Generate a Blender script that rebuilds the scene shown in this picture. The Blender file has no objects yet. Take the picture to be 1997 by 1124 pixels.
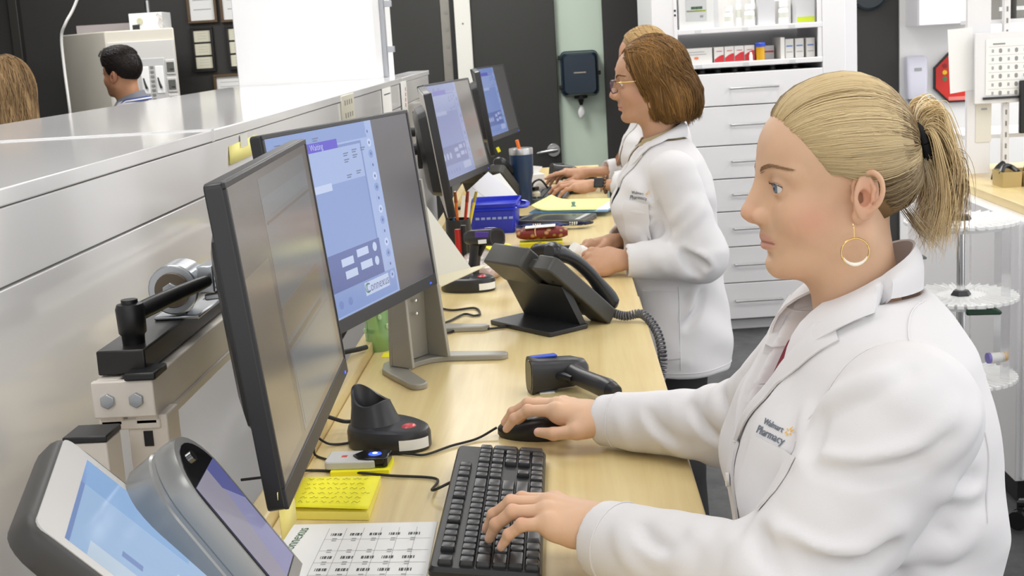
import bpy, bmesh, math, random
import numpy as np
from mathutils import Vector, Matrix
random.seed(7); np.random.seed(7)
SC = bpy.context.scene
C = SC.collection

# ---------------------------------------------------------------- camera, world, lights, exposure
cam_d = bpy.data.cameras.new('camera'); cam = bpy.data.objects.new('camera', cam_d); C.objects.link(cam)
F = 2560.0
cam_d.sensor_width = 36.0; cam_d.lens = F / 1997 * 36.0; cam_d.clip_start = 0.05
_d = np.array([(1090 - 998.5) / F, -(67 - 562) / F, -1.0]); _d /= np.linalg.norm(_d)
_u = np.array([-math.sin(.05), math.cos(.05), 0]); _u = _u - _d * (_u @ _d); _u /= np.linalg.norm(_u)
_r = np.cross(_d, _u)
Mc = np.stack([_r, _d, _u], 1)              # world axes in camera space
cam.matrix_world = Matrix.Translation((0, 0, 1.6)) @ Matrix(Mc.T.tolist()).to_4x4()
cam_d.dof.use_dof = True; cam_d.dof.focus_distance = 1.6; cam_d.dof.aperture_fstop = 26.0
SC.camera = cam
SC.view_settings.view_transform = 'Standard'; SC.view_settings.look = 'None'
SC.view_settings.gamma = 1.0; SC.view_settings.use_curve_mapping = False
SC.view_settings.exposure = 0.30
w = bpy.data.worlds.new('world'); SC.world = w; w.use_nodes = True
w.node_tree.nodes['Background'].inputs[0].default_value = (.97, .98, 1.0, 1)
w.node_tree.nodes['Background'].inputs[1].default_value = 1.12
def area(x, y, z, sx, sy, power, rx=0, ry=0):
    l = bpy.data.lights.new('unseen_ceiling_light', 'AREA'); l.shape = 'RECTANGLE'; l.size = sx; l.size_y = sy
    l.energy = power; l.color = (1.0, .99, .975)
    o = bpy.data.objects.new('unseen_ceiling_light', l); o.location = (x, y, z); o.rotation_euler = (rx, ry, 0); C.objects.link(o)
for yy, pw in ((-0.9, 9), (1.5, 10), (3.9, 14), (6.7, 30)):
    for xx, wx in ((-2.6, .9), (-0.7, 1.0), (0.9, .8), (2.7, 1.25)):  # right-hand column added to brighten the divider face; all are out of view
        area(xx, yy, 2.86, .6, 1.2, pw * wx)

# ---------------------------------------------------------------- helpers
PI = math.pi
def srgb(r, g, b):
    f = lambda c: (c / 12.92 if c <= .04045 else ((c + .055) / 1.055) ** 2.4)
    return (f(r / 255), f(g / 255), f(b / 255), 1)
MATS = {}
def mat(name, col, rough=.5, metal=0.0, emit=0.0, trans=0.0, alpha=1.0, noise=0.0, nscale=30.0, bump=0.0, bscale=200.0, coat=0.0, sss=0.0, ior=1.5, ecol=None, spec=.5):
    if name in MATS: return MATS[name]
    m = bpy.data.materials.new(name); m.use_nodes = True; nt = m.node_tree; b = nt.nodes['Principled BSDF']
    if len(col) == 3: col = srgb(*col)
    b.inputs['Base Color'].default_value = col; b.inputs['Roughness'].default_value = rough
    b.inputs['Metallic'].default_value = metal; b.inputs['IOR'].default_value = ior
    b.inputs['Transmission Weight'].default_value = trans; b.inputs['Alpha'].default_value = alpha
    b.inputs['Coat Weight'].default_value = coat; b.inputs['Specular IOR Level'].default_value = spec
    if emit: b.inputs['Emission Color'].default_value = ecol or col; b.inputs['Emission Strength'].default_value = emit
    if sss:
        b.inputs['Subsurface Weight'].default_value = sss; b.inputs['Subsurface Radius'].default_value = (.012, .005, .003); b.inputs['Subsurface Scale'].default_value = .5
    if noise or bump: tc = nt.nodes.new('ShaderNodeTexCoord')
    if noise:
        n = nt.nodes.new('ShaderNodeTexNoise'); n.inputs['Scale'].default_value = nscale; n.inputs['Detail'].default_value = 5
        nt.links.new(tc.outputs['Object'], n.inputs['Vector'])
        mx = nt.nodes.new('ShaderNodeMix'); mx.data_type = 'RGBA'
        mx.inputs[6].default_value = tuple(max(0, c * (1 - noise)) for c in col[:3]) + (1,)
        mx.inputs[7].default_value = tuple(min(1, c * (1 + noise)) for c in col[:3]) + (1,)
        nt.links.new(n.outputs['Fac'], mx.inputs[0]); nt.links.new(mx.outputs[2], b.inputs['Base Color'])
    if bump:
        n2 = nt.nodes.new('ShaderNodeTexNoise'); n2.inputs['Scale'].default_value = bscale; n2.inputs['Detail'].default_value = 3
        nt.links.new(tc.outputs['Object'], n2.inputs['Vector'])
        bp = nt.nodes.new('ShaderNodeBump'); bp.inputs['Strength'].default_value = bump; bp.inputs['Distance'].default_value = .002
        nt.links.new(n2.outputs['Fac'], bp.inputs['Height']); nt.links.new(bp.outputs['Normal'], b.inputs['Normal'])
    MATS[name] = m
    return m
def nodes_of(m):
    nt = m.node_tree; return nt, nt.nodes['Principled BSDF'], nt.nodes.new, nt.links.new

def rotm(rx=0, ry=0, rz=0):
    return np.array((Matrix.Rotation(rz, 3, 'Z') @ Matrix.Rotation(ry, 3, 'Y') @ Matrix.Rotation(rx, 3, 'X')))
def A(*p): return np.array(p, float)
def nrm(v): v = np.asarray(v, float); return v / (np.linalg.norm(v) + 1e-12)
def smooth_path(pts, n):
    """Catmull-Rom through the points, n samples"""
    p = np.asarray(pts, float)
    if len(p) < 3: return np.array([p[0] + (p[-1] - p[0]) * t for t in np.linspace(0, 1, n)])
    q = np.vstack([2 * p[0] - p[1], p, 2 * p[-1] - p[-2]])
    out = []
    for t in np.linspace(0, len(p) - 1, n):
        i = min(int(t), len(p) - 2); f = t - i
        a, b, c, d = q[i], q[i + 1], q[i + 2], q[i + 3]
        out.append(.5 * ((2 * b) + (-a + c) * f + (2 * a - 5 * b + 4 * c - d) * f * f + (-a + 3 * b - 3 * c + d) * f ** 3))
    return np.array(out)
def frames(p, up0=None):
    p = np.asarray(p, float); T = np.gradient(p, axis=0); T /= np.linalg.norm(T, axis=1)[:, None] + 1e-12
    u = np.array(up0 if up0 is not None else (0, 0, 1.0)); u = u - T[0] * (u @ T[0])
    if np.linalg.norm(u) < 1e-3: u = np.array([1.0, 0, 0]) - T[0] * T[0][0]
    U = []
    for t in T:
        u = u - t * (u @ t); u = u / (np.linalg.norm(u) + 1e-12); U.append(u.copy())
    U = np.array(U); V = np.cross(T, U)
    return T, U, V
class MB:
    def __init__(s): s.v = []; s.f = []; s.m = []; s.n = 0
    def add(s, v, f, m=0):
        v = np.asarray(v, float).reshape(-1, 3); o = s.n; s.v.append(v); s.n += len(v)
        s.f += [tuple(int(i) + o for i in q) for q in f]; s.m += [m] * len(f); return s
    def box(s, c, size, rot=None, m=0):
        x, y, z = [a / 2 for a in size]
        v = np.array([(i, j, k) for i in (-x, x) for j in (-y, y) for k in (-z, z)])
        if rot is not None: v = v @ np.asarray(rot).T
        return s.add(v + np.asarray(c, float), [(0, 1, 3, 2), (4, 6, 7, 5), (0, 4, 5, 1), (2, 3, 7, 6), (0, 2, 6, 4), (1, 5, 7, 3)], m)
    def bb(s, a, b, m=0):
        a = np.asarray(a, float); b = np.asarray(b, float); return s.box((a + b) / 2, np.abs(b - a), None, m)
    def loft(s, rings, cap=True, closed=True, m=0):
        rings = np.asarray(rings, float); k, n = rings.shape[:2]; f = []
        for i in range(k - 1):
            for j in range(n if closed else n - 1):
                j2 = (j + 1) % n; f.append((i * n + j, i * n + j2, (i + 1) * n + j2, (i + 1) * n + j))
        if cap and closed:
            f.append(tuple(range(n))[::-1]); f.append(tuple((k - 1) * n + j for j in range(n)))
        return s.add(rings.reshape(-1, 3), f, m)
    def tube(s, pts, r, n=10, cap=True, m=0, up=None, flat=1.0):
        p = np.asarray(pts, float); T, U, V = frames(p, up); r = np.broadcast_to(np.asarray(r, float), (len(p),))
        a = np.linspace(0, 2 * PI, n, endpoint=False)
        ring = p[:, None] + r[:, None, None] * (np.cos(a)[None, :, None] * U[:, None] * flat + np.sin(a)[None, :, None] * V[:, None])
        return s.loft(ring, cap, True, m)
    def cyl(s, p0, p1, r0, r1=None, n=20, m=0): return s.tube([p0, p1], [r0, r0 if r1 is None else r1], n, True, m)
    def lathe(s, prof, c=(0, 0, 0), n=32, m=0, sx=1, sy=1, cap=True):
        a = np.linspace(0, 2 * PI, n, endpoint=False)
        R = np.array([[(r * math.cos(t) * sx, r * math.sin(t) * sy, z) for t in a] for r, z in prof]) + np.asarray(c, float)
        return s.loft(R, cap, True, m)
    def prism(s, outl, h0, h1, fr=None, m=0):
        """2-D outline (a,b) extruded along third axis; fr=(origin,ea,eb,en)"""
        o = np.asarray(outl, float)
        if fr is None: fr = (A(0, 0, 0), A(1, 0, 0), A(0, 1, 0), A(0, 0, 1))
        O, ea, eb, en = [np.asarray(q, float) for q in fr]
        R = [O + o[:, :1] * ea + o[:, 1:2] * eb + h * en for h in (h0, h1)]
        return s.loft(R, True, True, m)
    def sph(s, c, r, n=16, k=10, rot=None, m=0):
        r = np.broadcast_to(np.asarray(r, float), (3,))
        th = np.linspace(.02, PI - .02, k); a = np.linspace(0, 2 * PI, n, endpoint=False)
        R = np.array([[(r[0] * math.sin(t) * math.cos(q), r[1] * math.sin(t) * math.sin(q), -r[2] * math.cos(t)) for q in a] for t in th])
        if rot is not None: R = R @ np.asarray(rot).T
        return s.loft(R + np.asarray(c, float), True, True, m)
    def xf(s, R=None, t=None):
        s.v = [(v @ np.asarray(R).T if R is not None else v) + (np.asarray(t) if t is not None else 0) for v in s.v]; return s
    def verts(s): return np.vstack(s.v)
    def mesh(s, name, mats, smooth=True, ang=38):
        me = bpy.data.meshes.new(name); me.from_pydata(s.verts().tolist(), [], s.f)
        for q in (mats if isinstance(mats, (list, tuple)) else [mats]): me.materials.append(q)
        if len(me.materials) > 1: me.polygons.foreach_set('material_index', s.m)
        if smooth:
            me.polygons.foreach_set('use_smooth', [True] * len(me.polygons))
            me.set_sharp_from_angle(angle=math.radians(ang))
        bm = bmesh.new(); bm.from_mesh(me); bmesh.ops.recalc_face_normals(bm, faces=bm.faces); bm.to_mesh(me); bm.free()
        me.update(); return me
def tag(o, label=None, cat=None, group=None, kind=None):
    if label: o['label'] = label
    if cat: o['category'] = cat
    if group: o['group'] = group
    if kind: o['kind'] = kind
    return o
def obj(name, mb, mats, parent=None, loc=None, bevel=0, seg=2, smooth=True, ang=38, **kw):
    me = mb.mesh(name, mats, smooth, ang) if isinstance(mb, MB) else mb
    o = bpy.data.objects.new(name, me); C.objects.link(o)
    if parent is not None: o.parent = parent
    if loc is not None: o.location = loc
    if bevel:
        b = o.modifiers.new('bevel', 'BEVEL'); b.width = bevel; b.segments = seg; b.limit_method = 'ANGLE'; b.angle_limit = math.radians(40); b.harden_normals = False
    return tag(o, **kw)
def thing(name, label, cat, loc=(0, 0, 0), rz=0, group=None, rot=None):
    o = bpy.data.objects.new(name, None); o.empty_display_size = .05; C.objects.link(o); o.location = loc
    if rot is not None: o.rotation_euler = Matrix(np.asarray(rot).tolist()).to_euler()
    else: o.rotation_euler = (0, 0, rz)
    return tag(o, label, cat, group)
def struct(name, mb, mats, bevel=0, parent=None, **kw): return obj(name, mb, mats, parent, bevel=bevel, kind='structure', **kw)
def kids(o): return [c for c in o.children]
def dup(o, loc=None, rz=None, label=None, parent=None):
    c = o.copy(); C.objects.link(c)
    if parent is not None: c.parent = parent
    if loc is not None: c.location = loc
    if rz is not None: c.rotation_euler = (0, 0, rz)
    if label: c['label'] = label
    for ch in list(o.children): dup(ch, parent=c)
    return c
def rrect(w, h, r, n=5, cx=0, cy=0):
    out = []
    for sx, sy, a0 in ((1, -1, -PI / 2), (1, 1, 0), (-1, 1, PI / 2), (-1, -1, PI)):
        for t in np.linspace(a0, a0 + PI / 2, n): out.append((cx + sx * (w / 2 - r) + r * math.cos(t), cy + sy * (h / 2 - r) + r * math.sin(t)))
    return np.array(out)
def text_mesh(s, size, ext=0.0006, font_shear=0, align='CENTER'):
    cu = bpy.data.curves.new('lettering', 'FONT'); cu.body = s; cu.size = size; cu.extrude = ext; cu.align_x = align; cu.align_y = 'CENTER'; cu.resolution_u = 2; cu.shear = font_shear
    o = bpy.data.objects.new('lettering', cu); C.objects.link(o)
    me = bpy.data.meshes.new_from_object(o.evaluated_get(bpy.context.evaluated_depsgraph_get()))
    bpy.data.objects.remove(o); bpy.data.curves.remove(cu)
    v = np.array([q.co[:] for q in me.vertices]) if len(me.vertices) else np.zeros((0, 3)); f = [tuple(p.vertices) for p in me.polygons]
    bpy.data.meshes.remove(me); return v, f
def add_text(mb, s, size, o, ex, ey, ext=.0004, m=0, align='CENTER'):
    v, f = text_mesh(s, size, ext, align=align)
    if len(v) == 0: return
    ex = nrm(ex); ey = nrm(ey); en = np.cross(ex, ey)
    mb.add(np.asarray(o) + v[:, :1] * ex + v[:, 1:2] * ey + v[:, 2:3] * en, f, m)
def remesh(me_or_mb, voxel, smooth_it=0, fac=.5):
    """union of overlapping closed shells into one skin"""
    me = me_or_mb.mesh('tmp', []) if isinstance(me_or_mb, MB) else me_or_mb
    o = bpy.data.objects.new('tmp', me); C.objects.link(o)
    r = o.modifiers.new('r', 'REMESH'); r.mode = 'VOXEL'; r.voxel_size = voxel
    if smooth_it:
        sm = o.modifiers.new('s', 'SMOOTH'); sm.factor = fac; sm.iterations = smooth_it
    dg = bpy.context.evaluated_depsgraph_get(); dg.update()
    out = bpy.data.meshes.new_from_object(o.evaluated_get(dg)); bpy.data.objects.remove(o); bpy.data.meshes.remove(me)
    return out
def mverts(me):
    a = np.empty(len(me.vertices) * 3); me.vertices.foreach_get('co', a); return a.reshape(-1, 3)
def setverts(me, a): me.vertices.foreach_set('co', np.ascontiguousarray(a).ravel()); me.update()
def mnormals(me):
    a = np.empty(len(me.vertices) * 3); me.vertex_normals.foreach_get('vector', a); return a.reshape(-1, 3)
def fbm(p, sc, seed=0, octv=4):
    """cheap smooth pseudo-noise from rotated sines, range about -1..1"""
    rs = np.random.RandomState(seed); out = 0; amp = 1; tot = 0
    for k in range(octv):
        for j in range(3):
            d = nrm(rs.randn(3)); out = out + amp * np.sin(p @ d * sc * (1.0 + .3 * j) + rs.rand() * 6.28 + 1.3 * np.sin(p @ nrm(rs.randn(3)) * sc * .7 + rs.rand() * 6)); tot += amp
        amp *= .55; sc *= 1.9
    return out / tot * 1.6

def at(px, py, x=None, y=None, z=None):
    """world point seen at a photograph pixel on the plane x=, y= or z="""
    d = Mc.T @ np.array([(px - 998.5) / F, -(py - 562) / F, -1.0]); c = np.array([0, 0, 1.6])
    k, v = (0, x) if x is not None else (1, y) if y is not None else (2, z)
    return c + d * ((v - c[k]) / d[k])
# ---------------------------------------------------------------- setting materials
M_white = mat('white_paint', (232, 231, 229), .55, bump=.03, bscale=90)
M_lam = mat('white_gloss_laminate', (247, 246, 246), .10, noise=.015, nscale=2.5)
M_dark = mat('charcoal_wall_paint', (54, 53, 51), .6, noise=.05, nscale=4, bump=.03)
M_darkdoor = mat('charcoal_door_paint', (50, 50, 47), .45, noise=.05, nscale=3, bump=.02)
M_mint = mat('mint_wall_paint', (216, 232, 214), .5, bump=.02)
M_black = mat('black_plastic', (24, 24, 25), .4)
M_grey = mat('grey_plastic', (138, 136, 130), .45)
M_steel = mat('brushed_steel', (190, 190, 190), .28, 1.0)
M_chrome = mat('polished_chrome', (225, 225, 225), .1, 1.0)
M_cab = mat('white_cabinet_finish', (236, 235, 236), .3, bump=.01)
M_paper = mat('white_paper', (245, 245, 243), .7)
M_ink = mat('dark_print', (70, 72, 74), .7)
M_inkl = mat('light_grey_print', (170, 172, 174), .7)
M_red = mat('red_plastic', (196, 36, 28), .4)
# floor: mottled grey vinyl
M_floor = mat('grey_vinyl_floor', (92, 93, 95), .5)
nt, b, N, L = nodes_of(M_floor)
tc = N('ShaderNodeTexCoord'); n1 = N('ShaderNodeTexNoise'); n1.inputs['Scale'].default_value = 9; n1.inputs['Detail'].default_value = 8; n1.inputs['Roughness'].default_value = .7
cr = N('ShaderNodeValToRGB'); cr.color_ramp.elements[0].position = .3; cr.color_ramp.elements[0].color = srgb(45, 46, 48); cr.color_ramp.elements[1].position = .75; cr.color_ramp.elements[1].color = srgb(86, 87, 88)
L(tc.outputs['Object'], n1.inputs['Vector']); L(n1.outputs['Fac'], cr.inputs['Fac']); L(cr.outputs['Color'], b.inputs['Base Color'])
# maple counter
M_maple = mat('maple_laminate', (240, 222, 170), .32)
nt, b, N, L = nodes_of(M_maple)
tc = N('ShaderNodeTexCoord'); mp = N('ShaderNodeMapping'); mp.inputs['Scale'].default_value = (7.0, .55, 1.0)
n1 = N('ShaderNodeTexNoise'); n1.inputs['Scale'].default_value = 2.2; n1.inputs['Detail'].default_value = 4; n1.inputs['Distortion'].default_value = 1.2
mp2 = N('ShaderNodeMapping'); mp2.inputs['Scale'].default_value = (120, 4, 1); n2 = N('ShaderNodeTexNoise'); n2.inputs['Scale'].default_value = 1.0; n2.inputs['Detail'].default_value = 3
n3 = N('ShaderNodeTexNoise'); n3.inputs['Scale'].default_value = 5; n3.inputs['Detail'].default_value = 2
cr = N('ShaderNodeValToRGB'); e = cr.color_ramp.elements
e[0].position = .3; e[0].color = srgb(212, 186, 128); e[1].position = .72; e[1].color = srgb(234, 216, 162)
m1 = N('ShaderNodeMath'); m1.operation = 'MULTIPLY_ADD'; m1.inputs[1].default_value = .22; m2 = N('ShaderNodeMath'); m2.operation = 'MULTIPLY_ADD'; m2.inputs[1].default_value = .25
L(tc.outputs['Object'], mp.inputs['Vector']); L(mp.outputs[0], n1.inputs['Vector']); L(tc.outputs['Object'], mp2.inputs['Vector']); L(mp2.outputs[0], n2.inputs['Vector']); L(tc.outputs['Object'], n3.inputs['Vector'])
sb = N('ShaderNodeMath'); sb.operation = 'MULTIPLY_ADD'; sb.inputs[1].default_value = .68; sb.inputs[2].default_value = 0.0
L(n1.outputs['Fac'], sb.inputs[0]); L(n2.outputs['Fac'], m1.inputs[0]); L(sb.outputs[0], m1.inputs[2]); L(n3.outputs['Fac'], m2.inputs[0]); L(m1.outputs[0], m2.inputs[2])
sc_ = N('ShaderNodeMath'); sc_.operation = 'SUBTRACT'; sc_.inputs[1].default_value = .08; L(m2.outputs[0], sc_.inputs[0]); L(sc_.outputs[0], cr.inputs['Fac']); L(cr.outputs['Color'], b.inputs['Base Color'])

# ---------------------------------------------------------------- shell
struct('floor', MB().bb((-5.5, -3, -.05), (4, 9, 0)), M_floor)
struct('ceiling', MB().bb((-5.5, -3, 2.9), (4, 9, 2.95)), M_white)
struct('wall_back', MB().bb((-5.5, 8.5, 0), (.29, 8.6, 2.9)), M_dark)
struct('wall_left', MB().bb((-5.6, -3, 0), (-5.5, 8.6, 2.9)), M_dark)
struct('wall_mint', MB().bb((-.03, 8.44, 0), (.275, 8.5, 2.9)), M_mint)
struct('wall_recess', MB().bb((.275, 8.38, 0), (.56, 8.5, 2.9)), M_dark)
struct('trim_recess', MB().bb((.56, 7.6, 0), (.62, 8.5, 2.9)), mat('grey_trim', (150, 148, 150), .5))
struct('wall_clock_side', MB().bb((.6, 7.6, 0), (1.91, 7.7, 2.9)), M_dark)
struct('wall_right_back', MB().bb((1.91, 7.58, 0), (4, 7.7, 2.9)), M_white)
struct('trim_corner', MB().bb((1.56, 7.5, 0), (1.655, 7.6, 2.9)), M_cab, bevel=.004)
# left door frame on the back wall
for k, (xa, xb) in enumerate(((-3.72, -3.62), (-3.5, -3.44))):
    struct('trim_%d' % (k + 1), MB().bb((xa, 8.44, 0), (xb, 8.5, 2.9)), mat('dark_trim', (52, 50, 46), .5), bevel=.005)
# doors on the back wall
d1 = struct('door_1', MB().bb((-1.5, 8.38, 0), (-.735, 8.44, 2.6)), M_darkdoor, bevel=.004)
es = MB().bb((-.735, 8.375, 0), (-.675, 8.44, 2.6)); obj('door_edge_strip', es, mat('worn_aluminium', (150, 146, 138), .45, .6, noise=.1, nscale=20), d1, bevel=.003)
for z in np.arange(.2, 2.5, .105):
    obj('rivet', MB().cyl((-.7, 8.376, z), (-.7, 8.37, z), .011, n=10), M_grey, d1)
struct('trim_3', MB().bb((-.675, 8.36, 0), (-.645, 8.46, 2.9)), M_black)  # black bar put in for the dark of the open gap beside the jamb
tr = struct('trim_4', MB().bb((-.645, 8.34, 0), (-.545, 8.5, 2.9)), mat('cream_door_jamb', (243, 241, 232), .5), bevel=.004)
obj('screw', MB().cyl((-.595, 8.341, 1.7), (-.595, 8.336, 1.7), .006, n=10), M_grey, tr)
d2 = struct('door_2', MB().bb((-.545, 8.38, .01), (-.022, 8.43, 2.5)), M_darkdoor, bevel=.004)
hb = MB(); hb.cyl((-.07, 8.38, .88), (-.07, 8.355, .88), .042, n=24); hb.cyl((-.07, 8.355, .88), (-.07, 8.315, .88), .016)
obj('door_rosette', hb, M_steel, d2, bevel=.002)
lv = MB(); lv.tube(smooth_path([(-.045, 8.315, .885), (-.09, 8.31, .88), (-.15, 8.315, .872), (-.175, 8.32, .866)], 12), [.014, .015, .015, .014, .013, .013, .012, .012, .012, .011, .011, .009], 12)
obj('door_lever', lv, M_steel, d2)

# ---------------------------------------------------------------- divider wall: face of panels, glossy top, column
XD, ZT = -.62, 1.47
dv = struct('wall_divider', MB().bb((-1.29, -.6, 0), (XD - .018, 6.2, ZT - .02)), M_white)
for a, b_ in ((-.6, 5.2), (5.2, 6.2)):               # panels of the face: upper and lower rows, joints recessed
    for z0, z1 in ((.55, 1.3605), (1.3635, ZT - .022)):
        obj('panel', MB().bb((XD - .018, a + .0015, z0), (XD, b_ - .0015, z1)), M_lam, dv, bevel=.0015)
    obj('panel', MB().bb((XD - .018, a + .0015, .02), (XD, b_ - .0015, .547)), M_lam, dv, bevel=.0015)
for a, b_ in ((-.6, 2.292), (2.308, 5.15)):
    obj('ledge_slab', MB().bb((-1.3, a, ZT - .02), (XD + .004, b_, ZT)), M_lam, dv, bevel=.002)
obj('ledge_slab', MB().bb((-.712, 5.153, ZT - .02), (XD + .004, 6.21, ZT)), M_lam, dv, bevel=.002)
obj('ledge_strip', MB().bb((-1.3, 2.292, ZT - .02), (XD + .004, 2.308, ZT + .002)), M_cab, dv)  # raised white strip crossing the ledge top between slabs
pl = struct('wall_column', MB().bb((-1.26, 5.153, 0), (-.714, 5.7, 2.9)), mat('bright_white_paint', (246, 246, 246), .5), bevel=.004)
st = MB().bb((-.714, 5.35, ZT), (-.695, 5.385, 2.9))
for z in (1.58, 1.76): st.bb((-.695, 5.352, z - .012), (-.665, 5.383, z + .012))
obj('shelf_standard', st, mat('silver_paint', (176, 178, 184), .4, .4), pl, bevel=.002)

# ---------------------------------------------------------------- counter
ct = struct('counter', MB().bb((-.40, .5, .965), (.154, 2.965, 1.0)), M_maple, bevel=.003)
del ct['kind']; tag(ct, 'long pale maple workbench top nearest the camera under keyboard and monitors', 'counter')
obj('back_rail', MB().bb((-.43, .5, .965), (-.40, 2.965, 1.022)), M_maple, ct, bevel=.003)
ul = mat('white_leg_panel', (225, 224, 222), .5)
for y in (.9, 2.7): obj('support_panel', MB().bb((-.38, y, 0), (-.08, y + .03, .965)), ul, ct)
ct2 = struct('counter', MB().bb((-.40, 2.969, .963), (.152, 6.08, .998)), M_maple, bevel=.003)
del ct2['kind']; tag(ct2, 'further pale maple workbench top beyond the joint, under blue bin and tumbler', 'counter')
obj('back_rail', MB().bb((-.43, 2.969, .963), (-.40, 6.08, 1.02)), M_maple, ct2, bevel=.003)
for y in (3.1, 4.6, 5.9): obj('support_panel', MB().bb((-.38, y, 0), (-.08, y + .03, .963)), ul, ct2)
# ---------------------------------------------------------------- monitors
M_bez = mat('dark_bezel_plastic', (38, 38, 40), .38)
M_scr = mat('dark_screen_glass', (34, 32, 34), .12)
def lit(name, r, g, b, k=.72): 
    return mat(name, (10, 10, 12), .15, emit=k, ecol=srgb(r, g, b))
M_wall = lit('screen_grey', 88, 84, 88); M_ub = lit('screen_blue', 128, 152, 206); M_ul = lit('screen_pale_blue', 156, 176, 222)
M_um = lit('screen_mid_blue', 112, 134, 192); M_ud = lit('screen_deep_blue', 82, 100, 162); M_pu = lit('screen_violet', 78, 58, 200)
M_uw = lit('screen_white', 190, 204, 236); M_ut = lit('screen_text', 96, 104, 140); M_ug = lit('screen_green', 60, 120, 80)
M_g1 = lit('screen_glare_grey', 100, 94, 88); M_g2 = lit('screen_dim_blue', 110, 110, 110); M_g3 = lit('screen_dim_beige', 116, 108, 96); M_g4 = lit('screen_dim_slate', 114, 116, 118)
UM = [M_wall, M_ub, M_ul, M_um, M_ud, M_pu, M_uw, M_ut, M_ug, M_g1, M_g2, M_g3, M_g4]
def dimmed(ms, k, tr, tag_):
    out = []
    for m in ms:
        e = m.node_tree.nodes['Principled BSDF'].inputs['Emission Color'].default_value; mm = mat(m.name + tag_, (10, 10, 12), .2, emit=.72, ecol=tuple(e[i] * (1 - k) + lin_(tr)[i] * k for i in range(3)) + (1,)); out.append(mm)
    return out
def lin_(c): return srgb(*c)
class UI:
    def __init__(s, w, h, yf, x0=0, z0=0): s.w, s.h, s.yf, s.x0, s.z0 = w, h, yf, x0, z0; s.mb = MB()
    def p(s, u, v, k): return (s.x0 + (u - .5) * s.w, s.yf - .00015 * k, s.z0 + (.5 - v) * s.h)
    def r(s, u0, v0, u1, v1, k, m): s.mb.add([s.p(u0, v0, k), s.p(u1, v0, k), s.p(u1, v1, k), s.p(u0, v1, k)], [(3, 2, 1, 0)], m); return s
    def e(s, u, v, ru, rv, k, m, n=18):
        s.mb.add([s.p(u + ru * math.cos(t), v + rv * math.sin(t), k) for t in np.linspace(0, 2 * PI, n, endpoint=False)], [tuple(range(n))], m); return s
    def t(s, txt, u, v, size, k, m, align='CENTER'):
        add_text(s.mb, txt, size, s.p(u, v, k), (1, 0, 0), (0, 0, 1), 0.0, m, align); return s
def ui_pharmacy(w, h, yf, z0, span, left=0.0, detail=1):
    q = UI(w, h, yf, 0, z0); S = span; R = lambda a, b, c, d, k, m: q.r(left + a * (S - left), b, left + c * (S - left), d, k, m)
    U = lambda a: left + a * (S - left)
    q.r(0, 0, 1, 1, 0, 0)
    R(0, 0, 1, 1, 1, 2); R(0, .0, .93, .09, 2, 1)
    R(.04, .10, .86, .80, 2, 3); R(.055, .115, .845, .66, 3, 1); R(.055, .115, .845, .30, 4, 2); R(.055, .29, .5, .33, 5, 6)
    R(.22, .065, .62, .115, 5, 5)
    for a in range(14): q.e(U(.945), .06 + .064 * a, .023 * S, .024, 3, [2, 6, 1][a % 3]); q.e(U(.945), .06 + .064 * a, .008 * S, .009, 4, 4)
    R(.02, .66, .87, .86, 3, 4)
    for a in range(3): q.e(U(.10 + .10 * a), .765, .034 * S, .036, 4, 6)
    for a, b in ((.46, .72), (.62, .70), (.48, .79), (.64, .775)): R(a, b - .02, a + .12, b + .022, 4, 6)
    for b in (.70, .78): q.e(U(.81), b, .022 * S, .026, 4, 6)
    R(.02, .86, .98, .99, 3, 1); R(.64, .872, .9, .945, 4, 6)
    for a, b in ((.66, .15), (.75, .14), (.84, .14), (.66, .185), (.75, .17), (.66, .27), (.76, .26), (.07, .04), (.25, .04), (.4, .04)):
        for c in range(2): R(a, b + .012 * c, a + .05 - .012 * c, b + .012 * c + .006, 6, 7)
    for a in range(5): q.e(U(.12 + .09 * a), .93, .02 * S, .022, 5, 3)
    if detail:
        q.t('Connexus', U(.775), .908, .022, 6, 7); q.t('C', U(.66), .908, .024, 7, 8); q.t('Waiting', U(.42), .09, .014, 7, 6)
    return q.mb
def ui_dim(w, h, yf, z0):
    q = UI(w, h, yf, 0, z0); q.r(0, 0, 1, 1, 0, 9); q.r(.3, .03, .93, .97, 1, 10); q.r(.3, .10, .93, .17, 2, 12); q.r(.32, .19, .93, .2, 3, 9)  # base grey-brown is glare on the glass, put into the screen colour
    q.r(.3, .50, .85, .62, 2, 11); q.r(.3, .64, .80, .66, 2, 9); q.r(.32, .68, .9, .95, 2, 12); q.r(0, .3, .26, .96, 1, 11)
    return q.mb
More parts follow.
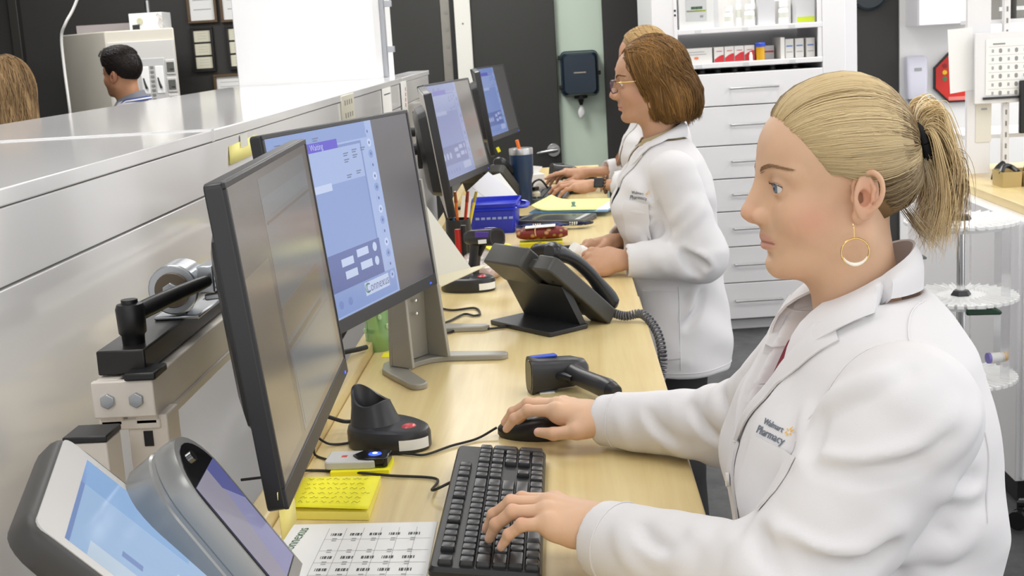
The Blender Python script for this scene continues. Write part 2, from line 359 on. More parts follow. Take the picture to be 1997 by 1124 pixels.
def monitor(label, c, yaw, tilt, ui, w=.54, h=.325, stand=False, panel_z=None, base_z=1.0, mats=None, back=None, arm=None, group='computer monitors along the divider'):
    t = thing('computer_monitor', label, 'monitor', (c[0], c[1], base_z), PI / 2 + yaw, group)
    R = rotm(rx=tilt * -1.0); off = A(0, 0, c[2] - base_z)
    # local -y faces the viewer; top leans back (+y)
    def place(mb): return mb.xf(R, off)
    p = MB().prism(rrect(w, h, .006, 3), -.002, .016, (A(0, 0, 0), A(1, 0, 0), A(0, 0, 1), A(0, 1, 0)))
    obj('panel', place(p), M_bez, t, bevel=.0015)
    fr = MB(); fw = .007; ch = .022
    fr.bb((-w / 2 + .001, -.005, h / 2 - fw), (w / 2 - .001, -.001, h / 2 - .001)); fr.bb((-w / 2 + .001, -.005, -h / 2 + .001), (w / 2 - .001, -.001, -h / 2 + ch))
    fr.bb((-w / 2 + .001, -.005, -h / 2 + ch), (-w / 2 + fw, -.001, h / 2 - fw)); fr.bb((w / 2 - fw, -.005, -h / 2 + ch), (w / 2 - .001, -.001, h / 2 - fw))
    obj('bezel', place(fr), M_bez, t, bevel=.0008)
    s = ui(w - 2 * fw, h - fw - ch, -.0035, (ch - fw) / 2)
    obj('screen', place(s), mats or UM, t, smooth=False)
    bk = MB().loft([[(x * sx, y, z * sz + .0) for x, z in rrect(2, 2, .25, 4)] for sx, sz, y in ((w * .36, h * .36, .016), (w * .34, h * .34, .040), (w * .28, h * .29, .050))])
    obj('back_cover', place(bk), M_bez, t, ang=30)
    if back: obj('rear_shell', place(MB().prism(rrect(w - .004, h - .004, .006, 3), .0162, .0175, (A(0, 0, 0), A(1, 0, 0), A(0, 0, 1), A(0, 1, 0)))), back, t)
    if not stand and arm != -1:
        L_ = arm or (c[0] + .60) / max(.5, math.cos(yaw)); am = MB(); am.bb((-.05, .046, -.05), (.05, .058, .05)); am.cyl((0, .055, 0), (0, L_, 0), .016); obj('mount_arm', am.xf(None, off), M_black, t, bevel=.002)
    dots = MB(); dots.box((w * .44, -.0055, -h / 2 + .008), (.008, .001, .003)); obj('power_light', place(dots), lit('blue_power_led', 60, 90, 255, 1.2), t)
    if stand:
        t_main = t; t = bpy.data.objects.new('stand', None); C.objects.link(t); t.parent = t_main; t.location = (stand[0], stand[1], 0); t.rotation_euler = (0, 0, stand[2])
        M_st = mat('warm_grey_stand', (158, 155, 146), .38, .25)
        # upright: folded sheet column, deeper at the side flanges
        y0 = .062; up = MB(); topz = c[2] - base_z + .03
        up.add([(-.055, y0, .012), (.055, y0, .012), (.042, y0 - .008, topz), (-.042, y0 - .008, topz), (-.055, y0 + .008, .012), (.055, y0 + .008, .012), (.042, y0, topz), (-.042, y0, topz)], [(0, 1, 2, 3), (5, 4, 7, 6), (0, 3, 7, 4), (1, 5, 6, 2), (3, 2, 6, 7), (0, 4, 5, 1)])
        for sx in (-1, 1):
            up.add([(sx * .055, y0 - .05, .012), (sx * .047, y0 - .05, .012), (sx * .036, y0 - .022, topz), (sx * .042, y0 - .022, topz), (sx * .055, y0, .012), (sx * .047, y0, .012), (sx * .036, y0 - .004, topz), (sx * .042, y0 - .004, topz)], [(0, 1, 2, 3), (5, 4, 7, 6), (0, 3, 7, 4), (1, 5, 6, 2), (3, 2, 6, 7), (0, 4, 5, 1)])
        obj('stand_column', up, M_st, t, bevel=.0015)
        # base: V of two long rounded feet joined in a crescent
        def leg_pts(sg):
            ang = sg * rad(43); d = A(math.sin(ang), -math.cos(ang)); w_ = A(d[1], -d[0]); L_ = .172
            return [d * L_ + w_ * .017 * math.cos(t) + d * .017 * math.sin(t) for t in np.linspace(PI, 0, 7)] if sg < 0 else [d * L_ + w_ * .017 * math.cos(t) + d * .017 * math.sin(t) for t in np.linspace(PI, 0, 7)]
        ctr_ = A(0, .07); lf, rt = leg_pts(-1), leg_pts(1)
        if lf[0][0] > lf[-1][0]: lf = lf[::-1]
        if rt[0][0] > rt[-1][0]: rt = rt[::-1]
        o = [p + ctr_ for p in lf] + [ctr_ + A(-.055, -.050), ctr_ + A(-.03, -.030), ctr_ + A(0, -.024), ctr_ + A(.03, -.030), ctr_ + A(.055, -.050)] + [p + ctr_ for p in rt] + [ctr_ + A(.098, -.045), ctr_ + A(.075, .0), ctr_ + A(.04, .028), ctr_ + A(0, .036), ctr_ + A(-.04, .028), ctr_ + A(-.075, .0), ctr_ + A(-.098, -.045)]
        ob = MB().prism(np.array(o), 0, .011); obj('stand_base', ob, M_st, t, bevel=.002)
        sb = MB()
        for zz in (.10, .125, .15): sb.sph((.012, y0 - .011, zz), (.004, .002, .004), 8, 6)
        obj('stand_screw', sb, M_chrome, t); t = t_main
    return t
rad = math.radians
monitor('nearest monitor, seen almost edge-on with a dim brownish grey screen', A(-.319, 1.472, 1.322), rad(2.9), rad(5.5), ui_dim, stand=False, base_z=1.28, arm=-1)
monitor('large monitor on grey stand showing blue pharmacy program with violet bar', A(-.344, 2.126, 1.321), rad(-16.3), rad(6.2), lambda w, h, y, z: ui_pharmacy(w, h, y, z, .70), stand=(.257, -.015, rad(-19)))
st2 = thing('monitor_stand', 'second grey monitor stand behind large monitor, only its feet showing', 'stand', (-.352, 2.66, 1.0), PI / 2 - rad(30))
_b = MB(); _o = [(-.118, -.128), (-.108, -.142), (-.092, -.135), (-.05, -.055), (0, -.03), (.05, -.055), (.092, -.135), (.108, -.142), (.118, -.128), (.095, -.045), (.05, .02), (0, .035), (-.05, .02), (-.095, -.045)]; _b.prism(np.array(_o), 0, .011); obj('stand_base', _b, MATS['warm_grey_stand'], st2, bevel=.002)
obj('stand_column', MB().bb((-.045, -.01, .011), (.045, .0, .26)), MATS['warm_grey_stand'], st2, bevel=.002)
monitor('tilted monitor above blue bin, pale blue window on taupe screen', A(-.346, 4.304, 1.312), rad(-11.1), rad(10.7), lambda w, h, y, z: ui_pharmacy(w, h, y, z, .66, 0, 0), stand=False, base_z=1.25, mats=[lit('taupe_screen', 126, 120, 114)] + dimmed(UM[1:], .55, (140, 140, 172), '_lilac'))
monitor('edge-on monitor right of the blue-window screen, its dark back toward the divider', A(-.349, 3.62, 1.312), rad(7.5), rad(7.5), ui_dim, stand=False, base_z=1.28, back=mat('lit_rear_plastic', (196, 192, 186), .3))  # paler rear plate: light falling on this dark back put into its colour
monitor('farthest monitor, blue window on dark screen beside insulated tumbler', A(-.293, 5.987, 1.318), rad(-11.0), rad(11.4), lambda w, h, y, z: ui_pharmacy(w, h, y, z, .6, 0, 0), stand=False, base_z=1.25, w=.54, mats=[lit('charcoal_screen', 72, 71, 70)] + dimmed(UM[1:], .45, (70, 94, 160), '_deep'))
monitor('edge-on far monitor in front of the farthest screen, above the tumbler', A(-.313, 5.30, 1.318), rad(5), rad(7.5), ui_dim, stand=False, base_z=1.28)

# ---------------------------------------------------------------- mounting rail behind the monitors
M_post = mat('cream_powder_coat', (226, 218, 208), .45)
M_zinc = mat('zinc_plated_steel', (186, 190, 194), .3, .9)
def slotted_post(par, x, y, z0, z1, s=.045, name='post'):
    p = MB(); p.bb((x - s / 2, y - s / 2, z0), (x + s / 2, y + s / 2, z1)); o = obj(name, p, M_post, par, bevel=.002)
    sl = MB()
    for z in np.arange(z1 - .03, z0, -.033): sl.bb((x - .006, y - s / 2 - .0008, z - .009), (x + .006, y - s / 2 + .001, z + .009)); sl.bb((x + s / 2 - .001, y - .006, z - .009), (x + s / 2 + .0008, y + .006, z + .009))
    obj('slot', sl, M_black, o, kind='stuff')
    return o
rl = thing('monitor_mounting_rail', 'cream slotted mounting rail with black clamp and lever behind nearest monitor', 'mounting rail', (-.476, 1.35, -.012))
O = A(.49, -1.35, 0)          # shift: world -> root space
def W(mb): return mb.xf(None, O)
for (x, y, z1, nm) in ((-.478, 1.37, 1.235, 'post'), (-.515, 1.285, 1.232, 'post')):
    p = MB(); s = .044
    p.bb((x - s / 2, y - s / 2, 0), (x + s / 2, y + s / 2, z1)); o = obj(nm, W(p), M_post, rl, bevel=.002)
    for z in np.arange(z1 - .026, .98, -.034):
        obj('slot', W(MB().bb((x - .005, y - s / 2 - .0012, z - .0085), (x + .005, y - s / 2 + .001, z + .0085))), M_black, o)
    if y < 1.3: obj('end_cap', W(MB().bb((x - s / 2 - .001, y - s / 2 - .001, z1), (x + s / 2 + .001, y + s / 2 + .001, z1 + .007))), M_black, o, bevel=.0015)
pl_ = W(MB().bb((-.53, 1.335, 1.237), (-.463, 1.345, 1.277))); po = obj('end_plate', pl_, M_post, rl, bevel=.0015)
for px in (-.513, -.482): obj('bolt', W(MB().cyl((px, 1.336, 1.256), (px, 1.331, 1.256), .0085, n=6)), M_zinc, po, bevel=.001)
bm_ = MB(); bm_.bb((-.528, 1.345, 1.225), (-.503, 2.62, 1.277)); bm_.bb((-.49, 1.345, 1.225), (-.465, 2.62, 1.277)); bm_.bb((-.53, 1.345, 1.22), (-.463, 2.62, 1.232)); obj('beam', W(bm_), M_post, rl, bevel=.002)
obj('end_cap', W(MB().bb((-.492, 1.33, 1.2775), (-.458, 1.375, 1.286))), M_black, rl, bevel=.002)
obj('clamp_block', W(MB().bb((-.528, 1.355, 1.279), (-.475, 1.72, 1.306))), mat('black_anodised', (40, 38, 37), .35, .3), rl, bevel=.002)
lev = MB(); lev.lathe([(.0, 1.305), (.012, 1.305), (.0125, 1.315), (.015, 1.318), (.016, 1.345), (.014, 1.35), (.009, 1.351), (.009, 1.355), (0, 1.355)], (-.497, 1.39, 0), 20)
lev.tube(smooth_path([(-.494, 1.39, 1.338), (-.470, 1.44, 1.345), (-.44, 1.50, 1.352)], 8), [.011, .0105, .0105, .010, .0095, .009, .0085, .007], 10); obj('clamp_lever', W(lev), M_black, rl)
kn = MB(); kn.cyl((-.482, 1.50, 1.343), (-.482, 1.55, 1.343), .030, n=32); kn.bb((-.51, 1.505, 1.306), (-.455, 1.60, 1.311)); kn.bb((-.49, 1.52, 1.31), (-.474, 1.55, 1.34)); ko = obj('pivot_knuckle', W(kn), M_zinc, rl, bevel=.002)
obj('washer', W(MB().cyl((-.482, 1.50, 1.343), (-.482, 1.496, 1.343), .021, n=28)), mat('aged_bronze', (112, 100, 86), .4, .6), ko, bevel=.001)
obj('hex_bolt', W(MB().cyl((-.482, 1.497, 1.343), (-.482, 1.490, 1.343), .0105, n=6)), M_zinc, ko, bevel=.001)
kb = MB(); kb.bb((-.455, 1.51, 1.335), (-.435, 1.56, 1.368)); kb.box((-.40, 1.53, 1.348), (.10, .035, .009), rotm(ry=-.08)); kb.box((-.40, 1.53, 1.333), (.10, .03, .008), rotm(ry=-.08)); obj('hinge_bracket', W(kb), M_zinc, ko, bevel=.002)
obj('hex_bolt', W(MB().cyl((-.415, 1.53, 1.352), (-.415, 1.53, 1.363), .010, n=6)), M_zinc, ko, bevel=.001)
# a second rail assembly further along
r2 = thing('monitor_mounting_rail', 'cream slotted mounting post with black clamps between blue-program monitor and dark-backed monitor', 'mounting rail', (-.455, 3.25, 0))
p = MB().bb((-.02, -.02, 0), (.02, .02, 1.38)); o = obj('post', p, M_post, r2, bevel=.002)
for z in np.arange(1.33, 1.05, -.034): obj('slot', MB().bb((-.005, -.0212, z - .0085), (.005, -.019, z + .0085)), M_black, o)
cl = MB(); cl.bb((-.028, -.04, 1.33), (.028, .0, 1.352)); cl.bb((.008, -.05, 1.21), (.024, -.03, 1.345)); cl.bb((-.028, -.04, 1.195), (.03, .0, 1.215)); obj('clamp', cl, M_black, r2, bevel=.002)
hw = MB(); 
for z in (1.235, 1.265, 1.295, 1.32): hw.cyl((-.004, -.05, z), (-.004, -.025, z), .010, n=12); hw.cyl((-.004, -.056, z), (-.004, -.05, z), .006, n=6)
obj('bolt_set', hw, M_zinc, r2, bevel=.001)
obj('bracket_arm', MB().bb((0, .02, 1.27), (.03, .34, 1.30)), M_black, r2, bevel=.002)

# ---------------------------------------------------------------- keyboard with individual keys
M_kb = mat('black_keyboard_shell', (30, 31, 33), .42, bump=.05, bscale=900)
M_key = mat('black_keycap', (38, 39, 41), .36)
def key_mesh(w, d, nm):
    k = MB(); k.loft([[(x, y, z) for x, y in rrect(w * s, d * s, .0014, 2)] for s, z in ((1, 0), (.995, .003), (.86, .0062), (.80, .0064))]); return k.mesh(nm, M_key, ang=30)
KM = {}
def keyboard(label, loc, rz=0, tilt=.1, legends=True):
    t = thing('keyboard', label, 'keyboard', loc, rz)
    w, d = .44, .126                                           # x along the keys, y towards the back (function row)
    R = rotm(rx=tilt); P0 = A(0, -d / 2, 0)
    T = lambda v: (np.asarray(v, float) - P0) @ R.T + P0
    sh = MB(); o = rrect(w, d, .006, 4)
    sh.loft([T(np.c_[o[:, 0] * a, o[:, 1] * b_, np.full(len(o), z)]) for a, b_, z in ((.985, .96, .003), (1, 1, .008), (1, 1, .013), (.985, .955, .018))]); obj('case', sh, M_kb, t, ang=30)
    ft = MB()
    for sx in (-.19, .19): ft.bb((sx - .012, d / 2 - .02, 0), (sx + .012, d / 2 - .012, .012))
    obj('foot', ft, M_kb, t)
    u = .0188; x0 = -.212; rows = {}
    def key(x, y, wu, du=1):
        kk = (round(wu, 2), du)
        if kk not in KM: KM[kk] = key_mesh(wu * u - .0022, du * u * .98 - .0022 if du > 1 else .0163, 'key')
        q = bpy.data.objects.new('key', KM[kk]); C.objects.link(q); q.parent = t; q.location = Vector(T((x, y, .0178)).tolist()); q.rotation_euler = (tilt, 0, 0)
    ys = [.0455, .0215, .0033, -.0149, -.0331, -.0513]
    f = [0, 2, 3, 4, 5, 6.5, 7.5, 8.5, 9.5, 11, 12, 13, 14, 15.3, 16.3, 17.3]
    for a in f: key(x0 + (a + .5) * u, ys[0], 1)
    def row(y, ws, start=0):
        a = start
        for wq in ws:
            if wq < 0: a += -wq; continue
            key(x0 + (a + wq / 2) * u, y, wq); a += wq
    row(ys[1], [1] * 13 + [2, -.3, 1, 1, 1, -.3, 1, 1, 1, 1]); row(ys[2], [1.5] + [1] * 12 + [1.5, -.3, 1, 1, 1, -.3, 1, 1, 1])
    row(ys[3], [1.75] + [1] * 11 + [2.25, -3.6, 1, 1, 1]); row(ys[4], [2.25] + [1] * 10 + [2.75, -1.3, 1, -1.3, 1, 1, 1])
    row(ys[5], [1.25, 1.25, 1.25, 6.25, 1.25, 1.25, 1.25, 1.25, -.3, 1, 1, 1, -.3, 2, 1])
    key(x0 + (15 + .3 + 3 + .3 + 3.5) * u, (ys[2] + ys[3]) / 2, 1, 2); key(x0 + (15 + .3 + 3 + .3 + 3.5) * u, (ys[4] + ys[5]) / 2, 1, 2)
    lg = MB()
    for a in (9, 15.3, 16.3, 17.3):
        if a == 9: continue
        for yy in (ys[1], ys[2]): lg.add([T((x0 + (a + .2) * u, yy - .004, .0247)), T((x0 + (a + .8) * u, yy - .004, .0247)), T((x0 + (a + .8) * u, yy + .003, .0247)), T((x0 + (a + .2) * u, yy + .003, .0247))], [(0, 1, 2, 3)])
    return t
keyboard('black full-size keyboard under the hand of the blonde woman', (-.113, 1.577, 1.0), PI / 2, .115)

# ---------------------------------------------------------------- tablet, terminal
def slab(corner, e1, e2, n):  # frame helper: origin at corner, unit axes
    return (corner, nrm(e1), nrm(e2), nrm(n))
c0 = A(-.463, 1.10, 1.280); q1 = A(-.284, 1.159, 1.069); q3 = A(-.412, .912, 1.258)
e1 = nrm(q1 - c0); e2 = q3 - c0; e2 = nrm(e2 - e1 * (e2 @ e1)); en = nrm(np.cross(e2, e1)); en = en if en[2] > 0 else -en
L1, L2 = .285, .20; ctr = c0 + e1 * L1 / 2 + e2 * L2 / 2
RT = np.stack([e1, -e2, np.cross(e1, -e2)], 1)
tb = thing('tablet_computer', 'rugged black-cased tablet tilted up at the lower left corner, pale blue screen', 'tablet', tuple(ctr), rot=RT)
cs = MB(); o = rrect(L1, L2, .028, 6); cs.loft([np.c_[o * s, np.full(len(o), z)] for s, z in ((.93, -.024), (.985, -.021), (1, -.014), (1, -.002), (.985, .004), (.955, .006))]); obj('rugged_case', cs, mat('black_rubber', (62, 60, 58), .5), tb, ang=50)
o = rrect(L1 * .945, L2 * .92, .012, 5); obj('bezel', MB().prism(o, .0, .0068), mat('pale_grey_bezel', (205, 203, 200), .3), tb)
q = MB(); Wd, Hd = L1 * .76, L2 * .80
def TQ(u0, v0, u1, v1, k, m): q.add([((u0 - .5) * Wd, (.5 - v0) * Hd, .0069 + .0001 * k), ((u1 - .5) * Wd, (.5 - v0) * Hd, .0069 + .0001 * k), ((u1 - .5) * Wd, (.5 - v1) * Hd, .0069 + .0001 * k), ((u0 - .5) * Wd, (.5 - v1) * Hd, .0069 + .0001 * k)], [(0, 3, 2, 1)], m)
TQ(0, 0, 1, 1, 0, 0); TQ(0, 0, .02, 1, 1, 1); TQ(0, 0, .55, .3, 1, 2); TQ(.10, .84, 1, 1, 1, 3); TQ(.5, .5, 1, .84, 1, 3)
for a in range(6): TQ(.5 + .08 * a, .62, .55 + .08 * a, .76, 2, 2 if a % 2 else 0)
TQ(.24, .70, .34, .76, 2, 1)
obj('screen', q, [lit('tablet_blue', 164, 192, 226), lit('tablet_deep', 128, 150, 196), lit('tablet_sky', 146, 180, 222), lit('tablet_pale', 196, 212, 228)], tb, smooth=False)
tsd = MB(); tsd.tube([(.02, 0, -.02), (.0, 0, -.07), (-.02, .0, -.11)], [.02, .014, .014], 12); obj('holder_arm', tsd, M_black, tb)
ts = thing('tablet_stand', 'black weighted stand holding the tablet at lower left', 'stand', (-.40, 1.0, 1.0)); b_ = MB(); b_.lathe([(0, 0), (.06, 0), (.06, .008), (.015, .014), (.012, .07), (0, .07)], n=28); obj('base', b_, M_black, ts)

tm = thing('payment_terminal', 'silver arch-topped customer display with lilac screen behind the tablet', 'terminal', tuple(at(440, 975, y=1.13)), rot=(rotm(rz=PI / 2 + rad(5)) @ rotm(rx=rad(-33))))
M_sil = mat('satin_silver_plastic', (150, 150, 148), .28, .45)
o = [(.058, -.12)] + [(.058 * math.cos(t), .02 + .062 * math.sin(t)) for t in np.linspace(0, PI, 17)] + [(-.058, -.12)]
o = np.array(o); fr = (A(0, 0, 0), A(1, 0, 0), A(0, 0, 1), A(0, 1, 0))
tm.scale = (.9, .9, .9); sh = MB(); sh.loft([np.c_[o[:, 0] * s, np.full(len(o), y), o[:, 1] * s] for s, y in ((.97, 0), (1.0, .006), (1.0, .022), (.975, .024), (.975, .028), (1.0, .030), (.98, .058), (.86, .075))]); obj('shell', sh, M_sil, tm, ang=30)
oi = o * .86 + A(0, .001); obj('face_recess', MB().prism(oi, -.001, .003, fr), mat('black_gloss', (20, 20, 22), .1), tm)
sc = MB(); sc.add([(-.047, -.0015, -.1), (.047, -.0015, -.1), (.047, -.0015, .035), (-.047, -.0015, .035)], [(0, 1, 2, 3)], 0); sc.add([(-.047, -.0017, -.1), (-.01, -.0017, -.1), (.02, -.0017, .035), (-.047, -.0017, .035)], [(0, 1, 2, 3)], 1); sc.add([(.01, -.0018, .01), (.047, -.0018, -.02), (.047, -.0018, .035), (.01, -.0018, .035)], [(0, 1, 2, 3)], 2)
obj('screen', sc, [lit('lilac_screen', 142, 142, 178), lit('lilac_grey_screen', 150, 146, 160), lit('indigo_screen', 92, 96, 150)], tm, smooth=False)
obj('camera_lens', MB().cyl((0, -.001, .056), (0, -.004, .056), .006), M_chrome, tm)
tp = thing('terminal_stand', 'grey pedestal under the silver arch-topped display', 'stand', (-.335, 1.13, 1.0)); b_ = MB(); b_.lathe([(0, 0), (.055, 0), (.055, .01), (.02, .02), (.018, .05), (0, .05)], n=24); obj('base', b_, M_sil, tp)

# ---------------------------------------------------------------- papers and small things on the near bench
def sheet(label, cat, pts, z, th, m, parent=None, name='paper_sheet', group=None, print_=None):
    c = np.mean(pts, 0); t = None
    mb = MB().prism([(p[0] - c[0], p[1] - c[1]) for p in pts], 0, th); o = obj(name, mb, m, loc=(c[0], c[1], z), label=label, cat=cat, group=group); return o, c
pp = [at(560, 1024, z=1.001)[:2], at(853, 1018, z=1.001)[:2], A(-.18, 1.30), A(-.385, 1.32)]
o, c = sheet('white printed sheet with a grid of barcodes beside the black keyboard', 'paper', pp, 1.0005, .0006, M_paper)
pr = MB()
def PQ(u0, v0, u1, v1, m, k=0):  # u along x (left to right), v away from the viewer
    P = lambda u, v: np.append((pp[3] * (1 - u) + pp[2] * u) * (1 - v) + (pp[0] * (1 - u) + pp[1] * u) * v - c, .0008 + .00005 * k)
    pr.add([P(u0, v0), P(u1, v0), P(u1, v1), P(u0, v1)], [(0, 1, 2, 3)], m)
for i in range(5):
    PQ(.30, .80 - .135 * i, .98, .803 - .135 * i, 1)
for i in range(6): PQ(.30 + .115 * i, .2, .303 + .115 * i, .94, 1)
for j in range(5):
    for i in range(5):
        u = .33 + .125 * i; v = .845 - .135 * j
        if j in (0, 2, 3, 4):
            for s in range(7): PQ(u + .011 * s, v, u + .011 * s + (.004 + .003 * ((s * 7 + i) % 3)), v + .03, 0, 1)
        PQ(u + .02, v - .045, u + .05, v - .03, 1, 1); PQ(u + .02, v - .065, u + .05, v - .055, 1, 1)
pr.add([], []); obj('printed_grid', pr, [M_ink, M_inkl], o, smooth=False)
hd = MB(); add_text(hd, 'Connexus', .021, np.append(pp[0] * .86 + pp[3] * .14 - c + A(.022, -.02), .001), (.1, 1, 0), (-1, .1, 0), 0, 0); obj('heading', hd, mat('green_print', (60, 110, 70), .7), o, smooth=False)
# yellow note pad
ny = [at(592, 928, z=1.014)[:2], at(742, 926, z=1.014)[:2], at(718, 996, z=1.014)[:2], at(566, 994, z=1.014)[:2]]
M_yel = mat('yellow_note_paper', (248, 240, 40), .65)
t = thing('sticky_note_pad', 'thick yellow note pad with handwriting beside the nearest monitor foot', 'note pad', (float(np.mean([p[0] for p in ny])), float(np.mean([p[1] for p in ny])), 1.0005)); c = np.mean(ny, 0)
lp = [(p - c) for p in ny]
obj('pad', MB().prism(lp, 0, .011), mat('yellow_pad_edge', (246, 232, 110), .7), t)
tm_ = MB(); rows = []
for v in np.linspace(0, 1, 8):
    rows.append([np.append((lp[3] * (1 - u) + lp[2] * u) * (1 - v) + (lp[0] * (1 - u) + lp[1] * u) * v, .0115 + .006 * (1 - v) ** 2 * (1 - .3 * u)) for u in np.linspace(0, 1, 6)])
tm_.loft(np.array(rows), cap=False, closed=False); ts_ = obj('top_note', tm_, M_yel, t); so = ts_.modifiers.new('solid', 'SOLIDIFY'); so.thickness = .0006
hw_ = MB(); rs = np.random.RandomState(3)
for i in range(6):
    v = .9 - .15 * i; u = .08
    while u < .85:
        l = .03 + .08 * rs.rand(); pts = [np.append((lp[3] * (1 - a) + lp[2] * a) * (1 - v) + (lp[0] * (1 - a) + lp[1] * a) * v + A(0, .003 * math.sin(a * 90 + i)), .0127 + .006 * (1 - v) ** 2) for a in np.linspace(u, u + l, 5)]
        hw_.tube(pts, .00035, 4); u += l + .04
obj('handwriting', hw_, mat('olive_ink', (150, 140, 20), .7), t)
# sticky notes on monitor bottom corner and on divider
t_ = MB(); pa, pb = at(560, 945, y=1.22), at(538, 1040, y=1.22)
g = MB(); g.loft(np.array([[at(556, 942, y=1.24), at(574, 975, y=1.27), at(578, 1015, y=1.27)], [at(540, 962, y=1.20), at(545, 1010, y=1.21), at(550, 1058, y=1.22)]]).transpose(1, 0, 2), cap=False, closed=False)
o = obj('sticky_note', g.xf(None, -at(556, 942, y=1.24)), mat('pale_yellow_note', (250, 240, 150), .65), loc=tuple(at(556, 942, y=1.24)), label='pale yellow sticky note hanging from the lower corner of nearest monitor', cat='sticky note'); so = o.modifiers.new('solid', 'SOLIDIFY'); so.thickness = .0005
c_ = at(447, 310, x=XD); o = obj('sticky_note', MB().add([at(446, 286, x=XD + .001) - c_, at(500, 262, x=XD + .001) - c_, at(502, 298, x=XD + .004) - c_, at(449, 322, x=XD + .004) - c_], [(0, 3, 2, 1)]), mat('pale_yellow_note', (250, 240, 150), .65), loc=tuple(c_), label='pale yellow sticky note taped on the white divider above the nearest monitor', cat='sticky note')
so = o.modifiers.new('solid', 'SOLIDIFY'); so.thickness = .0006
obj('tape', MB().add([at(468, 264, x=XD + .0025) - c_, at(482, 258, x=XD + .0025) - c_, at(484, 284, x=XD + .0045) - c_, at(470, 288, x=XD + .0045) - c_], [(0, 3, 2, 1)]), mat('frosted_tape', (225, 224, 215), .4), o)
# outlet plate and notices on divider face
ca = at(676, 208, x=XD); o = thing('outlet_plate', 'ivory wall plate with two rows of slots on the divider behind the monitors', 'outlet', tuple(ca))
obj('plate', MB().bb((0, -.11, -.045), (.006, .11, .035)), mat('ivory_plastic', (226, 222, 204), .4), o, bevel=.002)
for dz in (-.022, .014):
    for dy in (-.06, -.02, .02, .06): obj('slot', MB().bb((.005, dy - .006, dz - .008), (.0068, dy + .006, dz + .006)), M_grey, o)
for k, (xa, lab) in enumerate(((755, 'white notice sheet with a dark rule pinned at the divider end'), (771, 'white notice sheet with red edge marks pinned at the divider end'))):
    c_ = at(xa, 190, x=XD + .002); o = obj('notice_sheet', MB().bb((0, -.13 + .05 * k, -.075), (.0015, .1, .05)), M_paper, loc=tuple(c_ + A(.002 * k, .25 * k, 0)), label=lab, cat='notice')
    pm = MB(); pm.bb((.0015, -.09, .01), (.002, .08, .014)) if k == 0 else [pm.bb((.0015, .02 + .01 * i, -.05 + .02 * i), (.002, .04 + .01 * i, -.035 + .02 * i)) for i in range(4)]
    obj('print', pm, M_ink if k == 0 else mat('red_print', (210, 60, 50), .6), o, smooth=False)

# scanner cradle
M_dk = mat('dark_grey_plastic', (44, 44, 46), .35)
def cradle(label, loc, rz, group='scanner cradles on the bench'):
    t = thing('scanner_cradle', label, 'scanner cradle', loc, rz, group)
    prof = []
    b_ = MB(); n = 40; a = np.linspace(0, 2 * PI, n, endpoint=False)
    def egg(rx, rb, rf): return np.c_[rx * np.sin(a), np.where(np.cos(a) > 0, rf, rb) * np.cos(a)]
    b_.loft([np.c_[egg(rx, rb, rf), np.full(n, z)] for rx, rb, rf, z in ((.050, .050, .085, 0), (.0515, .052, .088, .004), (.0515, .052, .088, .024), (.049, .050, .085, .031), (.044, .047, .079, .034))]); obj('base', b_, M_dk, t, ang=30)
    c_ = MB()
    cup = [(.042, -.008, .038, .028), (.037, -.012, .035, .042), (.032, -.015, .031, .058), (.030, -.016, .029, .072)]
    ro = [np.c_[rx * np.sin(a), y + ry * np.cos(a), np.full(n, z) + (.010 * np.cos(a + PI) + .007 * np.cos(2 * a) if k == 3 else 0)] for k, (rx, y, ry, z) in enumerate(cup)]
    ri = [np.c_[(rx - .0045) * np.sin(a), y + (ry - .0045) * np.cos(a), np.full(n, z) + (.010 * np.cos(a + PI) + .007 * np.cos(2 * a) if k == 0 else 0)] for k, (rx, y, ry, z) in enumerate(((.030, -.016, .029, .072), (.028, -.015, .027, .055), (.026, -.013, .025, .042)))]
    c_.loft(ro + ri); obj('cup', c_, M_dk, t, ang=40)
    bt = MB().sph((0, .055, .033), (.013, .011, .005), 20, 8); obj('indicator_button', bt, mat('red_lens', (206, 80, 84), .2), t)
    lb = MB(); aa = np.linspace(-.42, .42, 8); lb.loft(np.array([[(.052 * math.sin(q), .0885 * math.cos(q), z) for q in aa + .35] for z in (.006, .022)]), cap=False, closed=False); o = obj('label_sticker', lb, M_paper, t)
    return t
cradle('black scanner cradle without scanner beside the nearest monitors, red button', (-.302, 1.925, 1.0), rad(-122))
cradle('black scanner cradle holding violet-striped scanner beyond large monitor', (-.268, 3.165, .998), rad(-112))
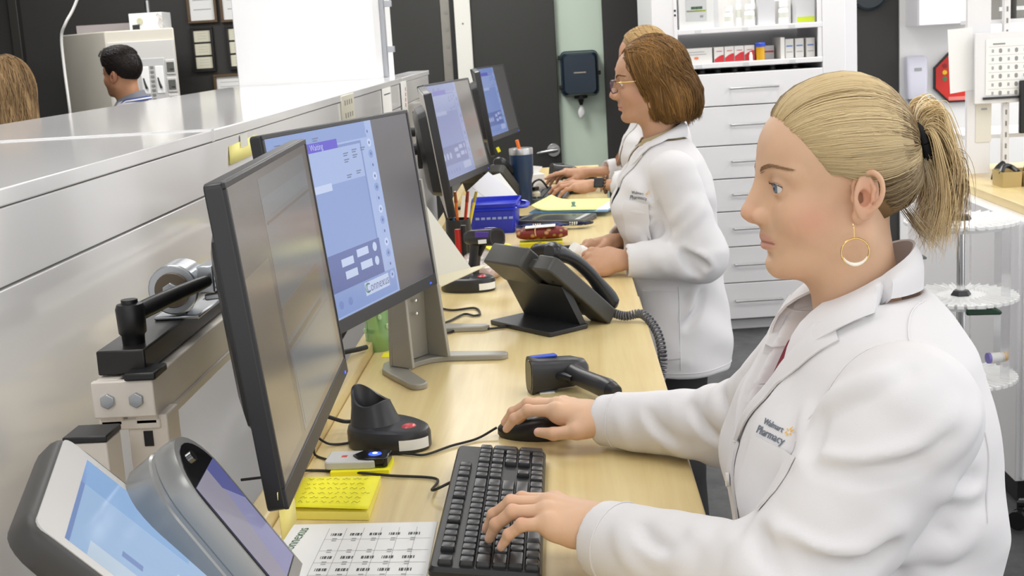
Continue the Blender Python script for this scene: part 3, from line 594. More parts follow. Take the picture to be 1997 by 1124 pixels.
# handheld scanners
def scanner(label, loc, R, stripe, group='handheld barcode scanners'):
    """head along +x (muzzle), handle down -z"""
    sc_k = float(np.linalg.norm(R[:, 0])); t = thing('barcode_scanner', label, 'scanner', loc, rot=R / sc_k, group=group); t.scale = (sc_k,) * 3
    h = MB(); n = 20; a = np.linspace(0, 2 * PI, n, endpoint=False)
    sec = [(-.052, .012, .010, .004), (-.045, .022, .018, .003), (-.02, .029, .024, .002), (.02, .031, .025, 0), (.05, .033, .026, -.002), (.062, .036, .027, -.003), (.066, .036, .027, -.003)]
    def se(w_, h_): c, s = np.cos(a), np.sin(a); return np.c_[w_ * np.sign(c) * np.abs(c) ** .7, h_ * np.sign(s) * np.abs(s) ** .7]
    h.loft([np.c_[np.full(n, x), se(w_, h_)[:, 0], z + se(w_, h_)[:, 1]] for x, w_, h_, z in sec]); obj('head', h, M_dk, t, ang=40)
    obj('scan_window', MB().loft([np.c_[np.full(n, x), se(w_, h_)] + A(0, 0, -.003) for x, w_, h_ in ((.0655, .030, .021), (.0668, .029, .020))]), mat('black_gloss', (20, 20, 22), .1), t)
    g = MB(); pts = smooth_path([(-.015, 0, -.012), (-.022, 0, -.05), (-.034, 0, -.10), (-.048, 0, -.155)], 12); g.tube(pts, [.021, .020, .019, .018, .0175, .0175, .018, .018, .0185, .019, .0195, .017], 14, flat=1.0); obj('handle', g, M_dk, t)
    tr_ = MB().tube(smooth_path([(.016, 0, -.02), (.004, 0, -.035), (-.004, 0, -.052)], 6), [.007, .008, .008, .007, .006, .005], 8); obj('trigger', tr_, M_black, t)
    sp = MB()
    for sy in (-1, 1): sp.box((.035, sy * .033, .006), (.052, .004, .017), rotm(ry=.1))
    sp.box((.02, 0, .0245), (.07, .03, .003)); obj('stripe', sp, stripe, t, bevel=.0015)
    lb = MB(); lb.box((.035, -.0335, -.014), (.03, .003, .012)); lb.box((.04, 0, .0255), (.02, .026, .003)); obj('label_sticker', lb, M_paper, t, bevel=.001)
    obj('end_cap', MB().cyl((-.047, 0, -.15), (-.053, 0, -.17), .018, .012, 14), M_black, t, bevel=.002)
    return t
# scanner lying on its side: handle towards +x, muzzle to -y
RL = np.stack([nrm(A(-.42, -.9, .08)), A(0, 0, 1.0), A(0, 0, 0)], 1); hx = nrm(A(-.96, -.28, .03)); hz = nrm(A(-.56, .83, .02) - hx * (A(-.56, .83, .02) @ hx)); RL = np.stack([hx, np.cross(hz, hx), hz], 1)
scanner('black barcode scanner with blue tip lying by mouse of blonde woman', tuple(at(1096, 726, z=1.030)), RL * .90, mat('blue_accent', (40, 78, 196), .35))
hx = nrm(A(.80, -.55, .12)); hz = nrm(A(.20, .05, 1.0)); hz = nrm(hz - hx * (hz @ hx)); RS = np.stack([hx, np.cross(hz, hx), hz], 1)
scanner('black barcode scanner with violet stripe standing in cradle beside blue bin', (-.222, 3.235, 1.113), RS * .85, mat('violet_accent', (74, 44, 150), .35))
hx = nrm(A(-.55, .25, .1)); hz = nrm(np.cross(np.cross(hx, A(-.9, .35, .02)), hx)); hz = nrm(A(-.95, .2, .1) - hx * (A(-.95, .2, .1) @ hx)); hz = nrm(A(-.3, -.95, .05) - hx * (A(-.3, -.95, .05) @ hx))
hx = nrm(A(-.9, -.4, .1)); hz = nrm(A(-.8, .5, .1) - hx * (A(-.8, .5, .1) @ hx)); scanner('black barcode scanner lying beyond the hand of the farthest woman', (.0, 5.42, 1.04), np.stack([hx, np.cross(hz, hx), hz], 1), M_black)

# mice
M_mouse = mat('black_mouse_plastic', (26, 26, 28), .35)
def mouse(label, loc, rz, cord=None, group=None):
    t = thing('computer_mouse', label, 'mouse', loc, rz, group)
    n = 24; a = np.linspace(0, 2 * PI, n, endpoint=False); b_ = MB(); rings = []
    for z, s, k in ((0, .94, 0), (.006, 1, 0), (.016, .99, .0), (.024, .90, .002), (.031, .70, .006), (.0355, .40, .010), (.037, .08, .012)):
        rings.append(np.c_[(.030 * np.cos(a) * (1 - .1 * np.sin(a))) * s, .056 * np.sin(a) * s - k, np.full(n, z) - .006 * np.clip(np.sin(a), 0, 1) * (z / .037)])
    b_.loft(rings); obj('shell', b_, M_mouse, t, ang=60)
    obj('scroll_wheel', MB().cyl((-.003, .030, .0225), (.003, .030, .0225), .009, n=16), M_grey, t)
    sm = MB(); sm.tube(smooth_path([(0, .054, .014), (0, .04, .0265), (0, .015, .0345)], 8), .0008, 6); obj('button_seam', sm, M_black, t)
    return t
mouse('black mouse under the right hand of the blonde woman', (-.070, 1.925, 1.0), rad(76), group=None)
mouse('black mouse in front of red glasses case', (-.065, 3.62, .998), rad(60))
mouse('black mouse under the hand of the farthest woman', (.02, 5.02, .998), rad(80))

# cables on the bench
def cable(label, pts, r, m=None, name='cable', n=60):
    p = smooth_path(pts, n); o0 = p[0].copy(); return obj(name, MB().tube(p - o0, r, 8), m or M_black, loc=tuple(o0), label=label, cat='cable')
z1 = 1.003
Zc = lambda px, py, z=1.0035: at(px, py, z=z)
cable('thin black mouse cord curving past the red-button cradle', [A(-.126, 1.939, 1.012), Zc(930, 856), Zc(880, 870), Zc(830, 887), Zc(800, 886), Zc(760, 884), A(-.36, 1.86, 1.0035)], .002)
cable('thin black keyboard cord running across bench above the yellow pad', [A(-.170, 1.672, 1.022), A(-.20, 1.672, 1.010), Zc(850, 934), Zc(760, 928), Zc(680, 921), Zc(600, 918), A(-.40, 1.72, 1.0255), A(-.47, 1.72, 1.02)], .002)
cable('thin black cord of the fingerprint reader', [Zc(664, 903, 1.009), Zc(640, 897), Zc(615, 888), A(-.40, 1.85, 1.026), A(-.47, 1.85, 1.0)], .0018)
cable('black cord leaving behind the red-button cradle', [A(-.335, 1.99, 1.02), A(-.37, 2.0, 1.015), A(-.415, 1.99, 1.028), A(-.47, 1.96, 1.0)], .0033)
cable('thin black cord crossing the rail left of the cradle', [A(-.33, 1.93, 1.004), A(-.38, 1.92, 1.0035), A(-.415, 1.905, 1.0255), A(-.48, 1.89, 1.0)], .002)
cable('black looped cord on bench behind the desk phone, upper strand', [Zc(840, 596), Zc(880, 605), Zc(925, 601), Zc(936, 612), Zc(925, 616), Zc(905, 613), Zc(875, 627), Zc(838, 640)], .0026)
cable('black cord trailing from desk phone stand along the bench', [A(-.10, 2.72, 1.004), Zc(960, 641), Zc(905, 639), Zc(870, 650), Zc(820, 651), A(-.36, 2.62, 1.0035)], .0026)
cable('thick black cable loop behind nearest monitor, upper', [A(-.40, 2.45, 1.03), A(-.47, 2.35, 1.03), A(-.52, 2.2, .98), A(-.50, 2.0, .9)], .005)
cable('thick black cable loop behind nearest monitor, lower', [A(-.42, 2.36, 1.09), A(-.46, 2.25, 1.02), A(-.49, 2.1, .95), A(-.5, 1.9, .9)], .005)

# fingerprint reader on two yellow notes
c_ = at(705, 905, z=1.006); f = thing('fingerprint_reader', 'small grey and black fingerprint reader with glowing blue light', 'reader', (c_[0], c_[1], 1.006), rad(-3))
obj('body', MB().prism(rrect(.075, .052, .008, 5, -.012), 0, .012), mat('silver_grey_plastic', (190, 190, 188), .35), f, bevel=.002)
o = [(-.012, 0), (.0, .018), (.012, .022), (.038, .022), (.042, .018), (.042, -.018), (.038, -.022), (.012, -.022), (.0, -.018)]; obj('sensor_shell', MB().prism(o, .001, .0145), mat('black_gloss', (20, 20, 22), .1), f, bevel=.0015)
obj('sensor_light', MB().sph((.021, 0, .0145), (.010, .010, .0015), 20, 6), lit('blue_glow', 40, 70, 255, 2.5), f); obj('light_core', MB().sph((.021, 0, .0157), (.004, .004, .0012), 12, 6), lit('white_glow', 210, 225, 255, 2.5), f)
obj('red_mark', MB().bb((-.028, -.004, .012), (-.020, .004, .0123)), M_red, f)
npd = MB().prism(rrect(.085, .055, .001, 2), 0, .006); obj('sticky_note', npd, M_yel, loc=(c_[0] + .002, c_[1] - .006, 1.0), label='small bright yellow note block under the fingerprint reader', cat='sticky note')
# green bottle behind the monitor stand
gb = thing('plastic_bottle', 'small clear green soap bottle behind the large monitor stand', 'bottle', (-.392, 2.55, 1.0)); n = 24
obj('body', MB().lathe([(0, 0), (.022, 0), (.025, .006), (.024, .05), (.030, .12), (.026, .155), (.010, .165), (.010, .185), (0, .185)], n=n), mat('green_translucent', (170, 214, 150), .15, trans=.55), gb)
obj('cap', MB().lathe([(0, .185), (.013, .185), (.013, .205), (0, .205)], n=n), M_paper, gb)
po = MB(); rs = np.random.RandomState(5)
for i in range(16): po.sph((.0275 * math.cos(i * 1.9), .0275 * math.sin(i * 1.9), .03 + .007 * i), (.004, .004, .006), 8, 5)
obj('embossed_dots', po, mat('pale_green_plastic', (196, 226, 178), .3), gb)
obj('sticky_note', MB().bb((-.012, -.02, 0), (.012, .02, .001)), M_yel, loc=(-.366, 2.50, 1.0), label='yellow paper scrap at the foot of green bottle', cat='sticky note')
pk = [at(838, 605, z=1.001)[:2], at(862, 604, z=1.001)[:2], at(855, 618, z=1.001)[:2], at(836, 621, z=1.001)[:2]]
sheet('bright pink sticky note on bench right of the large monitor stand', 'sticky note', pk, 1.0005, .001, mat('pink_note', (240, 88, 190), .6), name='sticky_note')

# ---------------------------------------------------------------- desk phones
M_ph = mat('charcoal_phone_plastic', (66, 65, 62), .42); M_phd = mat('dark_phone_plastic', (38, 39, 42), .33)
def phone(label, loc, rz, cord=True):
    """local +y = direction the phone faces (user side), x across; handset at -x... user's left is +x after turning"""
    t = thing('desk_phone', label, 'phone', loc, rz, 'desk phones'); t.scale = (.92, .92, .92)
    Wd = .225
    # stand: flat plate on the bench, riser up to the body
    s = MB(); s.prism(rrect(Wd * .97, .115, .006, 3, 0, .055), 0.001, .011); obj('foot_plate', s, M_phd, t, bevel=.002)
    ri = MB(); ri.add([(-.10, .095, .010), (.10, .095, .010), (.10, .112, .010), (-.10, .112, .010), (-.10, .045, .105), (.10, .045, .105), (.10, .06, .115), (-.10, .06, .115)], [(0, 1, 5, 4), (1, 2, 6, 5), (2, 3, 7, 6), (3, 0, 4, 7)]); obj('riser', ri, M_phd, t)
    # body: slab from top-back to bottom-front
    a0 = A(.018, .150); a1 = A(.175, .012); d = nrm(a1 - a0); nn = A(-d[1], d[0]); nn = nn if nn[1] > 0 else -nn; Ln = np.linalg.norm(a1 - a0)
    fr = (A(0, a0[0], a0[1]), A(1, 0, 0), A(0, d[0], d[1]), A(0, nn[0], nn[1]))
    b_ = MB(); o = np.array([(-Wd / 2, .0), (Wd / 2, 0), (Wd / 2, Ln), (-Wd / 2, Ln)]); b_.prism(o, -.006, .020, fr); obj('body', b_, M_ph, t, bevel=.005, seg=3)
    # display hood on the right part (local -x)
    h = MB(); o = rrect(.135, .085, .008, 3, -.045, .02); h.prism(o, -.018, .034, fr); obj('display_hood', h, M_ph, t, bevel=.004)
    obj('display', MB().prism(rrect(.11, .055, .002, 2, -.045, .025), .034, .0345, fr), mat('lcd_grey', (120, 130, 128), .3), t)
    hk = MB(); hk.prism(rrect(.068, Ln * 1.12, .014, 4, .080, Ln * .5), -.012, .026, fr); hk_o = obj('handset_cradle', hk, M_ph, t, bevel=.004, seg=3)
    mm = MB()
    F3 = lambda a, b, c: fr[0] + fr[1] * a + fr[2] * b + fr[3] * c
    hp = smooth_path([F3(.08, -.012, .034), F3(.08, .01, .046), F3(.08, Ln * .3, .060), F3(.08, Ln * .6, .060), F3(.08, Ln * .92, .048), F3(.08, Ln * 1.06, .034)], 22)
    rr = np.interp(np.linspace(0, 1, 22), [0, .08, .2, .35, .65, .8, .92, 1], [.015, .022, .021, .0145, .0145, .021, .022, .015]); mm.tube(hp, rr, 16, up=fr[1], flat=1.25); ho = obj('handset', mm, M_phd, t)
    kb_ = MB()
    for i in range(4):
        for j in range(3): obj('key', MB().prism(rrect(.016, .010, .002, 2, -.075 + .028 * j, Ln * .52 + .017 * i), .02, .0245, fr), mat('phone_key_grey', (96, 104, 108), .4), t)
    for i in range(5): obj('line_key', MB().prism(rrect(.016, .009, .002, 2, .028, .02 + .02 * i), .02, .0245, fr), mat('phone_key_grey', (96, 104, 108), .4), t)
    for a, b in ((.080, Ln * .18), (.085, Ln * .62), (-.03, .01), (-.09, .0)): q_ = F3(a, b, -.0125); obj('screw_hole', MB().cyl(q_, q_ - fr[3] * .0012, .004, n=10), M_black, t)
    obj('rating_label', MB().prism(rrect(.036, .014, .002, 2, -.05, Ln * .45), -.0068, -.006, fr), M_grey, t)
    if cord:
        # coiled cord from the handset foot over the bench edge
        s0 = F3(.09, Ln * 1.05, .02)
        inv = Matrix.Rotation(-rz, 3, 'Z'); 
        tw = lambda p: np.array(inv @ (Vector(p.tolist()) - Vector(loc))) / .92
        path = smooth_path([s0, tw(A(.110, 2.70, 1.012)), tw(A(.145, 2.69, 1.016)), tw(A(.170, 2.64, .99)), tw(A(.176, 2.58, .95)), tw(A(.168, 2.56, .90))], 420)
        T_, U_, V_ = frames(path); ang = np.linspace(0, 2 * PI * 34, 420); cp = path + .0085 * (np.cos(ang)[:, None] * U_ + np.sin(ang)[:, None] * V_)
        obj('coiled_cord', MB().tube(cp, .0026, 6), mat('grey_coil_cord', (92, 92, 96), .4), t)
    return t
# a = (.65,-.76) is the phone's left (+x local), facing (.76,.65)
phone('charcoal desk phone seen from behind beside coiled cord, tilted on foot plate', (-.112, 2.661, 1.0), math.atan2(-.76, .65))
phone('charcoal desk phone beyond blue bin, only curved handset showing', (-.318, 4.66, .998), math.atan2(-.76, .65) + .35, cord=False)

# ---------------------------------------------------------------- things on the far bench
zc = .998
# white triangular sheet-metal holder behind large monitor
v = [at(822, 388, y=2.90), at(918, 522, y=2.98), at(843, 541, y=2.90)]; n_ = nrm(np.cross(v[1] - v[0], v[2] - v[0])); hh = MB(); hh.loft([[p for p in v], [p + n_ * .002 for p in v]])
hh = MB(); c_ = v[2]; hh.loft([np.array(v) - c_, np.array(v) + n_ * .002 - c_]); t = thing('document_holder', 'white triangular metal document holder behind the right edge of large monitor', 'holder', tuple(c_)); obj('back_plate', hh, mat('white_sheet_metal', (226, 225, 216), .4), t)
lp_ = [v[2], v[1], v[1] + A(.045, .045, -.0), v[2] + A(.02, -.02, -.018)]; obj('lip', MB().loft([np.array(lp_) - c_, np.array(lp_) - c_ + A(0, 0, -.002)]), mat('cream_sheet_metal', (214, 206, 176), .4), t)
obj('leg', MB().tube([v[2] - c_ + A(-.01, .05, 0), A(v[2][0] - .02 - c_[0], .08, zc - c_[2])], .006, 8), M_black, t)
# blue bin
bn = thing('storage_bin', 'bright blue plastic bin with slotted side on the far bench', 'bin', (-.232, 4.16, zc), rad(-3)); bn.scale = (1, 1, .84)
M_blue = mat('blue_plastic', (28, 48, 196), .3)
bi = MB(); bo = rrect(.150, .20, .012, 4); ro = [np.c_[bo * s, np.full(len(bo), z)] for s, z in ((.88, 0), (.90, .003), (1.0, .108), (1.05, .108), (1.05, .113), (.985, .113), (.87, .006))]; bi.loft(ro); obj('tub', bi, M_blue, bn, ang=30)
lipm = MB(); lipm.loft([np.c_[bo * s, np.full(len(bo), z)] for s, z in ((1.0, .085), (1.055, .09), (1.055, .094), (1.0, .098))]); obj('rim', lipm, M_blue, bn)
for i in range(7): obj('slot', MB().bb((-.052 + .0175 * i, -.0985, .055), (-.040 + .0175 * i, -.094, .064)), mat('pale_slot', (150, 168, 226), .5), bn)
hd_ = MB(); hd_.tube(smooth_path([(.075, -.07, .095), (.10, -.05, .092), (.105, 0, .090), (.10, .05, .092), (.075, .07, .095)], 14), .007, 8); obj('handle', hd_, M_blue, bn)
o = obj('bin_label', MB().box((0, 0, 0), (.03, .002, .105), rotm(ry=.18)), M_paper, loc=tuple(at(907, 415, y=4.02)), label='tall white card clipped on left side of blue bin', cat='card')
# envelopes leaning behind the bin
for k, (pa, lab) in enumerate(((( (905, 398), (912, 372), (952, 335), (1002, 375), (1006, 398)), 'white envelope leaning behind blue bin, in front'), (((912, 385), (935, 350), (975, 338), (1010, 382), (1008, 396)), 'white envelope leaning behind blue bin, rear one'))):
    yb = 4.30 + .05 * k; v = [at(px, py, y=yb + (.03 if py < 380 else 0)) for px, py in pa]; c_ = v[0]; o = obj('envelope', MB().loft([np.array(v) - c_, np.array(v) - c_ + A(0, .002, 0)]), M_paper, loc=tuple(c_), label=lab, cat='envelope')
    obj('flap_crease', MB().tube([at(920, 365, y=yb - .002) - c_, at(955, 392, y=yb - .002) - c_], .0006, 5), M_inkl, o)
# pen cup with pens beside the bin
pc = thing('pen_holder', 'dark pen holder crowded with pens and scissors behind monitor lower corner', 'pen holder', (-.315, 3.72, zc)); n = 20
obj('cup', MB().lathe([(0, 0), (.036, 0), (.038, .004), (.036, .10), (.033, .10), (.034, .006), (0, .006)], n=n), M_dk, pc)
for k, (dx, dy, ln, colr, lab) in enumerate(((.012, .0, .17, (196, 60, 30), 'red pen standing in the dark pen holder'), (.02, .008, .165, (236, 214, 40), 'yellow pencil standing in the dark pen holder'), (-.008, .01, .16, (30, 90, 130), 'teal pen standing in the dark pen holder'), (.0, -.012, .175, (220, 110, 40), 'orange marker standing in the dark pen holder'), (-.015, -.005, .15, (60, 50, 44), 'brown pen standing in the dark pen holder'))):
    b0 = A(-.315 + dx * .6, 3.72 + dy * .6, zc + .008); tip = b0 + A(dx * 2.2, dy * 2.2, ln); p_ = thing('pen', lab, 'pen', tuple(b0), 0, 'pens in the holder'); pm = mat('pen_%d' % k, colr, .35)
    obj('barrel', MB().cyl((0, 0, 0), tuple((tip - b0) * .82), .0045, n=10), pm, p_); obj('cap', MB().cyl(tuple((tip - b0) * .82), tuple(tip - b0), .0052, .004, 10), mat('pen_cap_%d' % k, tuple(int(c * .7) for c in colr), .35), p_)
gp = thing('marker', 'red marker with black cap lying upright beside violet-striped scanner', 'pen', tuple(at(893, 462, y=3.45)))
obj('barrel', MB().cyl((0, 0, -.06), (0, 0, .02), .008, n=12), M_red, gp); obj('cap', MB().cyl((.016, .0, -.06), (.016, .0, .03), .007, n=12), M_black, gp)
# tumbler
tu = thing('insulated_tumbler', 'navy insulated tumbler with steel rim and orange straw', 'tumbler', (-.158, 4.74, zc))
obj('body', MB().lathe([(0, 0), (.031, 0), (.032, .004), (.034, .09), (.0405, .115), (.043, .185), (0, .185)], n=36), mat('navy_powder_coat', (30, 52, 84), .35), tu)
obj('rim', MB().lathe([(.0405, .1852), (.043, .1855), (.0435, .205), (.042, .208), (.038, .208), (.038, .190)], n=36), M_steel, tu)
obj('lid', MB().lathe([(0, .198), (.037, .198), (.0385, .203), (.036, .206), (0, .206)], n=36), mat('clear_lid', (160, 165, 168), .2), tu)
obj('straw', MB().tube([(.004, -.008, .12), (-.004, -.01, .2), (-.012, -.012, .238)], .0065, 12), mat('orange_straw', (240, 120, 40), .35), tu)
# lanyard, tablet, red case, notes, pads
tt = thing('tablet_computer', 'grey-cased tablet lying flat on the far bench before the yellow pad', 'tablet', (-.04, 4.27, zc), rad(-18)); obj('case', MB().prism(rrect(.235, .17, .014, 4), 0, .016), mat('dark_case', (70, 70, 68), .45), tt, bevel=.003)
obj('screen', MB().prism(rrect(.20, .14, .004, 2), .016, .0166), mat('reflective_dark_screen', (74, 76, 80), .12), tt); obj('screen_edge', MB().prism(rrect(.016, .13, .002, 2, .092, 0), .0166, .017), mat('silver_trim', (206, 208, 208), .3), tt)
ln_ = thing('lanyard', 'bunched navy lanyard with white lettering in front of the flat tablet', 'lanyard', (-.05, 4.10, zc)); rs = np.random.RandomState(2)
M_nav = mat('navy_fabric', (28, 44, 96), .8)
for k in range(3):
    pts = [(-.11 + .022 * i, .012 * math.sin(i * 1.3 + k * 2) - .01 * k, .010 + .008 * abs(math.sin(i * .9 + k))) for i in range(11)]; P_ = smooth_path(pts, 40); T_, U_, V_ = frames(P_)
    ln_m = MB(); ln_m.loft(np.stack([P_ + V_ * .010 + U_ * .001, P_ - V_ * .010 + U_ * .001, P_ - V_ * .010 - U_ * .001, P_ + V_ * .010 - U_ * .001], 1)); obj('strap', ln_m, M_nav, ln_)
tx = MB()
for a in (-.06, .055):
    for s in range(4): tx.box((a + .007 * s, -.024, .019), (.004, .002, .010), rotm(rx=.3, rz=.3))
obj('lettering', tx, M_paper, ln_); obj('clasp', MB().tube(smooth_path([(.10, 0, .012), (.125, .01, .014), (.12, .03, .014), (.10, .02, .012)], 14), .004, 8), M_black, ln_)
gcz = thing('glasses_case', 'red floral glasses case with folded paper and rubber band on the far bench', 'glasses case', (-.078, 3.80, zc + .014), rad(-1)); gcz.scale = (.88,) * 3; sec = np.linspace(-1, 1, 15); a = np.linspace(0, 2 * PI, 20, endpoint=False)
M_fl = mat('red_floral_fabric', (120, 40, 36), .6); nt, b, N, L = nodes_of(M_fl); tc_ = N('ShaderNodeTexCoord'); vo = N('ShaderNodeTexVoronoi'); vo.inputs['Scale'].default_value = 46; crv = N('ShaderNodeValToRGB'); crv.color_ramp.elements[0].color = srgb(206, 140, 110); crv.color_ramp.elements[0].position = .18; crv.color_ramp.elements[1].color = srgb(122, 34, 34); crv.color_ramp.elements[1].position = .4; e_ = crv.color_ramp.elements.new(.3); e_.color = srgb(150, 130, 70); L(tc_.outputs['Object'], vo.inputs['Vector']); L(vo.outputs['Distance'], crv.inputs['Fac']); L(crv.outputs['Color'], b.inputs['Base Color'])
obj('shell', MB().loft([np.c_[np.full(20, s * .085), .034 * (1 - abs(s) ** 5 * .5) * np.cos(a), .024 + .021 * (1 - abs(s) ** 5 * .45) * np.sin(a)] for s in sec]), M_fl, gcz)
obj('folded_paper', MB().box((-.005, -.005, .047), (.10, .045, .003), rotm(ry=-.03)), M_paper, gcz); obj('rubber_band', MB().tube(smooth_path([(-.02, -.036, .02), (-.022, -.034, .036), (-.02, -.01, .0495), (-.02, .02, .0495)], 12), .0018, 6), mat('tan_rubber', (226, 180, 130), .6), gcz)
o = obj('sticky_note_pad', MB().prism(rrect(.115, .075, .002, 2), 0, .014), mat('olive_yellow_pad', (214, 206, 40), .6), loc=(-.085, 3.885, zc), rot=None, label='olive yellow note block beneath red glasses case', cat='note pad') if False else obj('sticky_note_pad', MB().prism(rrect(.125, .075, .002, 2), 0, .0135), mat('olive_yellow_pad', (214, 206, 40), .6), loc=(-.082, 3.785, zc), label='olive yellow note block beneath red glasses case', cat='note pad')
yp = thing('sticky_note_pad', 'yellow note pad lying in front of blue bin behind the cradle scanner', 'note pad', (-.20, 3.72, zc), .3); obj('pad', MB().prism(rrect(.075, .10, .001, 2), 0, .012), mat('yellow_pad_edge', (246, 232, 110), .7), yp); obj('top_note', MB().prism(rrect(.076, .10, .001, 2), .012, .013), M_yel, yp)
pn = thing('pen', 'black ballpoint pen lying to the right of the red glasses case', 'pen', (.015, 3.70, zc + .006), .12); obj('barrel', MB().tube([(-.03, 0, 0), (.05, 0, 0)], .0055, 10), M_black, pn); obj('tip', MB().tube([(.05, 0, 0), (.075, 0, 0)], [.005, .0015], 10), M_grey, pn)
# blue tape, clear bags
bt = MB(); pts = [at(px, py, z=1.012) for px, py in ((918, 492), (948, 490), (950, 499), (930, 503), (905, 500))]; c_ = np.mean(pts, 0); o = obj('tape_scrap', MB().loft([np.array(pts) - c_, (np.array(pts) - c_) * .9 + A(0, 0, .012)]), mat('cyan_tape', (40, 150, 214), .4), loc=tuple(c_ - A(0, 0, .012)), label='crumpled bright blue tape beside scanner cradle', cat='tape')
def bag(label, c, sx, sy, sz, seed, m):
    b_ = MB().sph((0, 0, 0), (sx, sy, sz), 28, 16); v_ = b_.verts(); d = fbm(v_ / max(sx, sy), 3.2, seed, 3); v_ = v_ * (1 + .28 * d)[:, None]; v_[:, 2] = np.clip(v_[:, 2], -sz * .8, None) + sz * .8; b_.v = [v_]; return obj('plastic_bag', b_, m, loc=c, label=label, cat='bag')
M_bag = mat('clear_film', (236, 232, 230), .12, trans=.75, alpha=.75)
bag('crumpled clear plastic bag left of the desk phone', tuple(at(935, 528, z=1.0)), .05, .07, .03, 4, M_bag)
bag('small peach-coloured crumpled bag beside desk phone', tuple(at(957, 540, z=1.0)), .03, .05, .018, 9, mat('peach_film', (240, 214, 200), .3, trans=.4))
# yellow legal pad on clipboard, with a clip
cb = thing('clipboard', 'clear blue clipboard with pale yellow paper under the forearm of farthest woman', 'clipboard', (.035, 4.50, zc), rad(-14)); obj('board', MB().prism(rrect(.27, .30, .008, 3), .016, .019), mat('clear_blue_acrylic', (120, 176, 222), .15, trans=.3), cb)
rows = [[(x, y, .021 + .03 * max(0, (-.07 - x) / .06) ** 2 * .6) for y in np.linspace(-.135, .14, 5)] for x in np.linspace(-.13, .09, 12)]; ys_ = MB().loft(np.array(rows), cap=False, closed=False); o = obj('yellow_sheet', ys_, mat('pale_yellow_sheet', (250, 244, 160), .65), cb); so = o.modifiers.new('solid', 'SOLIDIFY'); so.thickness = .004
obj('white_sheet', MB().prism(rrect(.06, .24, .002, 2, .10, 0), .0193, .021), M_paper, cb); kn_ = MB(); kn_.lathe([(0, .022), (.010, .022), (.010, .026), (.005, .03), (.008, .04), (0, .042)], (0, -.06, 0), 16); obj('clip', kn_, mat('teal_clip', (110, 150, 150), .3), cb)
# calculator / label keypad in front of farthest woman, small bottles, paper box
kp = thing('keyboard', 'grey keyboard under the left hand of farthest woman', 'keyboard', (-.06, 4.93, zc), PI / 2 - .1); obj('case', MB().prism(rrect(.36, .13, .008, 3), 0, .018), mat('slate_grey_plastic', (92, 98, 102), .4), kp, bevel=.003)
for r_ in range(5):
    for k in range(14): obj('key', MB().box((-.155 + .024 * k, -.046 + .023 * r_, .021), (.019, .018, .006)), mat('slate_key', (72, 76, 80), .4), kp)
vb = thing('pill_bottle', 'small cream bottle with dark cap beside navy tumbler', 'bottle', (-.115, 4.80, zc)); obj('body', MB().lathe([(0, 0), (.018, 0), (.018, .036), (.012, .042), (.012, .045), (0, .045)], n=20), mat('cream_label', (230, 220, 190), .5), vb); obj('cap', MB().lathe([(0, .045), (.0145, .045), (.0145, .058), (0, .058)], n=20), M_black, vb)
wb = thing('tissue_box', 'small white paper carton standing beyond navy tumbler', 'box', (-.135, 5.15, zc), .3); obj('carton', MB().bb((-.045, -.03, 0), (.045, .03, .07)), M_paper, wb, bevel=.002); obj('tissue', MB().loft(np.array([[(-.03, -.01, .07), (.02, -.012, .07), (.02, .012, .07), (-.03, .01, .07)], [(-.045, -.004, .11), (.045, -.006, .095), (.045, .006, .095), (-.045, .004, .11)]])), M_paper, wb)
sc_ = thing('tape_dispenser', 'small clear and black desk dispenser before the tumbler', 'dispenser', (-.10, 5.02, zc), .2); obj('frame', MB().tube(smooth_path([(-.03, 0, .0), (-.03, 0, .045), (.0, 0, .06), (.025, 0, .03), (.04, 0, .0)], 16), .004, 8), M_black, sc_); obj('core', MB().cyl((0, -.012, .025), (0, .012, .025), .02, n=20), mat('clear_film', (236, 232, 230), .12), sc_)
ys2 = at(972, 292, y=5.03); obj('sticky_note', MB().box((0, 0, 0), (.012, .002, .02), rotm(ry=-.4)), M_yel, loc=tuple(ys2), label='tiny yellow tag at lower corner of edge-on far monitor', cat='sticky note')
hc = cable('black phone cord crossing in front of clipboard', [A(-.20, 4.45, 1.002), A(-.15, 4.38, 1.004), A(-.10, 4.42, 1.004), A(-.09, 4.55, 1.004)], .005)
# ---------------------------------------------------------------- tall white drawer cabinet with open shelves
kb0 = rad(4); Kc = thing('drawer_cabinet', 'tall white cabinet with two open shelves over seven handled drawers', 'cabinet', (.473, 6.8, 0), kb0)
cw = .985; s0, s1 = .128, .868                         # opening between side panels
bd = MB(); bd.bb((0, 0, .0), (s0, .02, 2.5)); bd.bb((0, .02, 0), (.02, .55, 2.5)); bd.bb((s0 - .02, .02, 0), (s0, .55, 2.5)); bd.bb((s1, 0, 0), (cw, .02, 2.5)); bd.bb((cw - .02, .02, 0), (cw, .55, 2.5)); bd.bb((s1, .02, 0), (s1 + .02, .55, 2.5)); bd.bb((s0, .53, .0), (s1, .55, 2.5)); bd.bb((s0, .04, .09), (s1, .53, .11)); bd.bb((s0, .06, 0), (s1, .08, .09))
obj('carcass', bd, M_cab, Kc, bevel=.002)
zs = [.085, .285, .475, .66, .825, 1.0, 1.19, 1.368]
zs = [at(1470, p, y=6.86)[2] for p in (618.5, 548, 478, 409, 345, 280, 203, 138.5)]
for a, b_ in zip(zs[:-1], zs[1:]):
    dr = obj('drawer', MB().bb((s0 + .002, -.004, a + .0025), (s1 - .002, .02, b_ - .0025)), M_cab, Kc, bevel=.0025)
    hm = MB(); zc_ = (a + b_) / 2 + .004; xm = (s0 + s1) / 2 + .01
    hm.tube([(xm - .125, -.036, zc_), (xm + .125, -.036, zc_)], .0055, 10)
    for sx in (-.12, .12): hm.tube([(xm + sx, -.004, zc_), (xm + sx, -.036, zc_)], .0045, 8)
    obj('handle', hm, M_steel, dr)
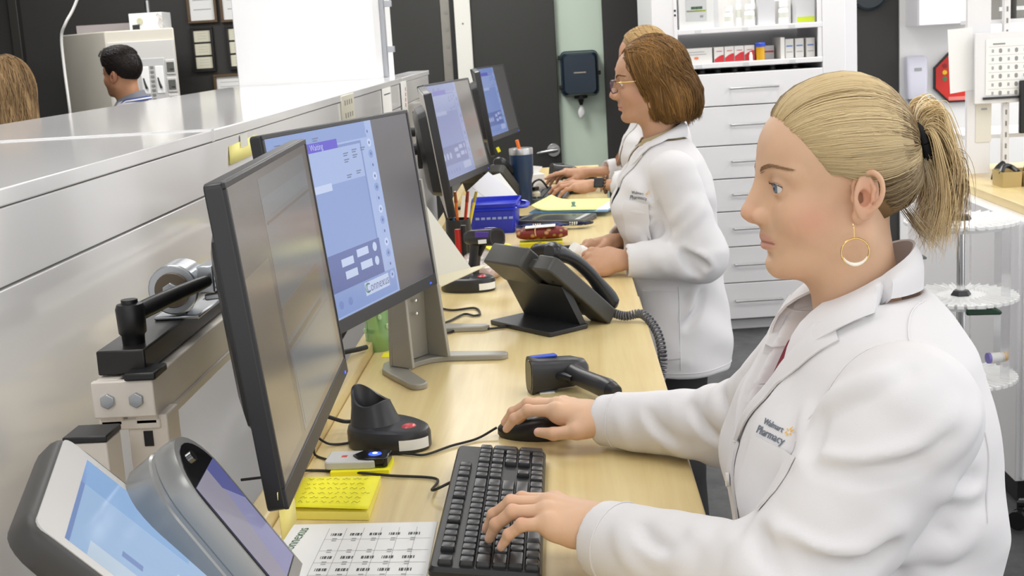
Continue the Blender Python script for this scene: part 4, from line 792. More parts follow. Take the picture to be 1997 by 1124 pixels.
obj('kick_strip', MB().bb((s0, .03, .055), (s1, .04, zs[0] - .002)), mat('grey_plinth', (150, 148, 144), .5), Kc)  # grey strip set back below the lowest drawer
zsh = [at(1470, 50, y=6.86)[2], at(1470, 118, y=6.86)[2]]
for z in zsh:
    so = obj('shelf', MB().bb((s0, .0, z - .026), (s1, .52, z)), M_cab, Kc, bevel=.003)
    for k in range(3): obj('price_clip', MB().bb((s0 + .09 + .24 * k, -.003, z - .021), (s0 + .12 + .24 * k, .0, z - .006)), mat('clear_clip', (214, 216, 216), .3), so)
obj('standard', MB().bb((s0 - .018, -.004, 1.40), (s0 - .003, .0, 2.3)), M_cab, Kc)
obj('standard', MB().bb((s1 - .022, .002, 1.40), (s1 - .002, .02, 2.3)), M_cab, Kc)
for z in (1.66, 1.683): obj('hole', MB().cyl((s0 - .0105, -.005, z), (s0 - .0105, -.0035, z), .006, n=12), M_black, Kc)
Rk = rotm(rz=kb0)
def onK(x, y, z): return tuple(A(.473, 6.8, 0) + Rk @ A(x, y, z))
def pxK(px): # cabinet-x of a photo column on the shelf front
    return (at(px, 80, y=6.83)[0] - .473) / math.cos(kb0)
M_carton = mat('off_white_carton', (228, 226, 222), .6); M_cg = mat('grey_carton', (206, 206, 208), .6)
def carton(label, x0, x1, z, h, d=.2, y0=.03, m=None, deco=None, cat='box', group='medicine boxes on the cabinet shelves', name='medicine_box'):
    t = thing(name, label, cat, onK((x0 + x1) / 2, y0, z), kb0, group); w = x1 - x0
    obj('carton', MB().bb((-w / 2, 0, 0), (w / 2, d, h)), m or M_carton, t, bevel=.0015)
    if deco: deco(t, w, h)
    return t
def pq(t, name, pts, m): 
    obj(name, MB().loft([[(x, -.0002, z) for x, z in pts], [(x, -.0012, z) for x, z in pts]]), m, t, smooth=False)
R_ = lambda a, b, c, d: [(a, b), (c, b), (c, d), (a, d)]
M_sw = mat('red_swoosh', (200, 44, 52), .5); M_teal = mat('teal_print', (60, 170, 170), .6); M_orp = mat('orange_print', (232, 130, 86), .6); M_blp = mat('blue_print', (90, 130, 200), .6); M_lime = mat('lime_print', (190, 206, 40), .6)
z2 = zsh[1]
def d0(t, w, h):
    pq(t, 'teal_corner', [(-w / 2 + .002, h - .004), (-w / 2 + .03, h - .004), (-w / 2 + .002, h - .022)], M_teal)
    pq(t, 'logo', [(.012 * math.cos(a), .028 + .007 * math.sin(a)) for a in np.linspace(0, 2 * PI, 14, endpoint=False)], M_orp)
    for k in range(2): pq(t, 'print', R_(-w / 2 + .02, .045 + .012 * k, w / 2 - .03 - .01 * k, .048 + .012 * k), M_inkl)
carton('long white medicine carton with teal corner and orange oval on lower shelf', pxK(1327), pxK(1390), z2, .078, deco=d0)
def dr_(k):
    def f(t, w, h):
        pts = [(-w / 2 + .001, .002)] + [(-w / 2 + .001 + (w - .002) * u, .002 + (.014 + .010 * k) + (.022) * math.sin(u * 1.6)) for u in np.linspace(0, 1, 8)] + [(w / 2 - .001, .002)]
        pq(t, 'red_swoosh', pts, M_sw); pq(t, 'print', R_(-w / 2 + .012, .055, w / 2 - .01, .058), M_sw)
    return f
for k, (a, b_) in enumerate(((1394, 1413), (1414.5, 1433), (1434, 1453), (1454, 1474))):
    carton('white box with red swoosh on lower shelf, %s of row of four' % ('leftmost', 'second from left', 'third from left', 'rightmost')[k], pxK(a), pxK(b_), z2, .078, d=.3, deco=dr_(k * .5))
carton('pale box with red band half hidden behind the amber vial', pxK(1490), pxK(1519), z2, .07, y0=.1, m=M_cg, deco=lambda t, w, h: pq(t, 'band', R_(-w / 2 + .004, .035, w / 2 - .002, .043), M_sw))
def db(t, w, h): pq(t, 'blue_print', R_(-w / 2 + .006, h * .6, w / 2 - .006, h * .66), M_blp); pq(t, 'print', R_(-w / 2 + .006, h * .3, w / 2 - .006, h * .34), M_inkl)
carton('narrow white carton edge at the left of blue-printed boxes', pxK(1525), pxK(1533), z2, .108, y0=.02)
for k, (a, b_) in enumerate(((1537, 1553.5), (1557, 1574), (1579, 1596))):
    carton('upright white box with small blue print on lower shelf, %s of three' % ('leftmost', 'middle', 'rightmost')[k], pxK(a), pxK(b_), z2, .098, y0=.05, deco=db)
av = thing('pill_vial', 'amber pill vial with blue cap standing on the lower cabinet shelf', 'vial', onK(pxK(1485), .025, z2), 0); obj('vial', MB().lathe([(0, 0), (.022, 0), (.0225, .07), (0, .07)], n=24), mat('amber_plastic', (226, 170, 20), .2), av); obj('cap', MB().lathe([(0, .068), (.026, .068), (.027, .084), (.024, .088), (0, .088)], n=24), mat('blue_cap', (50, 84, 210), .4), av)
wv = thing('bottle', 'tiny white bottle at the front edge of lower shelf before red-swoosh boxes', 'bottle', onK(pxK(1465), .012, z2), 0); obj('body', MB().lathe([(0, 0), (.009, 0), (.009, .028), (.006, .034), (.006, .042), (0, .044)], n=16), M_paper, wv)
# upper shelf
z1_ = zsh[0]
def dj(t, w, h): pq(t, 'label', R_(-w * .3, .04, w * .3, .15), mat('grey_label', (196, 198, 198), .5)); pq(t, 'green_rule', R_(-w * .28, .085, w * .28, .094), M_lime); pq(t, 'print', R_(-w * .15, .098, w * .18, .112), mat('green_print', (60, 110, 70), .7)); pq(t, 'print', R_(w * .1, .055, w * .2, .068), M_ink)
carton('large frosted plastic tub with grey and lime label on upper shelf', pxK(1327), pxK(1395), z1_, .24, m=mat('frosted_tub', (222, 222, 220), .35), deco=dj, cat='tub', name='storage_tub', group=None)
carton('plain pale carton between tub and first white bottle', pxK(1398), pxK(1408), z1_, .2, y0=.08, m=M_cg)
carton('wide pale grey carton behind the white bottles', pxK(1410), pxK(1478), z1_, .26, y0=.14, m=M_carton)
carton('tall light grey carton right of the white bottles', pxK(1483), pxK(1517), z1_, .25, y0=.04, m=M_cg)
carton('tall pale grey carton with lime foot at the shelf right end', pxK(1559), pxK(1596), z1_, .25, y0=.04, m=M_cg, deco=lambda t, w, h: pq(t, 'lime_foot', R_(-w / 2 + .004, .004, w / 2 - .002, .03), M_lime))
carton('white carton behind the single white bottle', pxK(1533), pxK(1556), z1_, .12, y0=.12)
def pbot(label, px, h=.085, r=.021, y=.05, group='white bottles on the upper shelf'):
    t = thing('pill_bottle', label, 'bottle', onK(pxK(px), y, z1_), 0, group)
    obj('body', MB().lathe([(0, 0), (r, 0), (r + .001, .004), (r, h * .62), (r * .75, h * .72), (r * .75, h * .76), (0, h * .76)], n=24), M_paper, t); obj('cap', MB().lathe([(0, h * .74), (r * .9, h * .74), (r * .9, h), (0, h)], n=24), M_paper, t)
    obj('label_wrap', MB().lathe([(r + .0006, h * .1), (r + .0006, h * .5)], n=24, cap=False), mat('printed_label', (214, 216, 206), .6), t)
pbot('white pill bottle standing right of the frosted tub', 1426, .105); pbot('white pill bottle with dark print before the wide carton', 1467, .11, .025)
pbot('white pill bottle next to the tall right cartons', 1534, .115, .025)
pbot('small white bottle peeping behind the second pill bottle, left', 1449, .17, .014, .09); pbot('small white bottle peeping behind the second pill bottle, right', 1478, .17, .014, .09)
for k, px in enumerate((1374, 1407, 1440, 1467, 1516, 1564)):
    t = thing('pill_bottle', 'grey-topped bottle in the dark slot above drawers, %s' % ('leftmost', 'second from left', 'third from left', 'fourth from left', 'second from right', 'rightmost')[k], 'bottle', onK(pxK(px), .12 + .02 * (k % 2), zs[-1] + .0), 0, 'bottles in the dark slot above the drawers')
    obj('body', MB().lathe([(0, 0), (.02, 0), (.02, .012), (.015, .018), (0, .018)], n=16), M_dk, t); obj('cap', MB().lathe([(0, .018), (.016, .018), (.016, .032 + .006 * (k % 3)), (0, .032 + .006 * (k % 3))], n=16), mat('dull_grey_cap', (120, 122, 120), .5), t)
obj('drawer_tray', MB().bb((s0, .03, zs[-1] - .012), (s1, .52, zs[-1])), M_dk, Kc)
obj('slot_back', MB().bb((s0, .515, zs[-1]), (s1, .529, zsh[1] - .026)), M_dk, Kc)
# ---------------------------------------------------------------- wall things, back and right
td = thing('towel_dispenser', 'dark blue translucent paper towel dispenser on mint wall strip', 'dispenser', (.118, 8.44, 1.21))
o = rrect(.225, .27, .03, 6, 0, .14); fr = (A(0, 0, 0), A(1, 0, 0), A(0, 0, 1), A(0, -1, 0)); sh = MB(); sh.loft([[np.array(fr[0]) + fr[1] * (x * s) + fr[2] * ((y - .14) * s + .14) + fr[3] * h for x, y in o] for s, h in ((1, 0), (1, .12), (.97, .155), (.86, .175))]); obj('cover', sh, mat('navy_translucent', (28, 46, 62), .18), td, ang=40)
rim = MB(); o2 = rrect(.24, .285, .035, 6, 0, .14); rim.loft([[fr[1] * x + fr[2] * y + fr[3] * h for x, y in o2] for h in (0, .03)]); obj('back_plate', rim, mat('slate_plastic', (44, 62, 74), .3), td)
for p in ((-.118, .06), (-.118, .245), (.118, .14)): obj('latch', MB().box((p[0], -.04, p[1]), (.03, .03, .025)), M_black, td, bevel=.004)
nz = MB(); nz.lathe([(0, .01), (.042, .01), (.042, -.012), (.02, -.02), (.009, -.055), (.0, -.055)], (0, -.09, 0), 20); obj('nozzle', nz, M_black, td)
obj('brand_plate', MB().box((0, -.176, .15), (.075, .003, .007)), mat('tan_plate', (180, 170, 156), .4), td)
pt = MB().sph((0, -.09, -.10), (.022, .018, .035), 14, 10); v_ = pt.verts(); pt.v = [v_ * (1 + .12 * fbm(v_, 60, 3, 2))[:, None] * A(1, 1, 1) + (0, 0, 0)]; obj('towel_tail', pt, M_paper, td)
ck = thing('wall_clock', 'round black-rimmed white wall clock at the top edge', 'clock', (1.745, 7.6, 1.735)); obj('rim', MB().lathe([(.085, 0), (.105, 0), (.105, .03), (.096, .034), (.09, .02)], n=40).xf(rotm(rx=PI / 2)), mat('pale_blue_black_rim', (34, 44, 50), .3), ck); obj('face', MB().lathe([(0, .005), (.093, .005), (.093, .018), (0, .018)], n=40).xf(rotm(rx=PI / 2)), mat('clock_face', (216, 228, 230), .4), ck)
cn = MB()
for h in range(1, 13): add_text(cn, str(h), .026, (.072 * math.sin(h * PI / 6), -.0185, .072 * math.cos(h * PI / 6)), (1, 0, 0), (0, 0, 1), 0)
obj('numerals', cn, M_ink, ck, smooth=False); hn = MB(); hn.box((.012, -.02, .022), (.006, .002, .055), rotm(ry=.5)); hn.box((-.02, -.021, .012), (.005, .002, .07), rotm(ry=-1.0)); obj('hand', hn, M_black, ck)
wc = thing('wall_cabinet', 'white wall cupboard above the soap dispenser', 'cabinet', (2.09, 7.58, 1.53)); obj('body', MB().bb((-.15, -.26, 0), (.19, 0, .7)), M_cab, wc, bevel=.003); obj('door', MB().bb((-.148, -.28, .003), (.188, -.262, .697)), M_cab, wc, bevel=.003)
sd = thing('soap_dispenser', 'white wall soap dispenser with grey translucent foot', 'dispenser', (1.985, 7.58, 1.13)); o = rrect(.115, .1, .02, 5, 0, -.05); b_ = MB(); b_.loft([np.c_[o[:, 0] * s, o[:, 1] * t_, np.full(len(o), z)] for s, t_, z in ((.86, .9, .0), (.95, 1, .03), (1, 1, .12), (1, .95, .20), (.95, .8, .228), (.8, .6, .236))]); obj('shell', b_, mat('lavender_white_plastic', (222, 222, 234), .35), sd, ang=50); obj('reservoir', MB().lathe([(0, -.03), (.035, -.03), (.045, .001), (0, .001)], (0, -.05, 0), 20), M_grey, sd); obj('badge', MB().bb((-.02, -.1012, .155), (.02, -.099, .172)), M_inkl, sd)
oc = thing('octagon_sign', 'red octagonal sign with black border, yellow and green dots', 'sign', (2.235, 7.56, 1.235)); a = np.linspace(0, 2 * PI, 8, endpoint=False) + PI / 8; fr = (A(0, 0, 0), A(1, 0, 0), A(0, 0, 1), A(0, -1, 0)); P8 = lambda r: np.c_[r * np.cos(a), r * np.sin(a)]
obj('border', MB().prism(P8(.152), -.02, .0, fr), M_black, oc); obj('face', MB().prism(P8(.142), .0, .004, fr), mat('sign_red', (206, 40, 28), .4), oc)
for dz, m_ in ((.03, mat('sign_yellow', (246, 200, 20), .4)), (-.005, mat('sign_green', (70, 130, 80), .4)), (.066, mat('sign_dark_red', (150, 24, 20), .4))): obj('dot', MB().cyl((-.082, -.004, dz), (-.082, -.006, dz), .013, n=18), m_, oc)
obj('caption', MB().bb((-.06, -.0055, -.128), (.05, -.004, -.108)), mat('sign_caption', (226, 130, 120), .5), oc)
# ---------------------------------------------------------------- shelving rack with chart at the right edge
rk = thing('shelving_rack', 'white slotted shelving rack at the right edge carrying a pill chart', 'rack', (1.65, 5.05, 0)); S = lambda mb: mb.xf(None, A(-1.65, -5.05, 0))
obj('end_panel', S(MB().bb((1.512, 5.02, .99), (1.60, 5.04, 2.5))), M_cab, rk, bevel=.002)
for xx in (1.652, 1.80):
    po = obj('post', S(MB().bb((xx - .012, 5.0, .97), (xx + .012, 5.025, 2.5))), M_cab, rk, bevel=.002)
    for z in np.arange(1.0, 1.85, .042): obj('slot', S(MB().bb((xx - .003, 4.9985, z), (xx + .003, 5.001, z + .018))), M_grey, po)
obj('shelf', S(MB().bb((1.512, 5.04, 1.12), (2.2, 5.40, 1.135))), M_cab, rk); obj('shelf', S(MB().bb((1.60, 5.03, 1.545), (2.2, 5.40, 1.56))), M_cab, rk)
obj('panel', S(MB().bb((1.53, 4.985, 1.255), (2.2, 4.999, 1.515))), M_cab, rk, bevel=.002)
ch = thing('wall_chart', 'white chart with rows of small grey pill pictures on rack', 'chart', (1.70, 4.984, 1.385)); obj('sheet', MB().bb((-.13, -.0015, -.10), (.18, 0, .105)), M_paper, ch)
cg = MB()
for r_ in range(6):
    z = .062 - .031 * r_
    for c_ in range(3):
        x = -.105 + .058 * c_; o = rrect(.012, .017, .005, 3, x + .028, z); cg.add([(p[0], -.0018, p[1]) for p in o], [tuple(range(len(o)))], 0)
        cg.add([(x - .004, -.0018, z - .006), (x + .004, -.0018, z - .006), (x + .004, -.0018, z + .006), (x - .004, -.0018, z + .006)], [(0, 1, 2, 3)], 1)
    cg.add([(-.12, -.0018, z + .0145), (.18, -.0018, z + .0145), (.18, -.0018, z + .0155), (-.12, -.0018, z + .0155)], [(0, 1, 2, 3)], 1)
cg.add([(-.105, -.0018, .084), (-.06, -.0018, .084), (-.06, -.0018, .090), (-.105, -.0018, .090)], [(0, 1, 2, 3)], 0)
obj('printed_pills', cg, [mat('pill_print', (150, 150, 150), .7), M_inkl], ch, smooth=False); obj('rail', MB().bb((-.14, -.006, -.115), (.2, .0, -.106)), M_dk, ch)
v = [at(1848, 58, y=5.0175), at(1897, 53, y=5.0175), at(1899, 175, y=5.0175), at(1853, 183, y=5.0175)]; c_ = v[0]; o = obj('paper_sheet', MB().loft([np.array(v) - c_, np.array(v) - c_ + A(0, .0015, 0)]), M_paper, loc=tuple(c_), label='blank white sheet hanging from the rack side before octagonal sign', cat='paper')
for k, (px, w_) in enumerate(((1957, .016), (1993, .02))): 
    c_ = at(px, 20, y=5.1); t = thing('binder', 'grey file folder standing on the top shelf of rack, %s' % ('left', 'right edge')[k], 'binder', (c_[0], 5.1, 1.56), 0, 'folders on the rack'); obj('cover', MB().bb((-w_, 0, 0), (w_, .2, .28)), mat('grey_folder', (150, 148, 142), .5), t, bevel=.002); obj('white_band', MB().bb((-w_ - .0005, -.001, .03), (w_ + .0005, .0, .045)), M_paper, t)
c_ = at(1999, 235, y=4.95); t = thing('display_screen', 'black screen edge at the right border below the chart', 'screen', (c_[0] + .12, 4.98, 1.135)); obj('panel', MB().bb((-.135, -.02, .005), (.15, 0, .2)), M_black, t, bevel=.004); obj('foot', MB().bb((-.05, -.06, -.0), (.05, .03, .006)), M_grey, t)
c_ = at(1920, 215, y=5.01); o = obj('notice_sheet', MB().bb((-.03, -.0015, -.12), (.028, 0, .03)), mat('cream_paper', (228, 224, 212), .6), loc=tuple(A(c_[0], 5.019, c_[2])), label='narrow cream notice on the rack end panel under the chart', cat='notice'); obj('print', MB().bb((-.01, -.002, .0), (.012, -.0014, .008)), M_inkl, o)
# ---------------------------------------------------------------- bench cabinet on the right
bc = thing('base_cabinet', 'white base cabinet with maple top at the right edge', 'cabinet', (1.9, 4.7, 0)); S = lambda mb: mb.xf(None, A(-1.9, -4.7, 0))
obj('body', S(MB().bb((1.405, 4.12, .09), (2.4, 5.45, .945))), M_cab, bc, bevel=.003); obj('worktop', S(MB().bb((1.46, 4.10, .945), (2.42, 5.47, .975))), M_maple, bc, bevel=.002); obj('shaded_kick_board', S(MB().bb((1.43, 4.17, 0), (2.38, 5.43, .09))), M_black, bc)  # kick board is black: shade under the cabinet put into its colour
obj('door', S(MB().bb((1.42, 4.10, .10), (1.9, 4.119, .935))), M_cab, bc, bevel=.002)
obj('lock', S(MB().cyl((1.405, 4.35, .90), (1.399, 4.35, .90), .008, n=12)), M_grey, bc)
for k, (px, py, w_) in enumerate(((1947, 360, .035), (1992, 372, .04))):
    c_ = at(px, py, y=4.75); t = thing('tray', 'tan open tray of dark tools on maple top, %s' % ('behind the black cord', 'at the right border')[k], 'tray', (c_[0] + .03, 4.75, .975), 0, 'tan trays on the maple top'); obj('tub', MB().loft([np.array([(x * s, y * s, z) for x, y in rrect(w_ * 2, .12, .004, 3)]) for s, z in ((.95, 0), (1, .055), (.95, .055), (.9, .004))]), mat('tan_tray', (186, 164, 112), .5), t); obj('tools', MB().tube(smooth_path([(-.03, -.03, .05), (-.01, .0, .07), (.02, .02, .065), (.03, -.03, .05)], 12), .009, 8), M_dk, t)
cable('thick black cord hanging on the rack post down past the maple top', [at(1957, 318, y=4.98), at(1943, 333, y=4.96), at(1936, 365, y=4.95), at(1936, 410, y=4.95), at(1938, 440, y=4.1) * A(1, 1, 1)][:4] + [A(1.452, 4.9, 1.0)], .011)
# ---------------------------------------------------------------- rotating tiered carousel
cx, cy = 1.162, 3.9; cr_ = thing('rotating_carousel', 'white three-tier rotating carousel with slotted discs on chrome pole', 'carousel', (cx, cy, 0))
M_disc = mat('white_moulded_plastic', (240, 240, 239), .35)
for z, rr in ((.99, .165), (.762, .165), (.515, .165)):
    g = MB(); n = 36; ro = .165
    o = []
    for k in range(n):
        a0 = 2 * PI * k / n; da = 2 * PI / n
        for f, r in ((0, ro), (.66, ro), (.68, ro - .028), (.98, ro - .028)): o.append((r * math.cos(a0 + f * da), r * math.sin(a0 + f * da)))
    g.prism(np.array(o), z - .006, z + .003); dk = obj('disc', g, M_disc, cr_)
    rb = MB()
    for k in range(n):
        a0 = 2 * PI * (k + .33) / n; rb.box((.118 * math.cos(a0), .118 * math.sin(a0), z + .006), (.082, .0022, .009), rotm(rz=a0))
    obj('rib', rb, M_disc, dk, kind='stuff'); lipr = MB().lathe([(ro - .034, z - .020), (ro - .031, z - .020), (ro - .031, z - .005), (ro - .034, z - .005)], n=48, cap=False); obj('skirt', lipr, M_disc, dk)
    hb = MB().lathe([(0, z + .003), (.030, z + .003), (.030, z + .006), (.022, z + .018), (0, z + .018)], n=6); obj('hub', hb, M_dk, dk)
obj('pole', MB().cyl((0, 0, .03), (0, 0, 1.0), .0125, n=24), M_chrome, cr_); obj('base', MB().lathe([(0, 0), (.13, 0), (.13, .015), (.03, .03), (0, .03)], n=40), M_dk, cr_)
for zt, zb in ((.756, .53), (.984, .78)):
    for aa in (-.9, -.2, .5, 1.1): obj('hanging_sleeve', MB().box((.15 * math.cos(aa), .15 * math.sin(aa), (zt + zb) / 2), (.03, .0006, zt - zb), rotm(rz=aa)), mat('clear_sleeve', (238, 238, 240), .15, trans=.85, alpha=.5), cr_)
for (px, py, colr, lab) in ((1919, 606, (28, 62, 44), 'dark green stapler clipped under the middle carousel disc'), (1787, 501, (104, 112, 108), 'grey stapler clipped under the top carousel disc')):
    c_ = at(px, py, y=3.76 if px > 1850 else 3.84); t = thing('stapler', lab, 'stapler', tuple(c_), rad(-6)); n = 16; o = [(-.05, -.012), (.045, -.012), (.05, -.004), (.03, .008), (-.02, .013), (-.05, .004)]; fr = (A(0, -.012, 0), A(1, 0, 0), A(0, 0, 1), A(0, 1, 0)); obj('body', MB().prism(np.array(o) * (1 if px > 1850 else .6), 0, .024, fr), mat('stapler_%d' % px, colr, .4), t, bevel=.004); obj('clip', MB().bb((-.03, -.014, .006), (.005, .02, .02)), M_disc, t, bevel=.002)
pv = thing('pill_vial', 'amber-ended white pill vial lying on lowest carousel disc', 'vial', tuple(at(1948, 697, y=3.80)), rad(10)); obj('body', MB().cyl((-.028, 0, 0), (.012, 0, 0), .015, n=20), M_carton, pv); obj('open_end', MB().cyl((.012, 0, 0), (.022, 0, 0), .0145, n=20), mat('amber_plastic', (226, 170, 20), .2), pv); obj('cap', MB().cyl((-.036, 0, 0), (-.028, 0, 0), .016, n=20), mat('violet_cap', (130, 120, 190), .4), pv)
# ---------------------------------------------------------------- office chair behind (only its base shows)
oc_ = thing('office_chair', 'black office chair base with casters at the lower right edge', 'chair', (1.66, 3.73, 0), -PI / 2)
hubm = MB().lathe([(0, .09), (.04, .09), (.045, .12), (.028, .14), (.024, .42), (0, .42)], n=20); obj('column', hubm, M_black, oc_)
for k in range(5):
    a0 = 2 * PI * k / 5 + .30; d = A(math.cos(a0), math.sin(a0), 0); p = smooth_path([d * .03 + A(0, 0, .115), d * .2 + A(0, 0, .105), d * .37 + A(0, 0, .082)], 8); la = obj('base_arm', MB().tube(p, np.linspace(.026, .018, 8), 10, up=(0, 0, 1), flat=.8), M_black, oc_); e_ = d * .37; s_ = A(-d[1], d[0], 0)
    obj('caster', MB().cyl(e_ + s_ * .008 + A(0, 0, .03), e_ + s_ * .028 + A(0, 0, .03), .03, n=20).cyl(e_ - s_ * .008 + A(0, 0, .03), e_ - s_ * .028 + A(0, 0, .03), .03, n=20).cyl(e_ + A(0, 0, .05), e_ + A(0, 0, .085), .01), M_black, la)
o = rrect(.46, .46, .1, 6); obj('seat', MB().loft([np.c_[o * s, np.full(len(o), z)] for s, z in ((.9, .42), (1, .44), (1, .48), (.93, .5))]), M_black, oc_, ang=50); o = rrect(.42, .46, .1, 6, 0, .78); obj('backrest', MB().loft([np.c_[o[:, 0] * s, np.full(len(o), y), (o[:, 1] - .78) * s + .78] for s, y in ((.9, .19), (1, .205), (1, .24), (.93, .255))]), M_black, oc_, ang=50); obj('back_strut', MB().tube([(0, .1, .43), (0, .27, .46), (0, .25, .65)], .02, 8), M_black, oc_)
# ---------------------------------------------------------------- left: dispensing machine, framed licences, hanging cable
mc = thing('dispensing_machine', 'large beige steel dispensing machine against the dark wall at left', 'machine', (-2.5, 8.0, 0)); yF = 7.55
M_bei = mat('beige_enamel', (216, 210, 196), .5); M_bg2 = mat('pale_grey_enamel', (208, 206, 202), .45)
pa, pb, pc_ = -2.855, -2.59, -2.19
b_ = MB(); b_.prism(np.array([(pa * 8.25 / 7.6, 8.25), (pa * 7.9 / 7.6, 7.9), (pb, yF), (pc_, yF), (pc_ * 8.25 / 7.55, 8.25)]) - A(-2.5, 8.0), 0, 1.765); obj('body', b_, M_bei, mc, bevel=.006)
fy = yF - 8.0
obj('front_panel', MB().bb((pb + 2.5 + .01, fy - .012, .1), (pc_ + 2.5 - .005, fy - .0005, 1.70)), M_bg2, mc, bevel=.003)
obj('door_panel', MB().bb((.085, fy - .016, .9), (.243, fy - .012, 1.60)), mat('silver_grey_enamel', (198, 197, 196), .4), mc, bevel=.003)
for xx in (.102, .186):
    rc = obj('recess', MB().bb((xx, fy - .019, 1.40), (xx + .045, fy - .015, 1.555)), M_paper, mc, bevel=.003); obj('lever', MB().tube([(xx + .012, fy - .021, 1.49), (xx + .02, fy - .024, 1.455), (xx + .027, fy - .022, 1.43)], [.004, .006, .008], 8), M_black, rc)
for k in range(8): obj('key', MB().bb((.157, fy - .021, 1.545 - .026 * k), (.177, fy - .015, 1.556 - .026 * k)), M_grey, mc)
for z in (1.545, 1.445, 1.350):
    w_ = obj('window_frame', MB().bb((.248, fy - .018, z - .042), (.303, fy - .012, z + .042)), M_bg2, mc, bevel=.003); obj('window_pane', MB().bb((.254, fy - .0195, z - .028), (.297, fy - .0175, z + .028)), mat('olive_dark_glass', (88, 88, 82), .15), w_); obj('latch', MB().bb((.272, fy - .021, z - .016), (.292, fy - .019, z - .009)), M_dk, w_)
obj('top_rail', MB().bb((pa + 2.5 - .02, -.1, 1.766), (.0 - .02, .02, 1.815)), mat('grey_mauve_steel', (160, 152, 152), .4), mc)
obj('port', MB().cyl((-.30 + .18, fy + .02, 1.70), (-.12, fy + .02, 1.70), .006), M_dk, mc)
mt = thing('control_box', 'small white pump box with fittings on top of the beige machine', 'box', (-2.385, 7.8, 1.766)); obj('case', MB().bb((-.11, -.08, 0), (.085, .1, .095)), M_paper, mt, bevel=.003); obj('gauge', MB().cyl((-.045, -.081, .05), (-.045, -.09, .05), .018, n=18), mat('olive_gauge', (190, 190, 160), .3), mt); obj('pipe', MB().cyl((.0, -.06, .06), (.0, -.06, .165), .014, n=14), M_steel, mt); obj('hose', MB().tube(smooth_path([(.06, -.082, .08), (.085, -.09, .06), (.07, -.09, .03), (.09, -.085, .0)], 14), .012, 8), mat('clear_film', (236, 232, 230), .12), mt); obj('fitting', MB().bb((-.09, -.09, .0), (-.05, -.08, .03)), M_dk, mt)
cable('thin white cable hanging from the ceiling to beige machine', [A(-2.50, 7.4, 2.3), at(150, 0, y=7.45), at(128, 45, y=7.45), at(120, 72, y=7.48), at(125, 130, y=7.5), at(136, 214, y=7.5), at(140, 260, y=7.55)], .008, mat('white_cable', (236, 234, 230), .4))
def frame(label, px0, py0, px1, py1, wood, cards=1, dirt=True):
    a = at(px0, py0, y=8.47); b2 = at(px1, py1, y=8.47); cx_, cz_ = (a[0] + b2[0]) / 2, (a[2] + b2[2]) / 2; w_, h_ = abs(b2[0] - a[0]), abs(a[2] - b2[2])
    t = thing('picture_frame', label, 'frame', (cx_, 8.5, cz_), 0, 'framed licences on the dark wall'); f_ = .016
    fm = MB(); fm.bb((-w_ / 2, -.03, h_ / 2 - f_), (w_ / 2, -.002, h_ / 2)); fm.bb((-w_ / 2, -.03, -h_ / 2), (w_ / 2, -.002, -h_ / 2 + f_)); fm.bb((-w_ / 2, -.03, -h_ / 2 + f_), (-w_ / 2 + f_, -.002, h_ / 2 - f_)); fm.bb((w_ / 2 - f_, -.03, -h_ / 2 + f_), (w_ / 2, -.002, h_ / 2 - f_)); obj('frame_moulding', fm, wood, t, bevel=.002)
    obj('backing', MB().bb((-w_ / 2 + f_, -.012, -h_ / 2 + f_), (w_ / 2 - f_, -.002, h_ / 2 - f_)), M_paper if cards == 1 else M_black, t)
    if cards > 1:
        hh_ = (h_ - 2 * f_) / cards
        for k in range(cards): cd = obj('certificate', MB().bb((-w_ / 2 + f_, -.015, -h_ / 2 + f_ + hh_ * k + .006), (w_ / 2 - f_, -.0122, -h_ / 2 + f_ + hh_ * (k + 1) - .006)), mat('cream_certificate', (226, 222, 200), .6), t); [obj('print', MB().bb((-w_ * .22, -.0158, -h_ / 2 + f_ + hh_ * (k + .3 + .2 * q)), (w_ * .2, -.0149, -h_ / 2 + f_ + hh_ * (k + .32 + .2 * q))), M_inkl, cd, smooth=False) for q in range(3)]
    else:
        for q in range(4): obj('print', MB().bb((-w_ * .3, -.013, h_ * (.2 - .16 * q)), (w_ * .3, -.0119, h_ * (.215 - .16 * q))), M_inkl, t, smooth=False)
M_wd = mat('brown_frame_wood', (96, 76, 52), .5); M_bf = mat('black_frame_wood', (30, 28, 28), .4)
frame('brown-framed licence at the top, right of the machine', 355, -70, 424, 43, M_wd); frame('brown-framed licence at the top beside white column', 420, -70, 500, 40, M_wd)
frame('black frame of three stacked cream certificates in full view', 370, 54, 421, 139, M_bf, 3); frame('black frame of three stacked certificates cut by white column', 438, 50, 492, 134, M_bf, 3); frame('brown-framed licence low on the dark wall by white column', 415, 146, 480, 196, M_wd)
